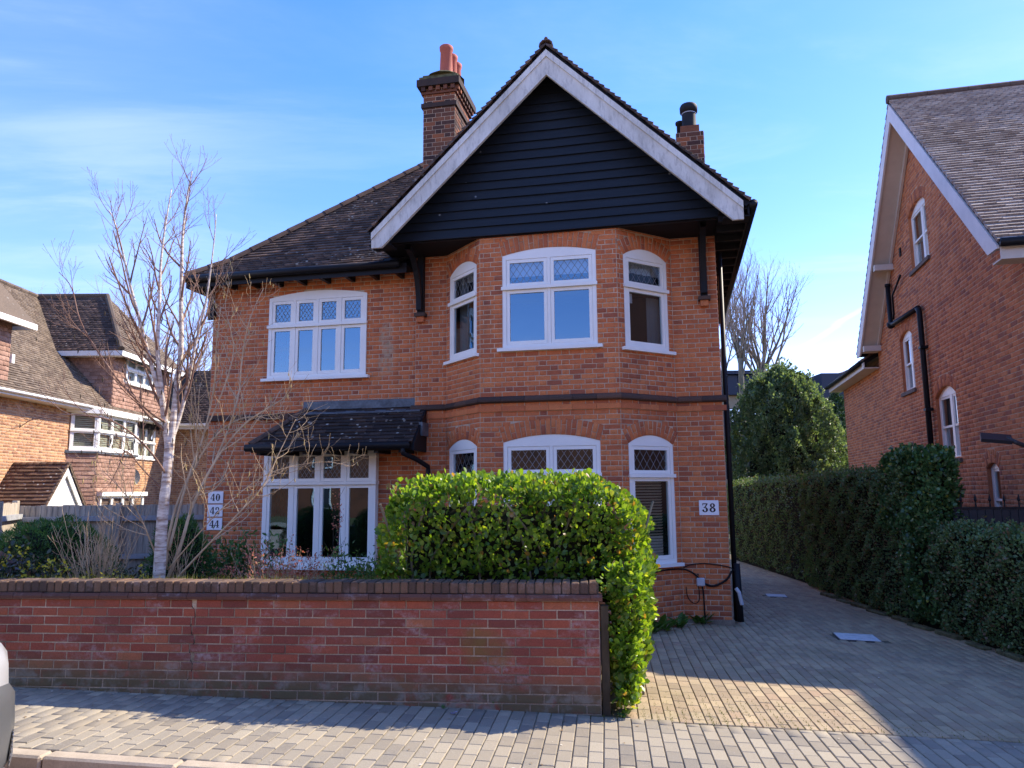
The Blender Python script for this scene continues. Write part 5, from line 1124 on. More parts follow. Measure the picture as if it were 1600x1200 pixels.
# black close-boarded fence with spikes between hedge and right house
def build_spiked_fence():
    p0 = at_y(1488, 790, 10.4); t = thing('spiked_fence', 'black close-boarded fence topped with spikes between hedge and right-hand house', 'fence', (p0.x, p0.y, gz(p0.x)), -R(6))
    top = 1.62; 
    for i in range(26):
        MB().bbox(i * 0.105, i * 0.105 + 0.099, 0, 0.02, 0, top, 0.003).obj('board', BLACKWOOD, t)
    MB().box(0, 2.75, 0.022, 0.06, 1.2, 1.28).box(0, 2.75, 0.022, 0.06, 0.4, 0.48).obj('rail', BLACKWOOD, t)
    MB().box(-0.01, 2.76, -0.008, 0.03, top + 0.001, top + 0.03).obj('capping', BLACK, t)
    for i in range(15):
        x = 0.12 + i * 0.185; MB().lathe([(0.012, 0), (0.010, 0.07), (0.022, 0.09), (0.004, 0.17)], 6, (x, 0.01, top + 0.03)).obj('spike', BLACK, t)
build_spiked_fence()

# ================================================================== LEFT-HAND HOUSE (faces right; seen obliquely)
LX = -12.25
def build_left_house():
    h = thing('tiled_house', 'buff brick house on the left with tile-hung dormer, white windows and gabled porch', 'house', (LX, 18.0, 0.3), 0)
    WM = Matrix.Translation((LX, 18.0, 0.3))
    fm = plane(0, 0, R(90))                      # wall plane: x to the right = +y(depth), y inwards = -x
    ez = 3.88
    Y0, Y1 = -3.0, 9.0
    P = Pieces()
    def px2(x, y, off=0.0):                      # photo pixel -> (s,z) on the facade plane, `off` metres in front
        d = ray(x, y); t = (LX + off) / d.x; return (d.y * t - 18.0, CAM_H + d.z * t - 0.3)
    bw0 = px2(92, 700)[0]; bw1 = px2(187, 700)[0]
    w2a, w2b = px2(201, 690)[0], px2(243, 690)[0]; w2z0, w2z1 = px2(220, 716)[1], px2(220, 662)[1]
    holes = [dict(x0=w2a, x1=w2b, z0=w2z0, zs=w2z1, rise=0)]
    w = Wall(fm, -0.5, ez, lambda z: (Y0, Y1), holes); w.backing(h, 'wall', MORTAR_BUFF); w.bricks(P, course=0.0745, proud=0.006, joint=0.011, zstart=-0.5)
    # rear cross wall facing the street, in shade beyond the birch
    bx0, bx1 = 0.05, 6.2
    wb = Wall(plane(bx0, Y1 - 0.05, 0), -0.5, ez - 0.1, lambda z: (0, bx1)); wb.backing(h, 'wall', MORTAR_BUFF); wb.bricks(P, course=0.0745, zstart=-0.5)
    P.emit(h, 'brick', BRICK_BUFF, 300, 'brickwork', lambda px, c: px[1] < 770, WM)
    # casement helper on a plane
    casement_window(h, fm, w2a, w2b, w2z0, w2z1 - 0.04, 0, (w2z0 + w2z1) / 2 - 0.02, 3, y=0.02, lattice_on=False, sill_ext=0.05, sash_w=0.035, head_drop=0.0, gl=GLASS_L)
    MB().quad((w2a, 0.16, w2z0), (w2b, 0.16, w2z0), (w2b, 0.16, w2z1), (w2a, 0.16, w2z1)).obj('blind', YBLIND, h, fm)
    # bay window: tile-hung apron, white lights on three sides, leaded flat top
    bd = 0.55; s0, s1 = bw0 + 0.9, bw1; zb0 = px2(150, 703, bd)[1]; zb1 = px2(150, 648, bd)[1]
    bay = MB().hprism([(0.0, bw0 + 0.35), (bd - 0.02, s0 + 0.02), (bd - 0.02, s1 - 0.1), (0, s1 + 0.35)][::1], 0.0, zb0 - 0.02).obj('bay', DARKWOOD, h)
    TH = Pieces()
    fr_ = plane(bd, 0, R(90)); tiles(TH, fr_, zb0 - 0.03, lambda z: (s0, s1 - 0.08), gauge=0.115, width=0.165, pb=0.02, pt=0.004, z0=0.0)
    side_ang = math.atan2(s0 - (bw0 + 0.35), bd); sm = Matrix.Translation((0.0, bw0 + 0.35, 0)) @ Matrix.Rotation(side_ang, 4, 'Z'); slen = math.hypot(bd, s0 - bw0 - 0.35)
    tiles(TH, sm, zb0 - 0.03, lambda z: (0, slen), gauge=0.115, pb=0.02, pt=0.004)
    MB().hprism([(0.0, bw0 + 0.25), (bd + 0.06, s0 - 0.03), (bd + 0.06, s1 - 0.02), (0, s1 + 0.42)], zb0 - 0.10, zb0 - 0.025).obj('lead_apron', LEAD, bay)
    casement_window(h, fr_, s0, s1 - 0.08, zb0, zb1, 0, zb0 + (zb1 - zb0) * 0.55, 3, y=0.0, lattice_on=False, sill_ext=0.03, sash_w=0.04, gl=GLASS_L)
    casement_window(h, sm, 0.06, slen - 0.01, zb0, zb1, 0, zb0 + (zb1 - zb0) * 0.55, 1, y=0.0, lattice_on=False, sill_ext=0.02, sash_w=0.04, gl=GLASS_L)
    for mm, a, b in ((fr_, s0, s1 - 0.08), (sm, 0.06, slen - 0.01)):
        for k in range(16):
            z = zb0 + 0.06 + k * (zb1 - zb0 - 0.1) / 16; MB().box(a + 0.05, b - 0.05, 0.09, 0.10, z, z + (zb1 - zb0) / 16 * 0.62).obj('blind_slat', YBLIND, bay, mm)
    MB().hprism([(0.0, bw0 + 0.2), (bd + 0.12, s0 - 0.08), (bd + 0.12, s1 + 0.0), (0, s1 + 0.4)], zb1 + 0.04, zb1 + 0.16).obj('bay_head', WHITE, bay)
    # main roof: eaves over the facade, ridge parallel to it
    rx, rz = -3.35, 7.85
    de = 0.42; sl = (rz - ez) / (-(rx) + de); lu = math.hypot(1, sl)
    roof = MB().slab([(de, Y0, ez), (de, Y1 + 0.4, ez), (rx, Y1 + 0.4, rz), (rx, Y0, rz)], 0.08).slab([(rx, Y0, rz), (rx, Y1 + 0.4, rz), (2 * rx - de, Y1 + .4, ez), (2 * rx - de, Y0, ez)], 0.08).obj('roof', DARKWOOD, h)
    T = Pieces(); RM = slope_frame((de, 0, ez), (0, 1, 0), (-1, 0, sl)); tiles(T, RM, (de - rx) * lu, lambda s: (Y0, Y1 + 0.4), pb=0.022, pt=0.002)
    T.emit(roof, 'roof_tile', TILE_LEFT, 120, 'roof_tiling', None, WM)
    for i in range(34): MB().tube([(rx, Y0 + i * 0.36, rz + 0.02), (rx, Y0 + i * 0.36 + 0.35, rz + 0.02)], 0.09, 8).obj('ridge_tile', TILE_LEFT, roof)
    MB().tube([(de + 0.05, Y0, ez - 0.04), (de + 0.05, Y1 + 0.3, ez - 0.04)], 0.042, 8).obj('gutter', WHITE, h, None, True)
    MB().box(de - 0.02, de + 0.0, Y0, Y1 + 0.3, ez - 0.13, ez - 0.03).box(-0.02, de - 0.021, Y0, Y1 + 0.3, ez - 0.13, ez - 0.11).obj('fascia', WHITE, h)
    # projecting tile-hung dormer wing with half-hipped roof
    c0, c1 = px2(176, 600, 0.3)[0], px2(264, 600, 0.3)[0]; dz = px2(180, 550, 0.3)[1]; xf = 0.3
    body = MB().box(rx, xf - 0.22, c0 + 0.02, c1 - 0.02, ez - 0.3, dz + 0.05).obj('dormer', DARKWOOD, h)
    TD = Pieces(); dm = plane(xf, 0, R(90)); wz0, wz1 = px2(218, 604, xf)[1], px2(218, 560, xf)[1]; wx0, wx1 = px2(197, 580, xf)[0], px2(240, 580, xf)[0]
    def tspan(a, b):
        def f(z): return (a, b)
        return f
    zt = ez + 0.02
    TT = Pieces(); tiles(TT, dm, dz - zt, tspan(c0, c1), gauge=0.115, pb=0.02, pt=0.004)
    for q in TT.p:
        M, x0, x1, z0, z1 = q[:5]; z0 += zt; z1 += zt
        if x1 > wx0 and x0 < wx1 and z1 > wz0 and z0 < wz1: continue
        TD.add(M, x0, x1, z0, z1, *q[5:])
    sd_ = Matrix.Translation((0, c0, 0)); tiles(TT2 := Pieces(), sd_, dz - zt, lambda z: (max(-3, -0.9 - (z) / sl * 0 - z / sl), xf), gauge=0.115, pb=0.02, pt=0.004)
    for q in TT2.p: TD.add(q[0], q[1], q[2], q[3] + zt, q[4] + zt, *q[5:])
    casement_window(h, dm, wx0, wx1, wz0, wz1, 0, (wz0 + wz1) / 2, 3, y=-0.02, lattice_on=False, sill_ext=0.05, sash_w=0.035, gl=GLASS_L)
    MB().quad((wx0, 0.10, wz0), (wx1, 0.10, wz0), (wx1, 0.10, wz1), (wx0, 0.10, wz1)).obj('blind', WHITEBLIND, h, dm)
    # dormer roof
    ov = 0.35; e0, e1 = c0 - ov, c1 + ov; em = (e0 + e1) / 2; xr = -1.05; xo = xf + 0.38; hz = rz
    sls = (hz - dz) / (em - e0)
    dr = MB()
    xb = rx - 0.3
    dr.slab([(xo, e0, dz), (xr, em, hz), (xb, em, hz), (xb, e0, dz)], 0.06); dr.slab([(xo, e1, dz), (xr, em, hz), (xb, em, hz), (xb, e1, dz)], 0.06); dr.slab([(xo, e0, dz), (xo, e1, dz), (xr, em, hz)], 0.06)
    droof = dr.obj('dormer_roof', DARKWOOD, h)
    T4 = Pieces(); l4 = math.hypot(em - e0, hz - dz); u4 = Vector((0, em - e0, hz - dz)).normalized()
    tiles(T4, slope_frame((0, e0, dz), (1, 0, 0), u4), l4, lambda s: (-3.3, xo + (xr - xo) * s / l4), pb=0.025, pt=0.002)
    T4.emit(droof, 'roof_tile', TILE_DARK, 0, 'roof_tiling', None, WM)  # darker tiles here put the shade of this slope into its colour
    T5 = Pieces(); u5 = Vector((xr - xo, 0, hz - dz)); l5 = u5.length; tiles(T5, slope_frame((xo, 0, dz), (0, 1, 0), u5), l5, lambda s: (e0 + (em - e0) * s / l5, e1 + (em - e1) * s / l5), pb=0.022, pt=0.002)
    u6 = Vector((0, em - e1, hz - dz)).normalized(); tiles(T5, slope_frame((0, e1, dz), (-1, 0, 0), u6), l4, lambda s: (-(xo + (xr - xo) * s / l4), 3.3), pb=0.025, pt=0.002)
    T5.emit(droof, 'roof_tile', TILE_LEFT, 0, 'roof_tiling', None, WM); TD.emit(body, 'hung_tile', TILE_HUNG, 100, 'tile_hanging', None, WM); TH.emit(bay, 'hung_tile', TILE_HUNG, 100, 'tile_hanging', None, WM)
    MB().tube([(xo, e0, dz + 0.03), (xr, em, hz + 0.03), (xb, em, hz + 0.03)], 0.09, 8).obj('hip_tile', TILE_LEFT, droof)
    MB().box(xo - 0.02, xo + 0.03, e0 + 0.02, e1 - 0.02, dz - 0.17, dz - 0.02).box(-2.4, xo - 0.021, e0 + 0.005, e0 + 0.03, dz - 0.17, dz - 0.02).box(-2.0, xo - 0.021, e0 + 0.031, c0 - 0.03, dz - 0.17, dz - 0.15).obj('fascia', WHITE, droof)
    # second dormer cheek at the picture's left edge
    g0 = px2(17, 520, 0.2)[0]
    ck = MB().box(rx + 0.6, 0.2, Y0, g0, ez, px2(10, 500, 0.2)[1]).obj('dormer', DARKWOOD, h)
    T6 = Pieces(); z6 = px2(10, 500, 0.2)[1]; tiles(T6, Matrix.Translation((0, 0, ez)) @ plane(0.21, 0, R(90)), z6 - ez, lambda z: (Y0, g0), gauge=0.115, pb=0.02, pt=0.004); T6.emit(ck, 'hung_tile', TILE_HUNG, 0, 'tile_hanging', None, WM)
    MB().slab([(0.6, g0 + 0.3, z6), (-2.4, g0 + 0.3, z6 + 0.0), (-1.6, g0 - 1.4, z6 + 1.9), (-0.4, g0 - 1.4, z6 + 1.9)], 0.08).slab([(0.6, Y0, z6), (0.6, g0 + 0.3, z6), (-0.4, g0 - 1.4, z6 + 1.9), (-0.4, Y0, z6 + 1.9)], 0.08).obj('dormer_roof', TILE_LEFT, ck)
    MB().box(0.55, 0.63, Y0, g0 + 0.32, z6 - 0.15, z6 - 0.01).box(-1.2, 0.549, g0 + 0.26, g0 + 0.32, z6 - 0.15, z6 - 0.01).obj('fascia', WHITE, ck)
    MB().box(0.0, 0.27, g0 + 0.02, g0 + 0.12, z6 - 1.0, z6 - 0.78).obj('roof_light', WHITE, ck)
    # low roof plane of the rear wing, facing the street
    T7 = Pieces(); zb = ez - 0.05; rr = MB().slab([(-0.5, Y1 - 0.5, zb), (6.6, Y1 - 0.5, zb), (6.6, Y1 + 1.6, zb + 2.25), (-0.5, Y1 + 1.6, zb + 2.25)], 0.06).obj('roof', DARKWOOD, h)
    tiles(T7, slope_frame((0, Y1 - 0.5, zb), (1, 0, 0), (0, 2.1, 2.25)), 3.08, lambda s: (0.2, 6.6), pb=0.03, pt=0.002); T7.emit(rr, 'roof_tile', TILE_DARK, 0, 'roof_tiling', None, WM)
    MB().tube([(0.3, Y1 - 0.55, zb - 0.03), (6.6, Y1 - 0.55, zb - 0.03)], 0.055, 8).obj('gutter', WHITE, h, None, True)
    MB().box(0.2, 6.5, Y1 - 0.5, Y1 - 0.47, zb - 0.17, zb - 0.02).obj('fascia', CREAM, h)
    # gabled porch with white front
    ps = px2(85, 722, 1.0)[0]; pz = px2(85, 722, 1.0)[1]; hw, dp_ = 1.15, 1.35; pe = pz - 1.45
    rp = MB().slab([(dp_, ps, pz), (0.01, ps, pz), (0.01, ps - hw, pe), (dp_, ps - hw, pe)], 0.06).slab([(0.01, ps, pz), (dp_, ps, pz), (dp_, ps + hw, pe), (0.01, ps + hw, pe)], 0.06).obj('porch_roof', DARKWOOD, h)
    T8 = Pieces(); uu = Vector((0, hw, pz - pe)); tiles(T8, slope_frame((0, ps - hw, pe), (1, 0, 0), uu), uu.length, lambda s: (0.01, dp_ + 0.04), pb=0.025, pt=0.0, gauge=0.11); tiles(T8, slope_frame((0, ps + hw, pe), (-1, 0, 0), Vector((0, -hw, pz - pe))), uu.length, lambda s: (-dp_ - 0.04, -0.01), pb=0.025, pt=0.0, gauge=0.11)
    T8.emit(rp, 'roof_tile', TILE_PORCH, 100, 'roof_tiling', None, WM)
    pm = plane(dp_ - 0.04, ps, R(90))
    MB().prism([(-hw + 0.1, pe - 0.0), (hw - 0.1, pe - 0.0), (0, pz - 0.12)], 0.03, 0.05).obj('porch_front', WHITE, rp, pm)
    for sgx in (-1, 1):
        pg = [(0, pz - 0.32), (0, pz - 0.06), (sgx * hw, pe - 0.06), (sgx * (hw - 0.16), pe - 0.10)]
        MB().prism(pg if sgx < 0 else pg[::-1], -0.03, 0.0).obj('barge_board', WHITE, rp, pm)
        MB().tube([(0, -0.045, pz - 0.02), (sgx * hw, -0.045, pe - 0.02)], 0.04, 4).obj('verge', TILE_LEFT, rp, pm)
    MB().box(-hw - 0.1, hw + 0.1, -0.02, 0.6, pe - 0.26, pe - 0.11).obj('porch_beam', CREAM, rp, pm)
    for sx in (-0.95, 0.85): MB().box(sx, sx + 0.1, 0.0, 0.1, -0.3, pe - 0.261).obj('porch_post', WHITE, rp, pm)
    gb = MB().box(0.01, 0.72, bw0 + 1.0, s1 + 0.5, 1.36, 1.48).box(0.01, 0.62, bw0 + 1.05, s1 + 0.45, -0.3, 0.55).obj('ground_floor_bay', WHITE, h)
    casement_window(h, plane(0.64, 0, R(90)), bw0 + 1.06, s1 + 0.44, 0.57, 1.34, 0, 1.0, 4, y=0.0, lattice_on=False, sill_ext=0.03, sash_w=0.04, gl=GLASS_L)
    MB().prism([(2 * rx - 0.02, -0.5), (-0.02, -0.5), (-0.02, ez), (rx, rz - 0.12), (2 * rx - 0.02, ez)], Y0 + 0.02, Y0 + 0.2).obj('gable_wall', BRICK_BUFF, h)
    MB().box(2 * rx, 2 * rx + 0.2, Y0 + 0.2, Y1, -0.5, ez).obj('wall', BRICK_BUFF, h)
    # satellite dish
    dsp = px2(200, 745, 0.3); ds = MB().lathe([(0.0, 0.0), (0.16, 0.02), (0.29, 0.07), (0.30, 0.08), (0.0, 0.012)], 16).obj('satellite_dish', GREYMET, h, Matrix.Translation((0.35, dsp[0], dsp[1])) @ Matrix.Rotation(R(70), 4, 'Y') @ Matrix.Rotation(R(30), 4, 'X'))
    MB().tube([(0.01, dsp[0] - 0.3, dsp[1] - 0.1), (0.25, dsp[0] - 0.2, dsp[1] - 0.08), (0.36, dsp[0], dsp[1])], 0.022, 6).obj('dish_arm', GREYMET, h)
YBLIND = plain('sunlit_blind', (0.62, 0.55, 0.38), 0.8, 0.2, 0.08, 3, bump=0)
TILE_PORCH = tile_mat('porch_tile', [(0, (0.10, 0.06, 0.04)), (1, (0.19, 0.11, 0.07))], 0.9)
build_left_house()

# timber fence between the left-hand house and the garden
def build_fence():
    A, B = at_y(30, 775, 14.6), at_y(330, 790, 15.2)
    for (p, q, lab) in ((A, B, 'grey feather-edge timber fence running from the corner post to the brick house'), (at_y(-60, 762, 11.0), A, 'near grey timber fence panel left of the tall corner post')):
        d = (q - p); L = math.hypot(d.x, d.y); ang = math.atan2(d.y, d.x); z0 = gz(p.x) - 0.05
        t = thing('timber_fence', lab, 'fence', (p.x, p.y, z0), ang, 'timber fences left of the garden'); top = 1.50 - z0 + (0.0 if p is A else 0.06)
        n = int(L / 0.098)
        for i in range(n):
            j = random.uniform(-0.012, 0.012)
            MB().add([(i * .098, 0.0, 0), (i * .098 + .112, -0.012, 0), (i * .098 + .112, -0.002, 0), (i * .098, 0.006, 0), (i * .098, 0.0, top + j), (i * .098 + .112, -0.012, top + j), (i * .098 + .112, -0.002, top + j), (i * .098, 0.006, top + j)], [(0, 3, 2, 1), (4, 5, 6, 7), (0, 1, 5, 4), (1, 2, 6, 5), (2, 3, 7, 6), (3, 0, 4, 7)]).obj('board', FENCEWOOD, t)
        for z in (0.3, top - 0.30): MB().box(0.04, L, -0.10, -0.014, z, z + 0.09).obj('rail', FENCERAIL, t)
        k = 0
        while k <= L - 0.3:
            MB().bbox(k - 0.05, k + 0.05, -0.16, -0.06 + 0.0, 0, top + (0.10 if k == 0 else 0.04), 0.008).obj('post', FENCEWOOD, t); k += 1.83
build_fence()
# ================================================================== PLANTS
def unit(a): return a / np.maximum(np.linalg.norm(a, axis=-1, keepdims=True), 1e-9)
LEAF2 = np.array([(0, 0, 0), (0.30, 0.36, 0.05), (0.34, 0.72, 0.04), (0, 1.0, -0.02), (-0.34, 0.72, 0.04), (-0.30, 0.36, 0.05)])
def leaf_arrays(pts, along, normal, size, width=1.0, fold=1.0):
    n = len(pts); t = unit(along); nn = normal - t * np.sum(normal * t, axis=1, keepdims=True); nn = unit(nn); s = np.cross(t, nn)
    L = LEAF2 * np.array([width, 1, fold]); sz = np.broadcast_to(np.asarray(size, dtype=float).reshape(-1, 1), (n, 1))
    V = pts[:, None, :] + (s[:, None, :] * L[None, :, 0:1] + t[:, None, :] * L[None, :, 1:2] + nn[:, None, :] * L[None, :, 2:3]) * sz[:, None, :]
    F = (np.array([(0, 1, 2, 3), (0, 3, 4, 5)])[None] + (np.arange(n) * 6)[:, None, None]).reshape(-1, 4)
    return V.reshape(-1, 3), F
def needle_arrays(pts, along, normal, size, width=0.22):
    n = len(pts); t = unit(along); nn = normal - t * np.sum(normal * t, axis=1, keepdims=True); nn = unit(nn); s = np.cross(t, nn); sz = np.broadcast_to(np.asarray(size, dtype=float).reshape(-1, 1), (n, 1))
    V = np.stack([pts - s * sz * width * 0.5, pts + s * sz * width * 0.5, pts + t * sz], axis=1)
    F = (np.arange(3)[None] + (np.arange(n) * 3)[:, None]); return V.reshape(-1, 3), F
def foliage(name, owner, mat, V, F, kind=None, M=None):
    o = put(name, mesh_np(name, V, F, mat), owner, M)
    if kind: o['kind'] = kind
    return o
def rbox(n, lo, hi, r, jit=0.06, bump=0.05, seed=0, faces=None):
    """points on a rounded box with lumpy displacement -> (points, outward normals)"""
    g = np.random.default_rng(seed); lo, hi = np.array(lo, float), np.array(hi, float); d = hi - lo
    A = np.array([d[1] * d[2], d[1] * d[2], d[0] * d[2], d[0] * d[2], d[0] * d[1], d[0] * d[1]])
    if faces is not None: A = A * np.array(faces)
    f = g.choice(6, n, p=A / A.sum()); p = lo + g.random((n, 3)) * d
    for k in range(6):
        m = f == k; p[m, k // 2] = hi[k // 2] if k % 2 else lo[k // 2]
    r = min(r, d.min() / 2 - 1e-3); q = np.clip(p, lo + r, hi - r); nn = unit(p - q); s = q + nn * r
    w = np.sin(s[:, 0] * 5.1 + s[:, 2] * 3.3 + seed) + np.sin(s[:, 1] * 6.3 - s[:, 2] * 4.1 + seed * 2) + np.sin(s[:, 0] * 11 + s[:, 1] * 9 + s[:, 2] * 13)
    s = s + nn * (bump * w[:, None] * 0.5 - np.abs(g.normal(0, jit, n))[:, None]); return s, nn
def ellip(n, c, rad, jit=0.08, bump=0.05, seed=0, zmin=None, power=1.0):
    g = np.random.default_rng(seed); v = unit(g.normal(0, 1, (n, 3))); c = np.array(c, float); rad = np.array(rad, float)
    nn = unit(v / rad); w = np.sin(v[:, 0] * 7 + v[:, 2] * 5 + seed) + np.sin(v[:, 1] * 8 - v[:, 2] * 6) + np.sin(v[:, 0] * 15 + v[:, 1] * 13 + v[:, 2] * 17)
    s = c + v * rad + nn * (bump * w[:, None] * 0.5 - np.abs(g.normal(0, jit, n))[:, None])
    if zmin is not None: k = s[:, 2] > zmin; s, nn = s[k], nn[k]
    return s, nn
def dirs(nn, g, up=0.35, rnd=0.8):
    t = nn * 0.55 + np.array([0, 0, up]) + g.normal(0, rnd, nn.shape) * 0.6; m = nn + g.normal(0, 0.55, nn.shape); return t, m
def catrom(px, Y): return smooth_path([at_y(x, y, yy) for (x, y), yy in zip(px, Y if hasattr(Y, '__len__') else [Y] * len(px))], 5)

DEADLEAF = leaf_mat('dead_leaf', [(0, (0.20, 0.11, 0.05)), (0.5, (0.42, 0.34, 0.24)), (1, (0.62, 0.58, 0.5))], 0.1, 0.8, 0.1)
MOSS = leaf_mat('moss_tuft', [(0, (0.10, 0.12, 0.03)), (1, (0.20, 0.20, 0.05))], 0.2, 0.8, 0.1)
build_scatter()
# -- the bright laurel-type hedge behind and round the end of the garden wall
def build_laurel():
    h = thing('laurel_hedge', 'bright green glossy-leaved hedge behind the garden wall, reaching the ground round its right end', 'hedge', wl(-0.5, 0.8, 0.2), -WTH)
    IM = h.matrix_basis.copy(); IM = Matrix.Translation(wl(-0.5, 0.8, 0.2)) @ Matrix.Rotation(-WTH, 4, 'Z'); W2 = np.array(Matrix.Translation(WO) @ Matrix.Rotation(-WTH, 4, 'Z')); INV = np.array(IM.inverted())
    g = np.random.default_rng(3); S_, N_ = [], []
    top = lambda x: 1.79 - 0.30 * np.clip((x + 0.15) / 0.5, 0, 1) ** 2 - 0.22 * np.clip((-1.35 - x) / 0.7, 0, 1) ** 2
    for (n, lo, hi, r, sd, fc) in ((10500, (-1.93, 0.27, 0.86), (0.30, 1.35, 1.86), 0.26, 1, (1, 1, 1.3, 0.35, 0.2, 1.5)), (5600, (0.06, 0.00, 0.02), (0.335, 1.30, 1.15), 0.13, 2, (0.5, 1.6, 1.6, 0.3, 0.0, 0.0)), (260, (0.10, -0.06, -0.05), (0.34, 0.3, 0.25), 0.1, 5, None)):
        s, nn = rbox(n, lo, hi, r, 0.055, 0.055, sd, fc); tp = top(s[:, 0]); s[:, 2] = np.where(s[:, 2] > 1.2, 1.2 + (s[:, 2] - 1.2) * (tp - 1.2) / 0.66, s[:, 2])
        # the column narrows towards the ground
        s[:, 0] += 0.15 * np.clip(s[:, 1], 0, 1.4) * np.clip(s[:, 0] / 0.25, 0, 1)
        lowk = np.clip((0.35 - s[:, 2]) / 0.4, 0, 1) * (s[:, 0] > 0.02) * 0.45; s[:, 0] = np.where(s[:, 2] < 0.9, 0.18 + (s[:, 0] - 0.18) * (1 - lowk), s[:, 0])
        S_.append(s); N_.append(nn)
    # stray shoots above the trimmed top
    k = 620; s = np.stack([g.uniform(-1.85, 0.4, k), g.uniform(0.3, 1.2, k), np.zeros(k)], 1); s[:, 2] = top(s[:, 0]) + np.abs(g.normal(0.01, 0.03, k)); S_.append(s); N_.append(np.tile([0, -0.3, 1.0], (k, 1)))
    s = np.concatenate(S_); nn = np.concatenate(N_)
    keep = ~((s[:, 0] < 0.015) & (s[:, 1] < 0.24) & (s[:, 2] < 0.985)) & ~((s[:, 0] < 0.09) & (s[:, 0] > -0.02) & (s[:, 1] < 0.12) & (s[:, 2] < 0.75)); s, nn = s[keep], nn[keep]
    # gaps: thin out some pockets so that the dark inside shows
    w = np.sin(s[:, 0] * 9.0 + 1) * np.sin(s[:, 2] * 11.0 + 2) * np.sin(s[:, 1] * 8 + s[:, 0] * 3); k = (w < 0.5) | (g.random(len(s)) < 0.6); s, nn = s[k], nn[k]
    t, m = dirs(nn, g, 0.5, 0.75); size = g.uniform(0.028, 0.070, len(s)) * np.where(s[:, 2] < 0.5, 1.15, 1.0)
    s = s @ W2[:3, :3].T + W2[:3, 3]; t = t @ W2[:3, :3].T; m = m @ W2[:3, :3].T
    loc = s @ INV[:3, :3].T + INV[:3, 3]; lt, lm = t @ INV[:3, :3].T, m @ INV[:3, :3].T
    # the 300 that show largest are leaves of their own
    cand = []
    for i in range(0, len(s)):
        px = proj(s[i])
        if 590 < px[0] < 1020 and 735 < px[1] < 1115:
            v = np.array([0, 0, CAM_H]) - s[i]; f = abs(np.dot(unit(m[i:i + 1])[0], v / np.linalg.norm(v))); out = np.dot(nn[i] @ W2[:3, :3].T, v / np.linalg.norm(v))
            if out > 0.3: cand.append((-(size[i] * (0.4 + f) / np.linalg.norm(v)) * (1 + 0.25 * g.random()), i))
    cand.sort(); one = set(i for _, i in cand[:300])
    rest = np.array([i not in one for i in range(len(s))])
    V, F = leaf_arrays(loc[rest], lt[rest], lm[rest], size[rest], 1.0, 1.5); foliage('foliage', h, LAUREL, V, F, 'stuff')
    mes = []
    for k in range(5):
        V, F = leaf_arrays(np.zeros((1, 3)), np.array([[0, 1.0, 0]]), np.array([[0, 0, 1.0]]), 1.0, 0.92 + 0.06 * k, 1.0 + 0.5 * k); mes.append(mesh_np('leaf', V, F, LAUREL))
    for i in sorted(one):
        tt = Vector(lt[i]).normalized(); n_ = Vector(lm[i]); n_ = (n_ - tt * n_.dot(tt)).normalized(); sv = tt.cross(n_); z = float(size[i])
        M = Matrix((sv * z, tt * z, n_ * z)).transposed().to_4x4(); M.translation = Vector(loc[i]); put('leaf', mes[i % 5], h, M)
    core = MB(); R_ = IM.inverted() @ Matrix.Translation(WO) @ Matrix.Rotation(-WTH, 4, 'Z')
    core.bbox(-1.72, 0.24, 0.50, 1.15, 0.72, 1.56, 0.12, R_).bbox(0.14, 0.29, 0.22, 1.12, 0.2, 1.1, 0.06, R_); core.obj('shade_core', HEDGECORE, h)  # near-black core gives the leaf gaps their shade
    st = MB()
    for k in range(26):
        x = g.uniform(-1.8, 0.4); y = g.uniform(0.4, 1.0); z0 = 0.72 if x < 0.05 else -0.1
        st.tube(smooth_path([R_ @ Vector((x, y, z0)), R_ @ Vector((x + g.normal(0, .05), y + g.normal(0, .05), 1.1)), R_ @ Vector((x + g.normal(0, .15), y + g.normal(0, .15), 1.6))], 3), 0.011, 5)
    st.obj('stems', GREYBARK, h)
build_laurel()

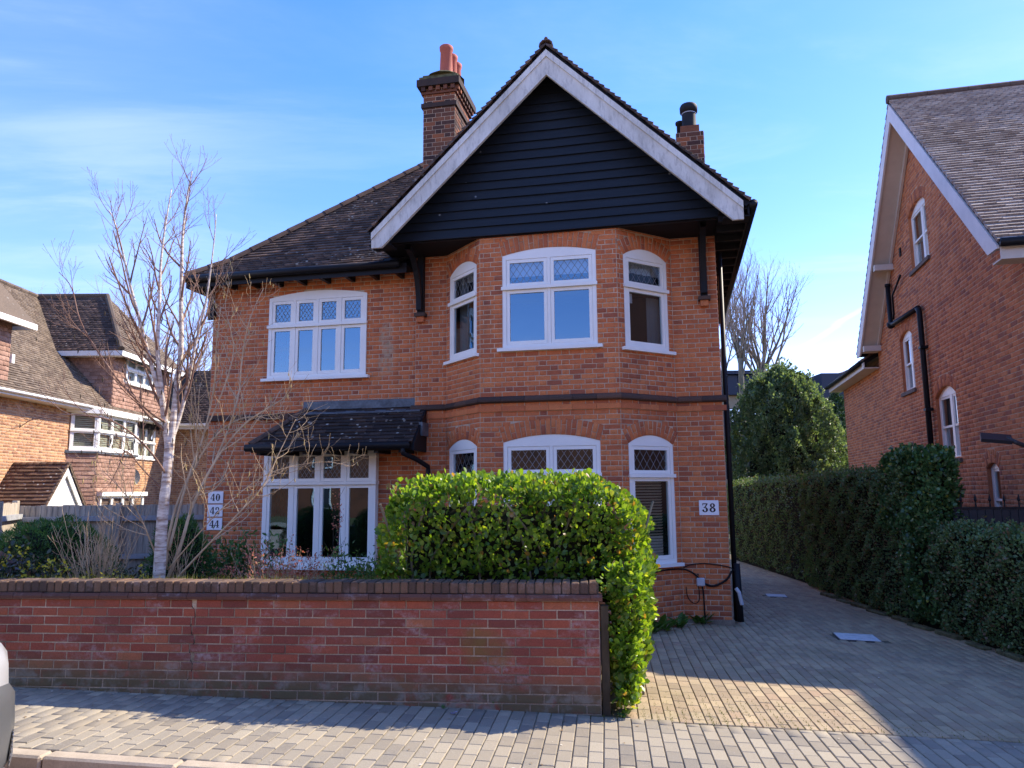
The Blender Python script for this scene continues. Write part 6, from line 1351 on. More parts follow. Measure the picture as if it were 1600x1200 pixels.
# -- trimmed hedge along the right of the drive: tall far run, ivy-grown end, low near run
def build_right_hedge():
    def run(name, lab, parts, mat, leafsz, ncore, group=None, extra=None):
        c0 = parts[0]; h = thing(name, lab, 'hedge', (c0[1][0], c0[1][1], -0.2), 0, group); off = np.array([c0[1][0], c0[1][1], -0.2]); g = np.random.default_rng(len(lab))
        AV, AF, nb = [], [], 0
        for (n, lo, hi, r, sd, fc, shear) in parts:
            s, nn = rbox(n, lo, hi, r, 0.05, 0.07, sd, fc)
            ci = g.choice(n, max(30, n // 130)); sp, sn = [], []
            for i in ci:
                d = unit((nn[i] * 0.6 + np.array([0, 0, 0.7]) + g.normal(0, 0.3, 3))[None])[0]; k_ = 12; sp.append(s[i] + d * (g.random(k_) * g.uniform(0.05, 0.16))[:, None] + g.normal(0, 0.012, (k_, 3))); sn.append(np.tile(d, (k_, 1)))
            s = np.concatenate([s] + sp); nn = np.concatenate([nn] + sn)
            s[:, 0] += shear * (s[:, 1] - lo[1]); t, m = dirs(nn, g, 0.35, 0.8); sz = g.uniform(leafsz * 0.7, leafsz * 1.35, len(s))
            V, F = leaf_arrays(s - off, t, m, sz, 1.05, 1.2); AV.append(V); AF.append(F + nb); nb += len(V)
        foliage('foliage', h, mat, np.concatenate(AV), np.concatenate(AF), 'stuff')
        cm = MB()
        for lo, hi, shear in ncore:
            v = [(x + shear * (y - lo[1]) - off[0], y - off[1], z - off[2]) for z in (lo[2], hi[2]) for (x, y) in ((lo[0], lo[1]), (hi[0], lo[1]), (hi[0], hi[1]), (lo[0], hi[1]))]
            cm.add(v, [(0, 3, 2, 1), (4, 5, 6, 7), (0, 1, 5, 4), (1, 2, 6, 5), (2, 3, 7, 6), (3, 0, 4, 7)])
        cm.obj('shade_core', HEDGECORE, h); return h  # dark boxes stand in for the hedge's shaded inside
    F1 = (1.5, 0.12, 0.5, 0.3, 0.0, 1.1)
    run('tall_hedge', 'tall clipped dark hedge lining the far part of the drive', [(26000, (5.62, 10.9, -0.24), (6.30, 15.6, 2.02), 0.22, 11, F1, 0.045), (15000, (5.86, 15.6, -0.24), (6.6, 21.6, 1.98), 0.3, 12, F1, 0.02)], PRIVET, 0.034, [((5.74, 11.0, -0.3), (6.2, 15.6, 1.9), 0.045), ((6.0, 15.6, -0.3), (6.5, 21.5, 1.85), 0.02)])
    run('low_hedge', 'low clipped hedge beside the drive in front of the black spiked fence', [(26000, (5.62, 5.2, -0.24), (6.42, 10.55, 1.22), 0.2, 13, (1.6, 0.1, 0.6, 0.2, 0, 1.4), 0.0)], PRIVET, 0.036, [((5.74, 5.3, -0.3), (6.3, 10.5, 1.1), 0.0)])
    run('ivy_clump', 'glossy ivy mass covering the near end of the tall hedge', [(7500, (5.60, 10.35, 1.0), (6.16, 11.9, 2.24), 0.26, 14, (1.2, 0.5, 1.4, 0.2, 0.2, 1.2), 0.03), (2200, (5.58, 10.4, -0.2), (6.1, 11.1, 1.2), 0.2, 15, (1.2, 0.2, 1.2, 0, 0, 0), 0.0)], IVY, 0.052, [((5.74, 10.5, -0.3), (6.04, 11.8, 2.1), 0.03)])
    # mossy kerb edging stones at the hedge foot
    t = thing('edging_stones', 'mossy broken edging stones along the foot of the right-hand hedge', 'edging', (5.55, 9, -0.2))
    for k in range(12):
        y = 7.0 + k * 0.62; MB().bbox(-0.06, 0.05, -0.24, 0.24 - 0.1 * (k % 3 == 1), -0.05, 0.035 + 0.015 * (k % 2), 0.012).obj('stone', CONCRETE, t, Matrix.Translation((0.03 + 0.03 * (k % 2), y - 9, gz(5.55) + 0.2)) @ Matrix.Rotation(R(random.uniform(-8, 8)), 4, 'Z'))
build_right_hedge()

# -- tall evergreen bush and conifers behind the hedge
def build_evergreens():
    c = at_y(1232, 766, 27.0); c.z = gz(c.x); g = np.random.default_rng(21)
    h = thing('evergreen_tree', 'broad dense evergreen tree with glossy leaves behind the far end of the drive hedge', 'tree', c); n = 70000
    v = unit(g.normal(0, 1, (n, 3))); z = v[:, 2] * 0.5 + 0.5; prof = np.interp(z, [0, 0.15, 0.35, 0.6, 0.8, 0.92, 1.0], [0.80, 1.0, 1.0, 0.93, 0.76, 0.54, 0.12]); a = np.arctan2(v[:, 1], v[:, 0])
    lump = 1 + 0.09 * np.sin(a * 5 + z * 9) + 0.08 * np.sin(a * 9 - z * 14) + 0.06 * np.sin(a * 17 + z * 23); r = 1.9 * prof * lump - np.abs(g.normal(0, 0.06, n))
    s = np.stack([r * np.cos(a) + 0.55 * (0.55 - z) * (np.cos(a) > -0.3), r * np.sin(a), 0.15 + z * 6.15 + 0.08 * np.sin(a * 11)], 1); nn = unit(np.stack([np.cos(a), np.sin(a), np.interp(z, [0, 0.5, 1], [-0.1, 0.25, 1.2])], 1))
    w = np.sin(s[:, 0] * 6 + s[:, 2] * 4) * np.sin(s[:, 1] * 5 + s[:, 2] * 6.3 + 1); k = (w < 0.3) | (g.random(n) < 0.35); s, nn = s[k], nn[k]
    # ragged sprigs standing out of the crown
    ci = g.choice(len(s), 420); L = g.uniform(0.12, 0.42, 420); sp, sn = [], []
    for i, l in zip(ci, L):
        d = unit((nn[i] + np.array([0, 0, 0.5]) + g.normal(0, 0.3, 3))[None])[0]; q = s[i] + d * (g.random(26) * l)[:, None] + g.normal(0, 0.045, (26, 3)); sp.append(q); sn.append(np.tile(d, (26, 1)))
    s = np.concatenate([s] + sp); nn = np.concatenate([nn] + sn)
    t, m = dirs(nn, g, 0.3, 0.8); V, F = leaf_arrays(s, t, m, g.uniform(0.065, 0.125, len(s)), 0.8, 1.3); foliage('crown', h, HOLLY, V, F)
    MB().lathe([(0.8, 0.3), (1.4, 1.1), (1.3, 2.9), (0.9, 4.6), (0.4, 5.7), (0.05, 6.1)], 12).obj('crown_shade_core', HEDGECORE, h); MB().tube([(0, 0, -0.2), (0.05, 0, 1.0)], [0.16, 0.12], 8).obj('trunk', GREYBARK, h)  # dark core colours in the shade within the crown
    for i, (px, yt, Y, rr, sd) in enumerate(((1272, 596, 33.0, 1.5, 4), (1315, 612, 34.0, 1.8, 5), (1340, 600, 37.0, 1.8, 6))):
        b = at_y(px, 766, Y); b.z = gz(b.x); H = at_y(px, yt, Y).z - b.z; t_ = thing('conifer_tree', ['slender blue-green conifer with a pointed tip just right of the broad evergreen', 'dark feathery conifer against the right-hand house wall', 'dark conifer mostly hidden behind the right-hand house'][i], 'tree', b, 0, 'conifers behind the drive'); g = np.random.default_rng(sd)
        P_, T_, N_ = [], [], []
        for k in range(150):
            z = H * (0.08 + 0.92 * (k / 150)); L = rr * (1 - k / 150) ** 0.85 * g.uniform(0.75, 1.15) + 0.06; a = k * 2.4 + g.normal(0, .2); m_ = int(14 + 90 * L); f = g.random(m_) ** 0.6
            d = np.array([math.cos(a), math.sin(a), 0.18]); P_.append(np.array([0, 0, z]) + d * (L * f)[:, None] + g.normal(0, 0.05, (m_, 3)) + np.array([0, 0, -0.12 * L]) * (f ** 2)[:, None]); T_.append(np.tile(d, (m_, 1)) + g.normal(0, 0.5, (m_, 3))); N_.append(np.tile([0, 0, 1.0], (m_, 1)) + g.normal(0, 0.4, (m_, 3)))
        V, F = leaf_arrays(np.concatenate(P_), np.concatenate(T_), np.concatenate(N_), 0.15, 0.55, 1.0); foliage('crown', t_, CONIFER, V, F); MB().tube([(0, 0, -.2), (0, 0, H * 0.97)], [0.13, 0.015], 6).obj('trunk', GREYBARK, t_)
build_evergreens()

# -- bare trees
def shoot(p, d, L, up=0.5, wob=0.12, n=6):
    P = [Vector(p)]; d = Vector(d).normalized(); s = L / n
    for i in range(n):
        d = (d + Vector((0, 0, up / n)) + Vector((random.gauss(0, wob), random.gauss(0, wob), random.gauss(0, wob * 0.7))) * (1.6 / n ** 0.5)).normalized(); P.append(P[-1] + d * s)
    return P
def along(P, t):
    k = t * (len(P) - 1); i = min(int(k), len(P) - 2); return P[i].lerp(P[i + 1], k - i), (P[i + 1] - P[i]).normalized()
def side_dir(d, ang):
    o = d.orthogonal().normalized(); o = Matrix.Rotation(random.uniform(0, 2 * math.pi), 3, d) @ o; return (d * math.cos(ang) + o * math.sin(ang)).normalized()
def twiggy(mb, P, r0, r1, level, spec):
    """spec[level] = (count, t0, t1, length, len_var, angle, up, wobble)"""
    if level >= len(spec): return
    cnt, t0, t1, L, lv, ang, up, wob = spec[level]
    for k in range(cnt):
        t = t0 + (t1 - t0) * (k + random.random()) / cnt; p, d = along(P, t); rr = r0 + (r1 - r0) * t; l = L * (1 - 0.72 * t) * random.uniform(1 - lv, 1 + lv); ra = min(rr * 0.65, 0.018 * l + 0.0022)
        Q = shoot(p, side_dir(d, R(random.gauss(ang, 9))), l, up, wob, 6 if level == 0 else 4); n = len(Q)
        mb.tube(Q, [ra + (max(0.0016, ra * 0.3) - ra) * i / (n - 1) for i in range(n)], 5 if level == 0 else 3, False); twiggy(mb, Q, ra, ra * 0.3, level + 1, spec)
def build_birch():
    random.seed(11); b = at_y(249, 905, 7.45); h = thing('birch_tree', 'bare young birch with pale multi-stemmed trunk rising behind the garden wall', 'tree', (b.x, b.y, 0.7)); off = Vector((b.x, b.y, 0.7)); sh = lambda P: [p - off for p in P]
    tr, tw = MB(), MB()
    stems = [([(248, 915), (254, 810), (261, 745), (265, 692)], [7.9, 7.9, 7.92, 7.95], 0.060, 0.042),
             ([(260, 745), (263, 700), (256, 645), (251, 600), (246, 545), (249, 480), (251, 415), (258, 355), (268, 295)], [7.92, 7.95, 7.9, 7.85, 7.8, 7.8, 7.85, 7.9, 7.95], 0.042, 0.005),
             ([(262, 745), (267, 695), (276, 610), (283, 545), (283, 475), (284, 410), (286, 360), (293, 305), (300, 268)], [7.92, 7.95, 8.0, 8.05, 8.1, 8.15, 8.2, 8.2, 8.2], 0.043, 0.005),
             ([(251, 622), (238, 575), (221, 510), (206, 455), (193, 400), (180, 350), (170, 328)], [7.87, 7.8, 7.7, 7.65, 7.6, 7.6, 7.6], 0.026, 0.004),
             ([(268, 688), (281, 650), (294, 600), (305, 540), (322, 470), (333, 390), (338, 335)], [7.95, 8.0, 8.0, 7.95, 7.95, 7.9, 7.9], 0.026, 0.004),
             ([(258, 660), (230, 640), (190, 600), (150, 545), (125, 500), (112, 450), (92, 425)], [7.9, 7.7, 7.5, 7.4, 7.3, 7.3, 7.3], 0.014, 0.003),
             ([(262, 745), (230, 700), (180, 660), (120, 648), (60, 652), (30, 668)], [7.92, 7.7, 7.5, 7.3, 7.2, 7.2], 0.012, 0.003),
             ([(259, 770), (225, 735), (197, 705), (185, 730), (170, 760)], [7.92, 7.8, 7.7, 7.6, 7.6], 0.010, 0.003)]
    for i, (px, Y, r0, r1) in enumerate(stems):
        P = sh(catrom(px, [q - 0.45 for q in Y])); n = len(P); (tr if i < 5 else tw).tube(P, [r0 + (r1 - r0) * (k / (n - 1)) ** 0.8 for k in range(n)], 9 if i < 3 else 6)
        if i == 0: continue
        twiggy(tw, P, r0, r1, 0, [(17 if i < 3 else 11 if i < 5 else 8, 0.16, 0.96, 0.86 if i < 5 else 0.55, 0.35, 36, 1.0, 0.10), (6, 0.25, 0.97, 0.42, 0.4, 38, 0.6, 0.12), (2, 0.3, 0.9, 0.14, 0.4, 40, 0.4, 0.12)])
    tr.obj('trunk', BIRCH, h, None, True); tw.obj('crown', BIRCHTWIG, h, None, True)
    ck = MB()
    for k in range(120):
        px, py = random.gauss(225, 60), random.uniform(480, 720); p = at_y(px, py, random.uniform(7.0, 7.9)) - off; ck.tube([p, p + Vector((0.004, 0, -0.02)), p + Vector((0, 0.004, -0.045))], [0.003, 0.006, 0.003], 4)
    ck.obj('catkins', DARKSTEM, h, kind='stuff')
build_birch()
def build_hazel():
    random.seed(5); b = at_y(262, 900, 7.6); off = Vector((b.x, b.y, 0.65)); h = thing('hazel_bush', 'bare tan-stemmed bush with dangling catkins arching in front of the house corner', 'bush', off); sh = lambda P: [p - off for p in P]; mb = MB(); ck = MB()
    stems = [([(262, 905), (283, 850), (303, 785), (340, 715), (380, 665), (415, 640), (452, 618)], [8.6, 8.6, 8.7, 8.8, 8.9, 8.9, 9.0], 0.026), ([(275, 905), (315, 862), (370, 805), (410, 760), (440, 700), (462, 655)], [8.5, 8.4, 8.4, 8.5, 8.6, 8.6], 0.014),
             ([(258, 890), (270, 810), (300, 735), (338, 680), (375, 655), (410, 650), (470, 640)], [8.6, 8.7, 8.9, 9.0, 9.1, 9.1, 9.1], 0.022), ([(264, 860), (290, 760), (318, 680), (335, 600), (338, 540), (345, 480)], [8.6, 8.8, 9.0, 9.1, 9.2, 9.3], 0.020),
             ([(300, 790), (345, 700), (372, 620), (378, 560), (390, 500), (412, 450)], [8.7, 8.9, 9.1, 9.2, 9.2, 9.3], 0.016), ([(318, 680), (352, 600), (365, 540), (352, 480), (360, 440)], [9.0, 9.1, 9.2, 9.3, 9.3], 0.012),
             ([(255, 900), (235, 845), (215, 800), (185, 760), (160, 735)], [8.6, 8.5, 8.4, 8.3, 8.3], 0.012), ([(262, 890), (305, 840), (352, 790), (420, 740), (500, 722), (545, 728)], [8.5, 8.4, 8.4, 8.5, 8.6, 8.6], 0.010)]
    for i, (px, Y, r0) in enumerate(stems):
        r0 *= 0.78; P = sh(catrom(px, [q - 1.0 for q in Y])); n = len(P); mb.tube(P, [r0 * (1 - 0.75 * k / (n - 1)) for k in range(n)], 6)
        start = len(mb.v); twiggy(mb, P, r0, r0 * 0.3, 0, [(13, 0.25, 0.98, 0.80, 0.4, 55, 1.2, 0.24), (4, 0.2, 0.95, 0.34, 0.4, 50, 0.9, 0.28)])
        V = mb.v[start:]
        for k in range(16):
            p = Vector(random.choice(V)); L = random.uniform(0.03, 0.06); ck.tube([p, p + Vector((random.gauss(0, .004), 0, -L * .5)), p + Vector((random.gauss(0, .006), 0, -L))], [0.003, 0.006, 0.004], 4)
    mb.obj('stems', HAZEL, h, None, True); ck.obj('catkins', CATKIN, h, kind='stuff')
build_hazel()
def build_background_trees():
    random.seed(23)
    spec = [(1142, 27.0, 1128, 545, 400, 1120, 0.13, 'leaning bare tree close against the right corner of the brick house'), (1156, 30.0, 1157, 560, 398, 1150, 0.16, 'bare pollarded tree with upright shoots left of the broad evergreen'), (1192, 31.0, 1192, 575, 383, 1205, 0.20, 'bare pollarded tree with a fan of fine branches rising behind the broad evergreen')]
    for px, Y, pxt, yt, ytop, pxc, r, lab in spec:
        b = at_y(px, 770, Y); b.z = gz(b.x); t = at_y(pxt, yt, Y); H = at_y(pxc, ytop, Y).z; h = thing('bare_tree', lab, 'tree', b, 0, 'bare trees behind the drive'); tr, tw = MB(), MB(); P = smooth_path([(0, 0, -.3), ((t.x - b.x) * 0.55 + 0.1, 0.1, (t.z - b.z) * 0.5), (t.x - b.x, 0, t.z - b.z)], 5); n = len(P); tr.tube(P, [r * (1 - 0.35 * k / (n - 1)) for k in range(n)], 8)
        top = P[-1]; L = H - t.z
        nl = {1142: 4, 1156: 8, 1192: 12}[px]
        for k in range(nl):
            a = random.uniform(0, 2 * math.pi); sp = random.uniform(0.1, 0.62) if px > 1160 else random.uniform(0.05, 0.42); d = Vector((math.cos(a) * sp, math.sin(a) * sp, 1)); p0 = top - Vector((0, 0, random.uniform(0, 1.2))); Q = shoot(p0, d, L * random.uniform(0.75, 1.05), 0.35, 0.07, 8); ra = r * random.uniform(0.2, 0.36); m = len(Q); tr.tube(Q, [ra + (0.012 - ra) * i / (m - 1) for i in range(m)], 5)
            twiggy(tw, Q, ra, 0.012, 0, [(8, 0.15, 0.98, L * 0.45, 0.4, 34, 0.7, 0.10), (5, 0.2, 0.97, L * 0.2, 0.4, 32, 0.5, 0.12), (3, 0.2, 0.9, L * 0.08, 0.4, 34, 0.4, 0.14)])
        tr.obj('trunk', GREYBARK, h, None, True); tw.obj('crown', TWIGGREY, h)
    for px, Y, ytop, sp, lab in ((150, 36.0, 432, 0.6, 'bare twiggy tree rising behind the tiled dormer roof, farther left'), (236, 38.0, 425, 0.6, 'bare twiggy tree behind the birch, between dormer roof and brick house'), (312, 33.0, 545, 0.6, 'small bare tree over the dark low roof beside the brick house')):
        b = at_y(px, 780, Y); b.z = 0.3; H = at_y(px, ytop, Y).z - b.z; h = thing('bare_tree', lab, 'tree', b, 0, 'bare trees behind the tiled house'); tr, tw = MB(), MB(); P = shoot((0, 0, -.3), (0, 0, 1), H * 0.35, 0.2, 0.03, 5); tr.tube(P, [0.22, 0.2, 0.19, 0.18, 0.17, 0.16], 7)
        for k in range(11):
            a = k * 2.4; d = Vector((math.cos(a) * sp, math.sin(a) * sp, 0.9)); Q = shoot(P[-1] - Vector((0, 0, random.uniform(0, 1.0))), d, H * random.uniform(0.5, 0.72), 0.45, 0.08, 8); tr.tube(Q, [0.085 + (0.014 - 0.085) * i / 8 for i in range(9)], 5)
            twiggy(tw, Q, 0.085, 0.014, 0, [(8, 0.2, 0.98, H * 0.26, 0.35, 36, 0.4, 0.1), (6, 0.2, 0.97, H * 0.12, 0.4, 36, 0.3, 0.12), (3, 0.2, 0.9, H * 0.05, 0.4, 36, 0.2, 0.12)])
        tr.obj('trunk', TWIGGREY, h, None, True); tw.obj('crown', TWIGGREY, h)
build_background_trees()

# -- planting in the raised bed
def build_bed_plants():
    g = np.random.default_rng(41); random.seed(41)
    for i, (px, yt, Y, rx, rz, lab) in enumerate(((82, 811, 8.9, 0.78, 0.80, 'wide clipped yew dome at the left, behind the yellow-flowered plants'), (283, 809, 9.1, 0.37, 0.78, 'narrow clipped yew dome between the birch trunk and the house'))):
        c = at_y(px, yt, Y); h = thing('yew_bush', lab, 'bush', (c.x, c.y, c.z - rz), 0, 'clipped yew bushes'); s, nn = ellip(26000 if i == 0 else 13000, (0, 0, 0), (rx, 0.62 if i == 0 else 0.36, rz), 0.04, 0.05, 51 + i, -0.35); t = nn * 0.9 + g.normal(0, 0.55, nn.shape) + np.array([0, 0, 0.3]); V, F = needle_arrays(s, t, nn + g.normal(0, 0.6, nn.shape), g.uniform(0.03, 0.06, len(s)), 0.24); foliage('foliage', h, YEW, V, F, 'stuff')
        mb = MB(); mb.lathe([(rx * 0.88 * math.cos(a), (rz - 0.07) * math.sin(a)) for a in np.linspace(-0.45, 1.5, 9)], 18); mb.obj('shade_core', HEDGECORE, h, Matrix.Diagonal((1, 0.8 if i == 0 else 0.95, 1, 1)))  # dark dome under the needles supplies the inner shade as colour
    def shrub(name, lab, px, Y, z0, stems, L, spread, r, mat, leafs=None, group=None, up=0.5, lv=0.3, cat='shrub', sub=(3, 0.3)):
        b = at_y(px, 880, Y); h = thing(name, lab, cat, (b.x, b.y, z0), 0, group); mb = MB(); tips = []
        for k in range(stems):
            a = random.uniform(0, 6.28); s = random.uniform(0.1, 1) * spread; Q = shoot((math.cos(a) * s * 0.25, math.sin(a) * s * 0.2, 0), (math.cos(a) * s, math.sin(a) * s, 1), L * random.uniform(1 - lv, 1 + lv), up, 0.12, 6); mb.tube(Q, [r * (1 - 0.6 * i / 6) for i in range(7)], 4, False); tips.append(Q)
            st = len(mb.v); twiggy(mb, Q, r, r * 0.4, 0, [(sub[0], 0.3, 0.95, L * sub[1], 0.4, 40, 0.5, 0.12)])
        mb.obj('stems', mat, h); 
        if leafs:
            for (nm, lm, n, sz, wd, t0, rnd) in leafs:
                P_ = np.array([tuple(along(random.choice(tips), random.uniform(t0, 1.0))[0] + Vector((random.gauss(0, rnd), random.gauss(0, rnd), random.gauss(0, rnd)))) for _ in range(n)]); t = g.normal(0, 0.7, (n, 3)) + np.array([0, -0.1, 0.5]); V, F = leaf_arrays(P_, t, g.normal(0, 1, (n, 3)) + np.array([0, -0.5, 0.6]), g.uniform(sz * 0.6, sz * 1.3, n), wd, 1.0); foliage(nm, h, lm, V, F, 'stuff')
        return h
    yl = lambda n: ('blossoms', YELLOWFL, n * 2, 0.026, 1.3, 0.9, 0.03)
    shrub('mahonia_plant', 'dark spiny-leaved plant with a yellow flower tuft at the left picture edge behind the wall', 26, 7.45, 0.74, 9, 0.40, 0.7, 0.008, DARKSTEM, [('leaves', MAHONIA, 420, 0.055, 0.8, 0.35, 0.06), yl(60)], 'yellow-flowered plants')
    shrub('mahonia_plant', 'yellow-flowered dark-leaved plant in front of the wide yew dome', 92, 7.4, 0.74, 11, 0.26, 0.9, 0.008, DARKSTEM, [('leaves', MAHONIA, 480, 0.05, 0.8, 0.25, 0.07), yl(110)], 'yellow-flowered plants')
    shrub('mahonia_plant', 'low dark-leaved plant with sparse yellow flowers left of the birch trunk', 172, 7.4, 0.74, 10, 0.22, 1.0, 0.008, DARKSTEM, [('leaves', MAHONIA, 420, 0.045, 0.6, 0.2, 0.07), yl(40)], 'yellow-flowered plants')
    shrub('dry_stem_clump', 'tangle of dry tan stems left of the birch trunk', 152, 7.5, 0.72, 64, 0.66, 0.6, 0.004, HAZEL, None, None, 0.3, 0.5, 'shrub', (4, 0.4))
    shrub('dry_stem_clump', 'few thin dry stems standing right of the birch trunk before the narrow yew', 282, 7.6, 0.72, 12, 0.55, 0.35, 0.0035, HAZEL, None, None, 0.3, 0.4)
    shrub('pink_budded_shrub', 'shrub with dangling pink buds below the left ground-floor window', 440, 7.7, 0.68, 40, 0.46, 1.2, 0.004, HAZEL, [('buds', PINKBUD, 1300, 0.026, 0.75, 0.35, 0.02)], 'pink-budded shrubs', 0.5, 0.4)
    shrub('pink_budded_shrub', 'tall pink-budded stem reaching up before the right light of the left window', 530, 8.2, 0.66, 4, 0.95, 0.25, 0.004, DARKSTEM, [('buds', PINKBUD, 90, 0.026, 0.7, 0.6, 0.02)], 'pink-budded shrubs', 0.5, 0.2)
    shrub('pink_budded_shrub', 'pink-budded shrub nearest the yew dome and number plates', 362, 7.8, 0.70, 14, 0.36, 0.8, 0.004, DARKSTEM, [('buds', PINKBUD, 330, 0.026, 0.75, 0.35, 0.02)], 'pink-budded shrubs', 0.5, 0.4)
    shrub('green_shrub', 'low green shrub between the pink-budded shrub and the bright hedge', 565, 7.7, 0.66, 26, 0.38, 1.1, 0.004, DARKSTEM, [('leaves', WEED, 1500, 0.05, 0.45, 0.1, 0.05)], None, 0.4, 0.35)
    shrub('dark_shrub', 'dark green shrub at the foot of the house below the number plates', 372, 9.6, 0.5, 18, 0.6, 0.8, 0.005, DARKSTEM, [('leaves', YEW, 1600, 0.07, 0.5, 0.1, 0.07)], None, 0.4, 0.35)
    # mossy grass at the top of the wall
    n = 5200; x = g.uniform(-5.9, -1.6, n); y = 0.232 + np.abs(g.normal(0, 0.07, n)); s = np.stack([x, y, np.full(n, 0.795)], 1); W2 = np.array(Matrix.Translation(WO) @ Matrix.Rotation(-WTH, 4, 'Z')); s = s @ W2[:3, :3].T + W2[:3, 3]; s[:, 2] += 0.0
    V, F = needle_arrays(s, g.normal(0, 0.45, (n, 3)) + np.array([0, -0.15, 1.0]), g.normal(0, 1, (n, 3)), g.uniform(0.12, 0.22, n), 0.05); o = foliage('grass', None, GRASSM, V, F, 'stuff')
    # weeds
    def weed(px, py, Y, n, sz, lab, w=0.45, grp=None):
        p = at_y(px, py, Y) if Y else None
        h = thing('weed', lab, 'weed', p, 0, grp); a = g.uniform(0, 6.28, n); t = np.stack([np.cos(a), np.sin(a), g.uniform(0.3, 1.2, n)], 1); b0 = g.normal(0, sz * 0.15, (n, 3)); b0[:, 2] = 0; V, F = leaf_arrays(b0, t, np.stack([-np.cos(a) * 0.5, -np.sin(a) * 0.5, np.ones(n)], 1), g.uniform(sz * 0.6, sz * 1.2, n), w, 1.2); foliage('leaves', h, WEED, V, F, 'stuff')
    for px, py, n, sz, lab in ((1035, 985, 26, 0.26, 'clump of strap-leaved weeds under the bay, nearest the bright hedge'), (1062, 981, 22, 0.22, 'clump of weeds at the middle of the bay foot'), (1095, 975, 18, 0.24, 'weed rosette at the house foot under the junction box'), (1020, 990, 18, 0.2, 'small weed tuft between bright hedge and bay foot')):
        p = at_y(px, py, 9.9); Y = 9.9
        for _ in range(30):
            p = at_y(px, py, Y); Y += (p.z - gz(p.x)) * 3
        weed(px, py, Y - 0.0, n, sz, lab, 0.4, 'weeds at the foot of the house')
    for px, py, n, sz, lab in ((772, 1106, 9, 0.10, 'small weed rosette at the foot of the garden wall'), (692, 1107, 7, 0.05, 'tiny weed in the wall foot joint, left of the rosette'), (972, 1122, 22, 0.05, 'little grass tuft where pavement meets drive by the hedge')):
        Y = 6.2
        for _ in range(30):
            p = at_y(px, py, Y); Y += (p.z - gz(p.x)) * 3
        weed(px, py, Y, n, sz, lab, 0.4, 'weeds in the pavement')
build_bed_plants()
# ================================================================== FAR BUILDINGS
def build_office():
    Y = 46.0; a = at_y(1118, 580, Y); b = at_y(1238, 577, Y); c = at_y(1345, 574, Y - 4)
    h = thing('office_block', 'dark clad modern office block with tan lower wall and blue windows behind the evergreen', 'office building', (a.x, Y, -0.3)); w1 = b.x - a.x; w2 = c.x - a.x; H = a.z + 0.3
    zt = at_y(1140, 640, Y).z + 0.3
    for i in range(7):
        x = i * w1 / 7; MB().bbox(x + 0.01, x + w1 / 7 - 0.01, 0, 0.3, zt + 0.9, H - 0.25, 0.02).obj('cladding_panel', CLADDING, h)
    MB().box(-1, w1, 0.301, 9, -0.2, H - 0.1).obj('wall', TANWALL, h); MB().box(-1.1, w1 + 0.05, -0.25, 9.1, H - 0.22, H).obj('parapet', CLADDING, h)
    for r in range(3):
        for i in range(6):
            x = 0.45 + i * (w1 - 0.5) / 6; z1 = zt - r * 2.4 + 0.1
            f = MB(); ring(f, x, x + 0.62, z1 - 1.9, z1, 0.05, 0.2, 0.29); f.box(x + 0.29, x + 0.33, 0.21, 0.28, z1 - 1.85, z1 - 0.05).box(x + 0.05, x + 0.57, 0.215, 0.275, z1 - 0.75, z1 - 0.70).box(x + 0.05, x + 0.57, 0.215, 0.275, z1 - 1.35, z1 - 1.30); fo = f.obj('window', CLADDING, h)
            MB().quad((x + 0.05, 0.25, z1 - 1.85), (x + 0.57, 0.25, z1 - 1.85), (x + 0.57, 0.25, z1 - 0.05), (x + 0.05, 0.25, z1 - 0.05)).obj('pane', OFFICEGLASS, fo)
    zc = at_y(1290, 572, Y - 4).z + 0.3
    MB().box(w1 + 0.1, w1 + 2.6, -4, 8, -0.2, zc - 0.4).obj('wall', CLADDING, h); MB().box(w1 + 2.7, w2 + 3, -3.4, 8, -0.2, zc).obj('wall', CLADDING, h)
    MB().prism([(w1 + 2.4, zc + 0.01), (w2 + 3, zc + 0.01), (w2 + 2, zc + 0.7), (w1 + 4.2, zc + 0.7), (w1 + 3.6, zc + 0.3)], -3.4, 7).obj('roof_plant', TILE_RIGHT, h)
build_office()
def build_opposite():
    # houses across the street, behind the photographer: they show in the window reflections
    for i, (x0, x1, y, lab, mat) in enumerate(((-36, -3.5, -15.5, 'brown brick house across the street, mirrored in the left lower window', BRICK_CHIM), (-2.6, 16, -15.0, 'red brick house across the street, mirrored in the bay windows', BRICK_RIGHT))):
        h = thing('opposite_house', lab, 'house', (x0, y, -0.2), 0, 'houses across the street'); L = x1 - x0
        MB().box(0, L, -8, 0, 0, 6.2).obj('wall', mat, h); MB().prism([(-0.4, 6.1), (L + 0.4, 6.1), (L - 1.5, 9.0), (1.5, 9.0)], -8.4, 0.4).obj('roof', TILE_DARK, h)
        for k in range(4):
            for z in (0.9, 3.4):
                x = 0.9 + k * (L - 2.6) / 3; f = MB(); ring(f, x, x + 1.5, z, z + 1.4, 0.08, 0.0 + 0.002, 0.05); f.box(x + 0.72, x + 0.78, 0.003, 0.049, z + 0.08, z + 1.32); fo = f.obj('window', WHITE, h)
                MB().quad((x + 0.08, 0.02, z + 0.08), (x + 1.42, 0.02, z + 0.08), (x + 1.42, 0.02, z + 1.32), (x + 0.08, 0.02, z + 1.32)).obj('pane', GREYMET, fo)
build_opposite()

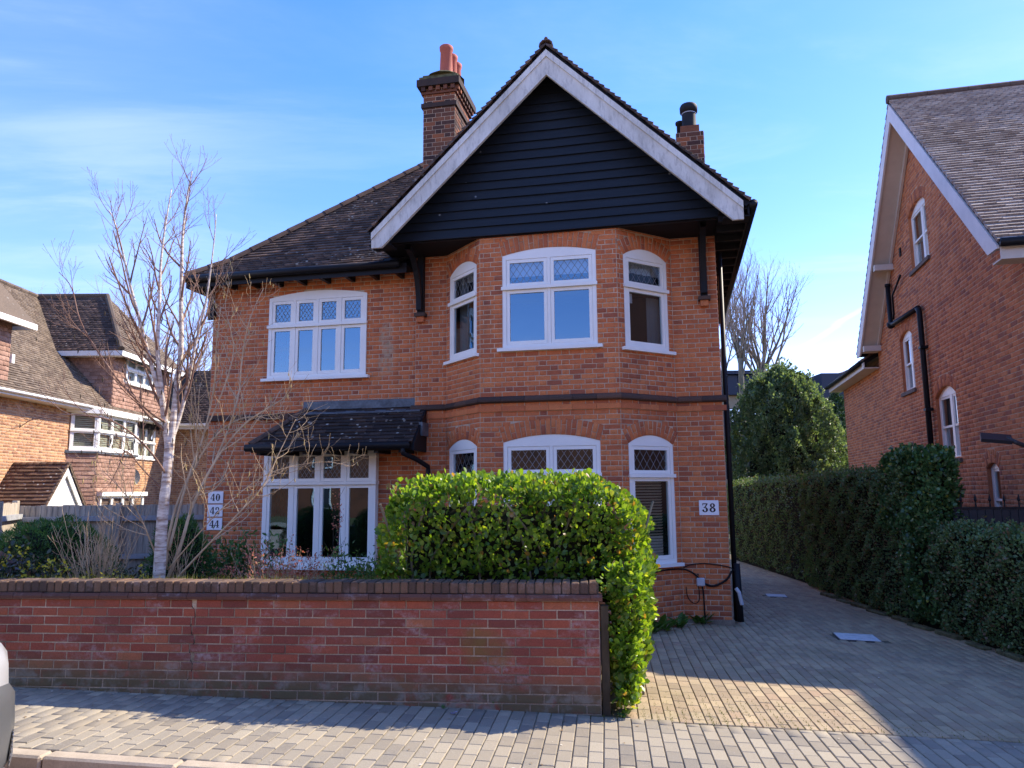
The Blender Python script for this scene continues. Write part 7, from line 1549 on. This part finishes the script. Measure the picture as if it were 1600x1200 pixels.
# ================================================================== PARKED CAR (only its far front corner is in the picture)
def build_car():
    o = pw(-3.49, 3.55); M0 = Matrix.Translation((o.x, o.y, gz(o.x) - 0.118)) @ Matrix.Rotation(-PTH, 4, 'Z'); h = thing('parked_car', 'pale silver car parked at the kerb, only its front corner showing at the left edge', 'car', M0.translation, -PTH)
    def loft(st, mat, name, n=20, sm=True):
        mb = MB(); K = len(st)
        for (x, hw, zl, zh, e) in st:
            zl, zh = zl * 1.12 - 0.01, zh * 1.17
            cz, hz = (zl + zh) / 2, (zh - zl) / 2
            for j in range(n):
                a = 2 * math.pi * j / n; ca, sa = math.cos(a), math.sin(a); mb.v.append((x, hw * math.copysign(abs(ca) ** e, ca), cz + hz * math.copysign(abs(sa) ** e, sa)))
        for i in range(K - 1):
            for j in range(n): mb.f.append((i * n + j, (i + 1) * n + j, (i + 1) * n + (j + 1) % n, i * n + (j + 1) % n))
        mb.f.append(tuple(range(n))); mb.f.append(tuple((K - 1) * n + j for j in range(n - 1, -1, -1))); return mb.obj(name, mat, h, None, sm)
    body = loft([(0.02, 0.52, 0.44, 0.70, 0.5), (-0.03, 0.70, 0.38, 0.76, 0.45), (-0.12, 0.79, 0.34, 0.82, 0.42), (-0.30, 0.85, 0.30, 0.88, 0.4), (-0.6, 0.88, 0.28, 0.94, 0.36), (-1.1, 0.89, 0.26, 1.0, 0.32), (-1.5, 0.89, 0.26, 1.02, 0.3), (-3.4, 0.89, 0.26, 1.04, 0.3), (-3.9, 0.85, 0.32, 1.0, 0.36), (-4.1, 0.72, 0.4, 0.9, 0.45)], CARWHITE, 'body')
    loft([(-1.15, 0.70, 0.96, 1.02, 0.5), (-1.7, 0.72, 0.98, 1.36, 0.45), (-2.2, 0.72, 0.98, 1.47, 0.42), (-3.1, 0.70, 0.98, 1.46, 0.42), (-3.7, 0.64, 0.98, 1.25, 0.5), (-3.95, 0.55, 0.98, 1.04, 0.6)], CARGLASS, 'cabin_glass')
    loft([(-1.9, 0.66, 1.40, 1.455, 0.5), (-2.3, 0.68, 1.42, 1.50, 0.5), (-3.1, 0.66, 1.42, 1.49, 0.5), (-3.6, 0.58, 1.33, 1.36, 0.5)], CARWHITE, 'car_roof')
    bp = loft([(0.055, 0.50, 0.16, 0.56, 0.5), (0.03, 0.66, 0.14, 0.60, 0.45), (-0.03, 0.77, 0.13, 0.63, 0.42), (-0.14, 0.845, 0.13, 0.64, 0.4), (-0.36, 0.885, 0.14, 0.62, 0.36), (-0.62, 0.895, 0.16, 0.58, 0.34)], CARBUMPER, 'front_bumper')
    loft([(0.06, 0.5, 0.125, 0.155, 0.6), (0.045, 0.70, 0.12, 0.15, 0.6), (-0.02, 0.80, 0.12, 0.15, 0.6), (-0.14, 0.86, 0.12, 0.15, 0.6), (-0.4, 0.89, 0.125, 0.15, 0.6)], CARWHITE, 'splitter')
    for s in (1, -1):
        hl = MB().add([(-0.02, s * 0.60, 0.66), (-0.20, s * 0.835, 0.69), (-0.50, s * 0.885, 0.86), (-0.42, s * 0.80, 0.90), (-0.14, s * 0.62, 0.80)], [(0, 1, 2, 3, 4)] if s > 0 else [(4, 3, 2, 1, 0)]).obj('headlight', LAMPLENS, h)
        MB().lathe([(0.01, 0), (0.05, 0.012), (0.055, 0.03)], 12).obj('lamp', GREYMET, hl, Matrix.Translation((-0.34, s * 0.70, 0.78)) @ Matrix.Rotation(R(90), 4, 'Y'))
        gm = MB().add([(0.035, s * 0.66, 0.22), (-0.075, s * 0.815, 0.25), (-0.105, s * 0.83, 0.46), (-0.0, s * 0.72, 0.40)], [(0, 1, 2, 3)] if s > 0 else [(3, 2, 1, 0)]).obj('fog_lamp_recess', INK, bp)
        ms = MB()
        for k in range(7):
            t = (k + 0.5) / 7; p0, p1, p2, p3 = Vector((0.04, s * 0.665, 0.225)), Vector((-0.07, s * 0.82, 0.255)), Vector((-0.10, s * 0.836, 0.455)), Vector((0.005, s * 0.725, 0.395))
            ms.tube([p0.lerp(p1, t), p3.lerp(p2, t)], 0.0035, 4); ms.tube([p0.lerp(p3, t), p1.lerp(p2, t)], 0.0035, 4)
        ms.obj('grille_mesh', CHROME, bp)
        for x in (-0.80, -3.25):
            wM = Matrix.Translation((x, s * 0.86, 0.31)) @ Matrix.Rotation(R(-90 * s), 4, 'X'); wh = MB().lathe([(0.2, -0.2), (0.29, -0.19), (0.31, -0.14), (0.31, -0.02), (0.29, 0.03), (0.21, 0.035)], 28).obj('wheel', RUBBER, h, wM, True)
            rim = MB().lathe([(0.20, 0.0), (0.205, 0.036), (0.19, 0.03), (0.05, 0.02)], 24)
            for k in range(5): a = k * 1.2566; rim.box(0.03, 0.195, -0.025, 0.025, 0.02, 0.036, Matrix.Rotation(a, 4, 'Z'))
            rim.obj('rim', CHROME, wh)
    MB().box(0.045, 0.058, -0.26, 0.26, 0.36, 0.47).obj('number_plate', PLATE, bp); MB().box(0.03, 0.05, -0.46, 0.46, 0.19, 0.33).obj('grille', INK, bp)
build_car()
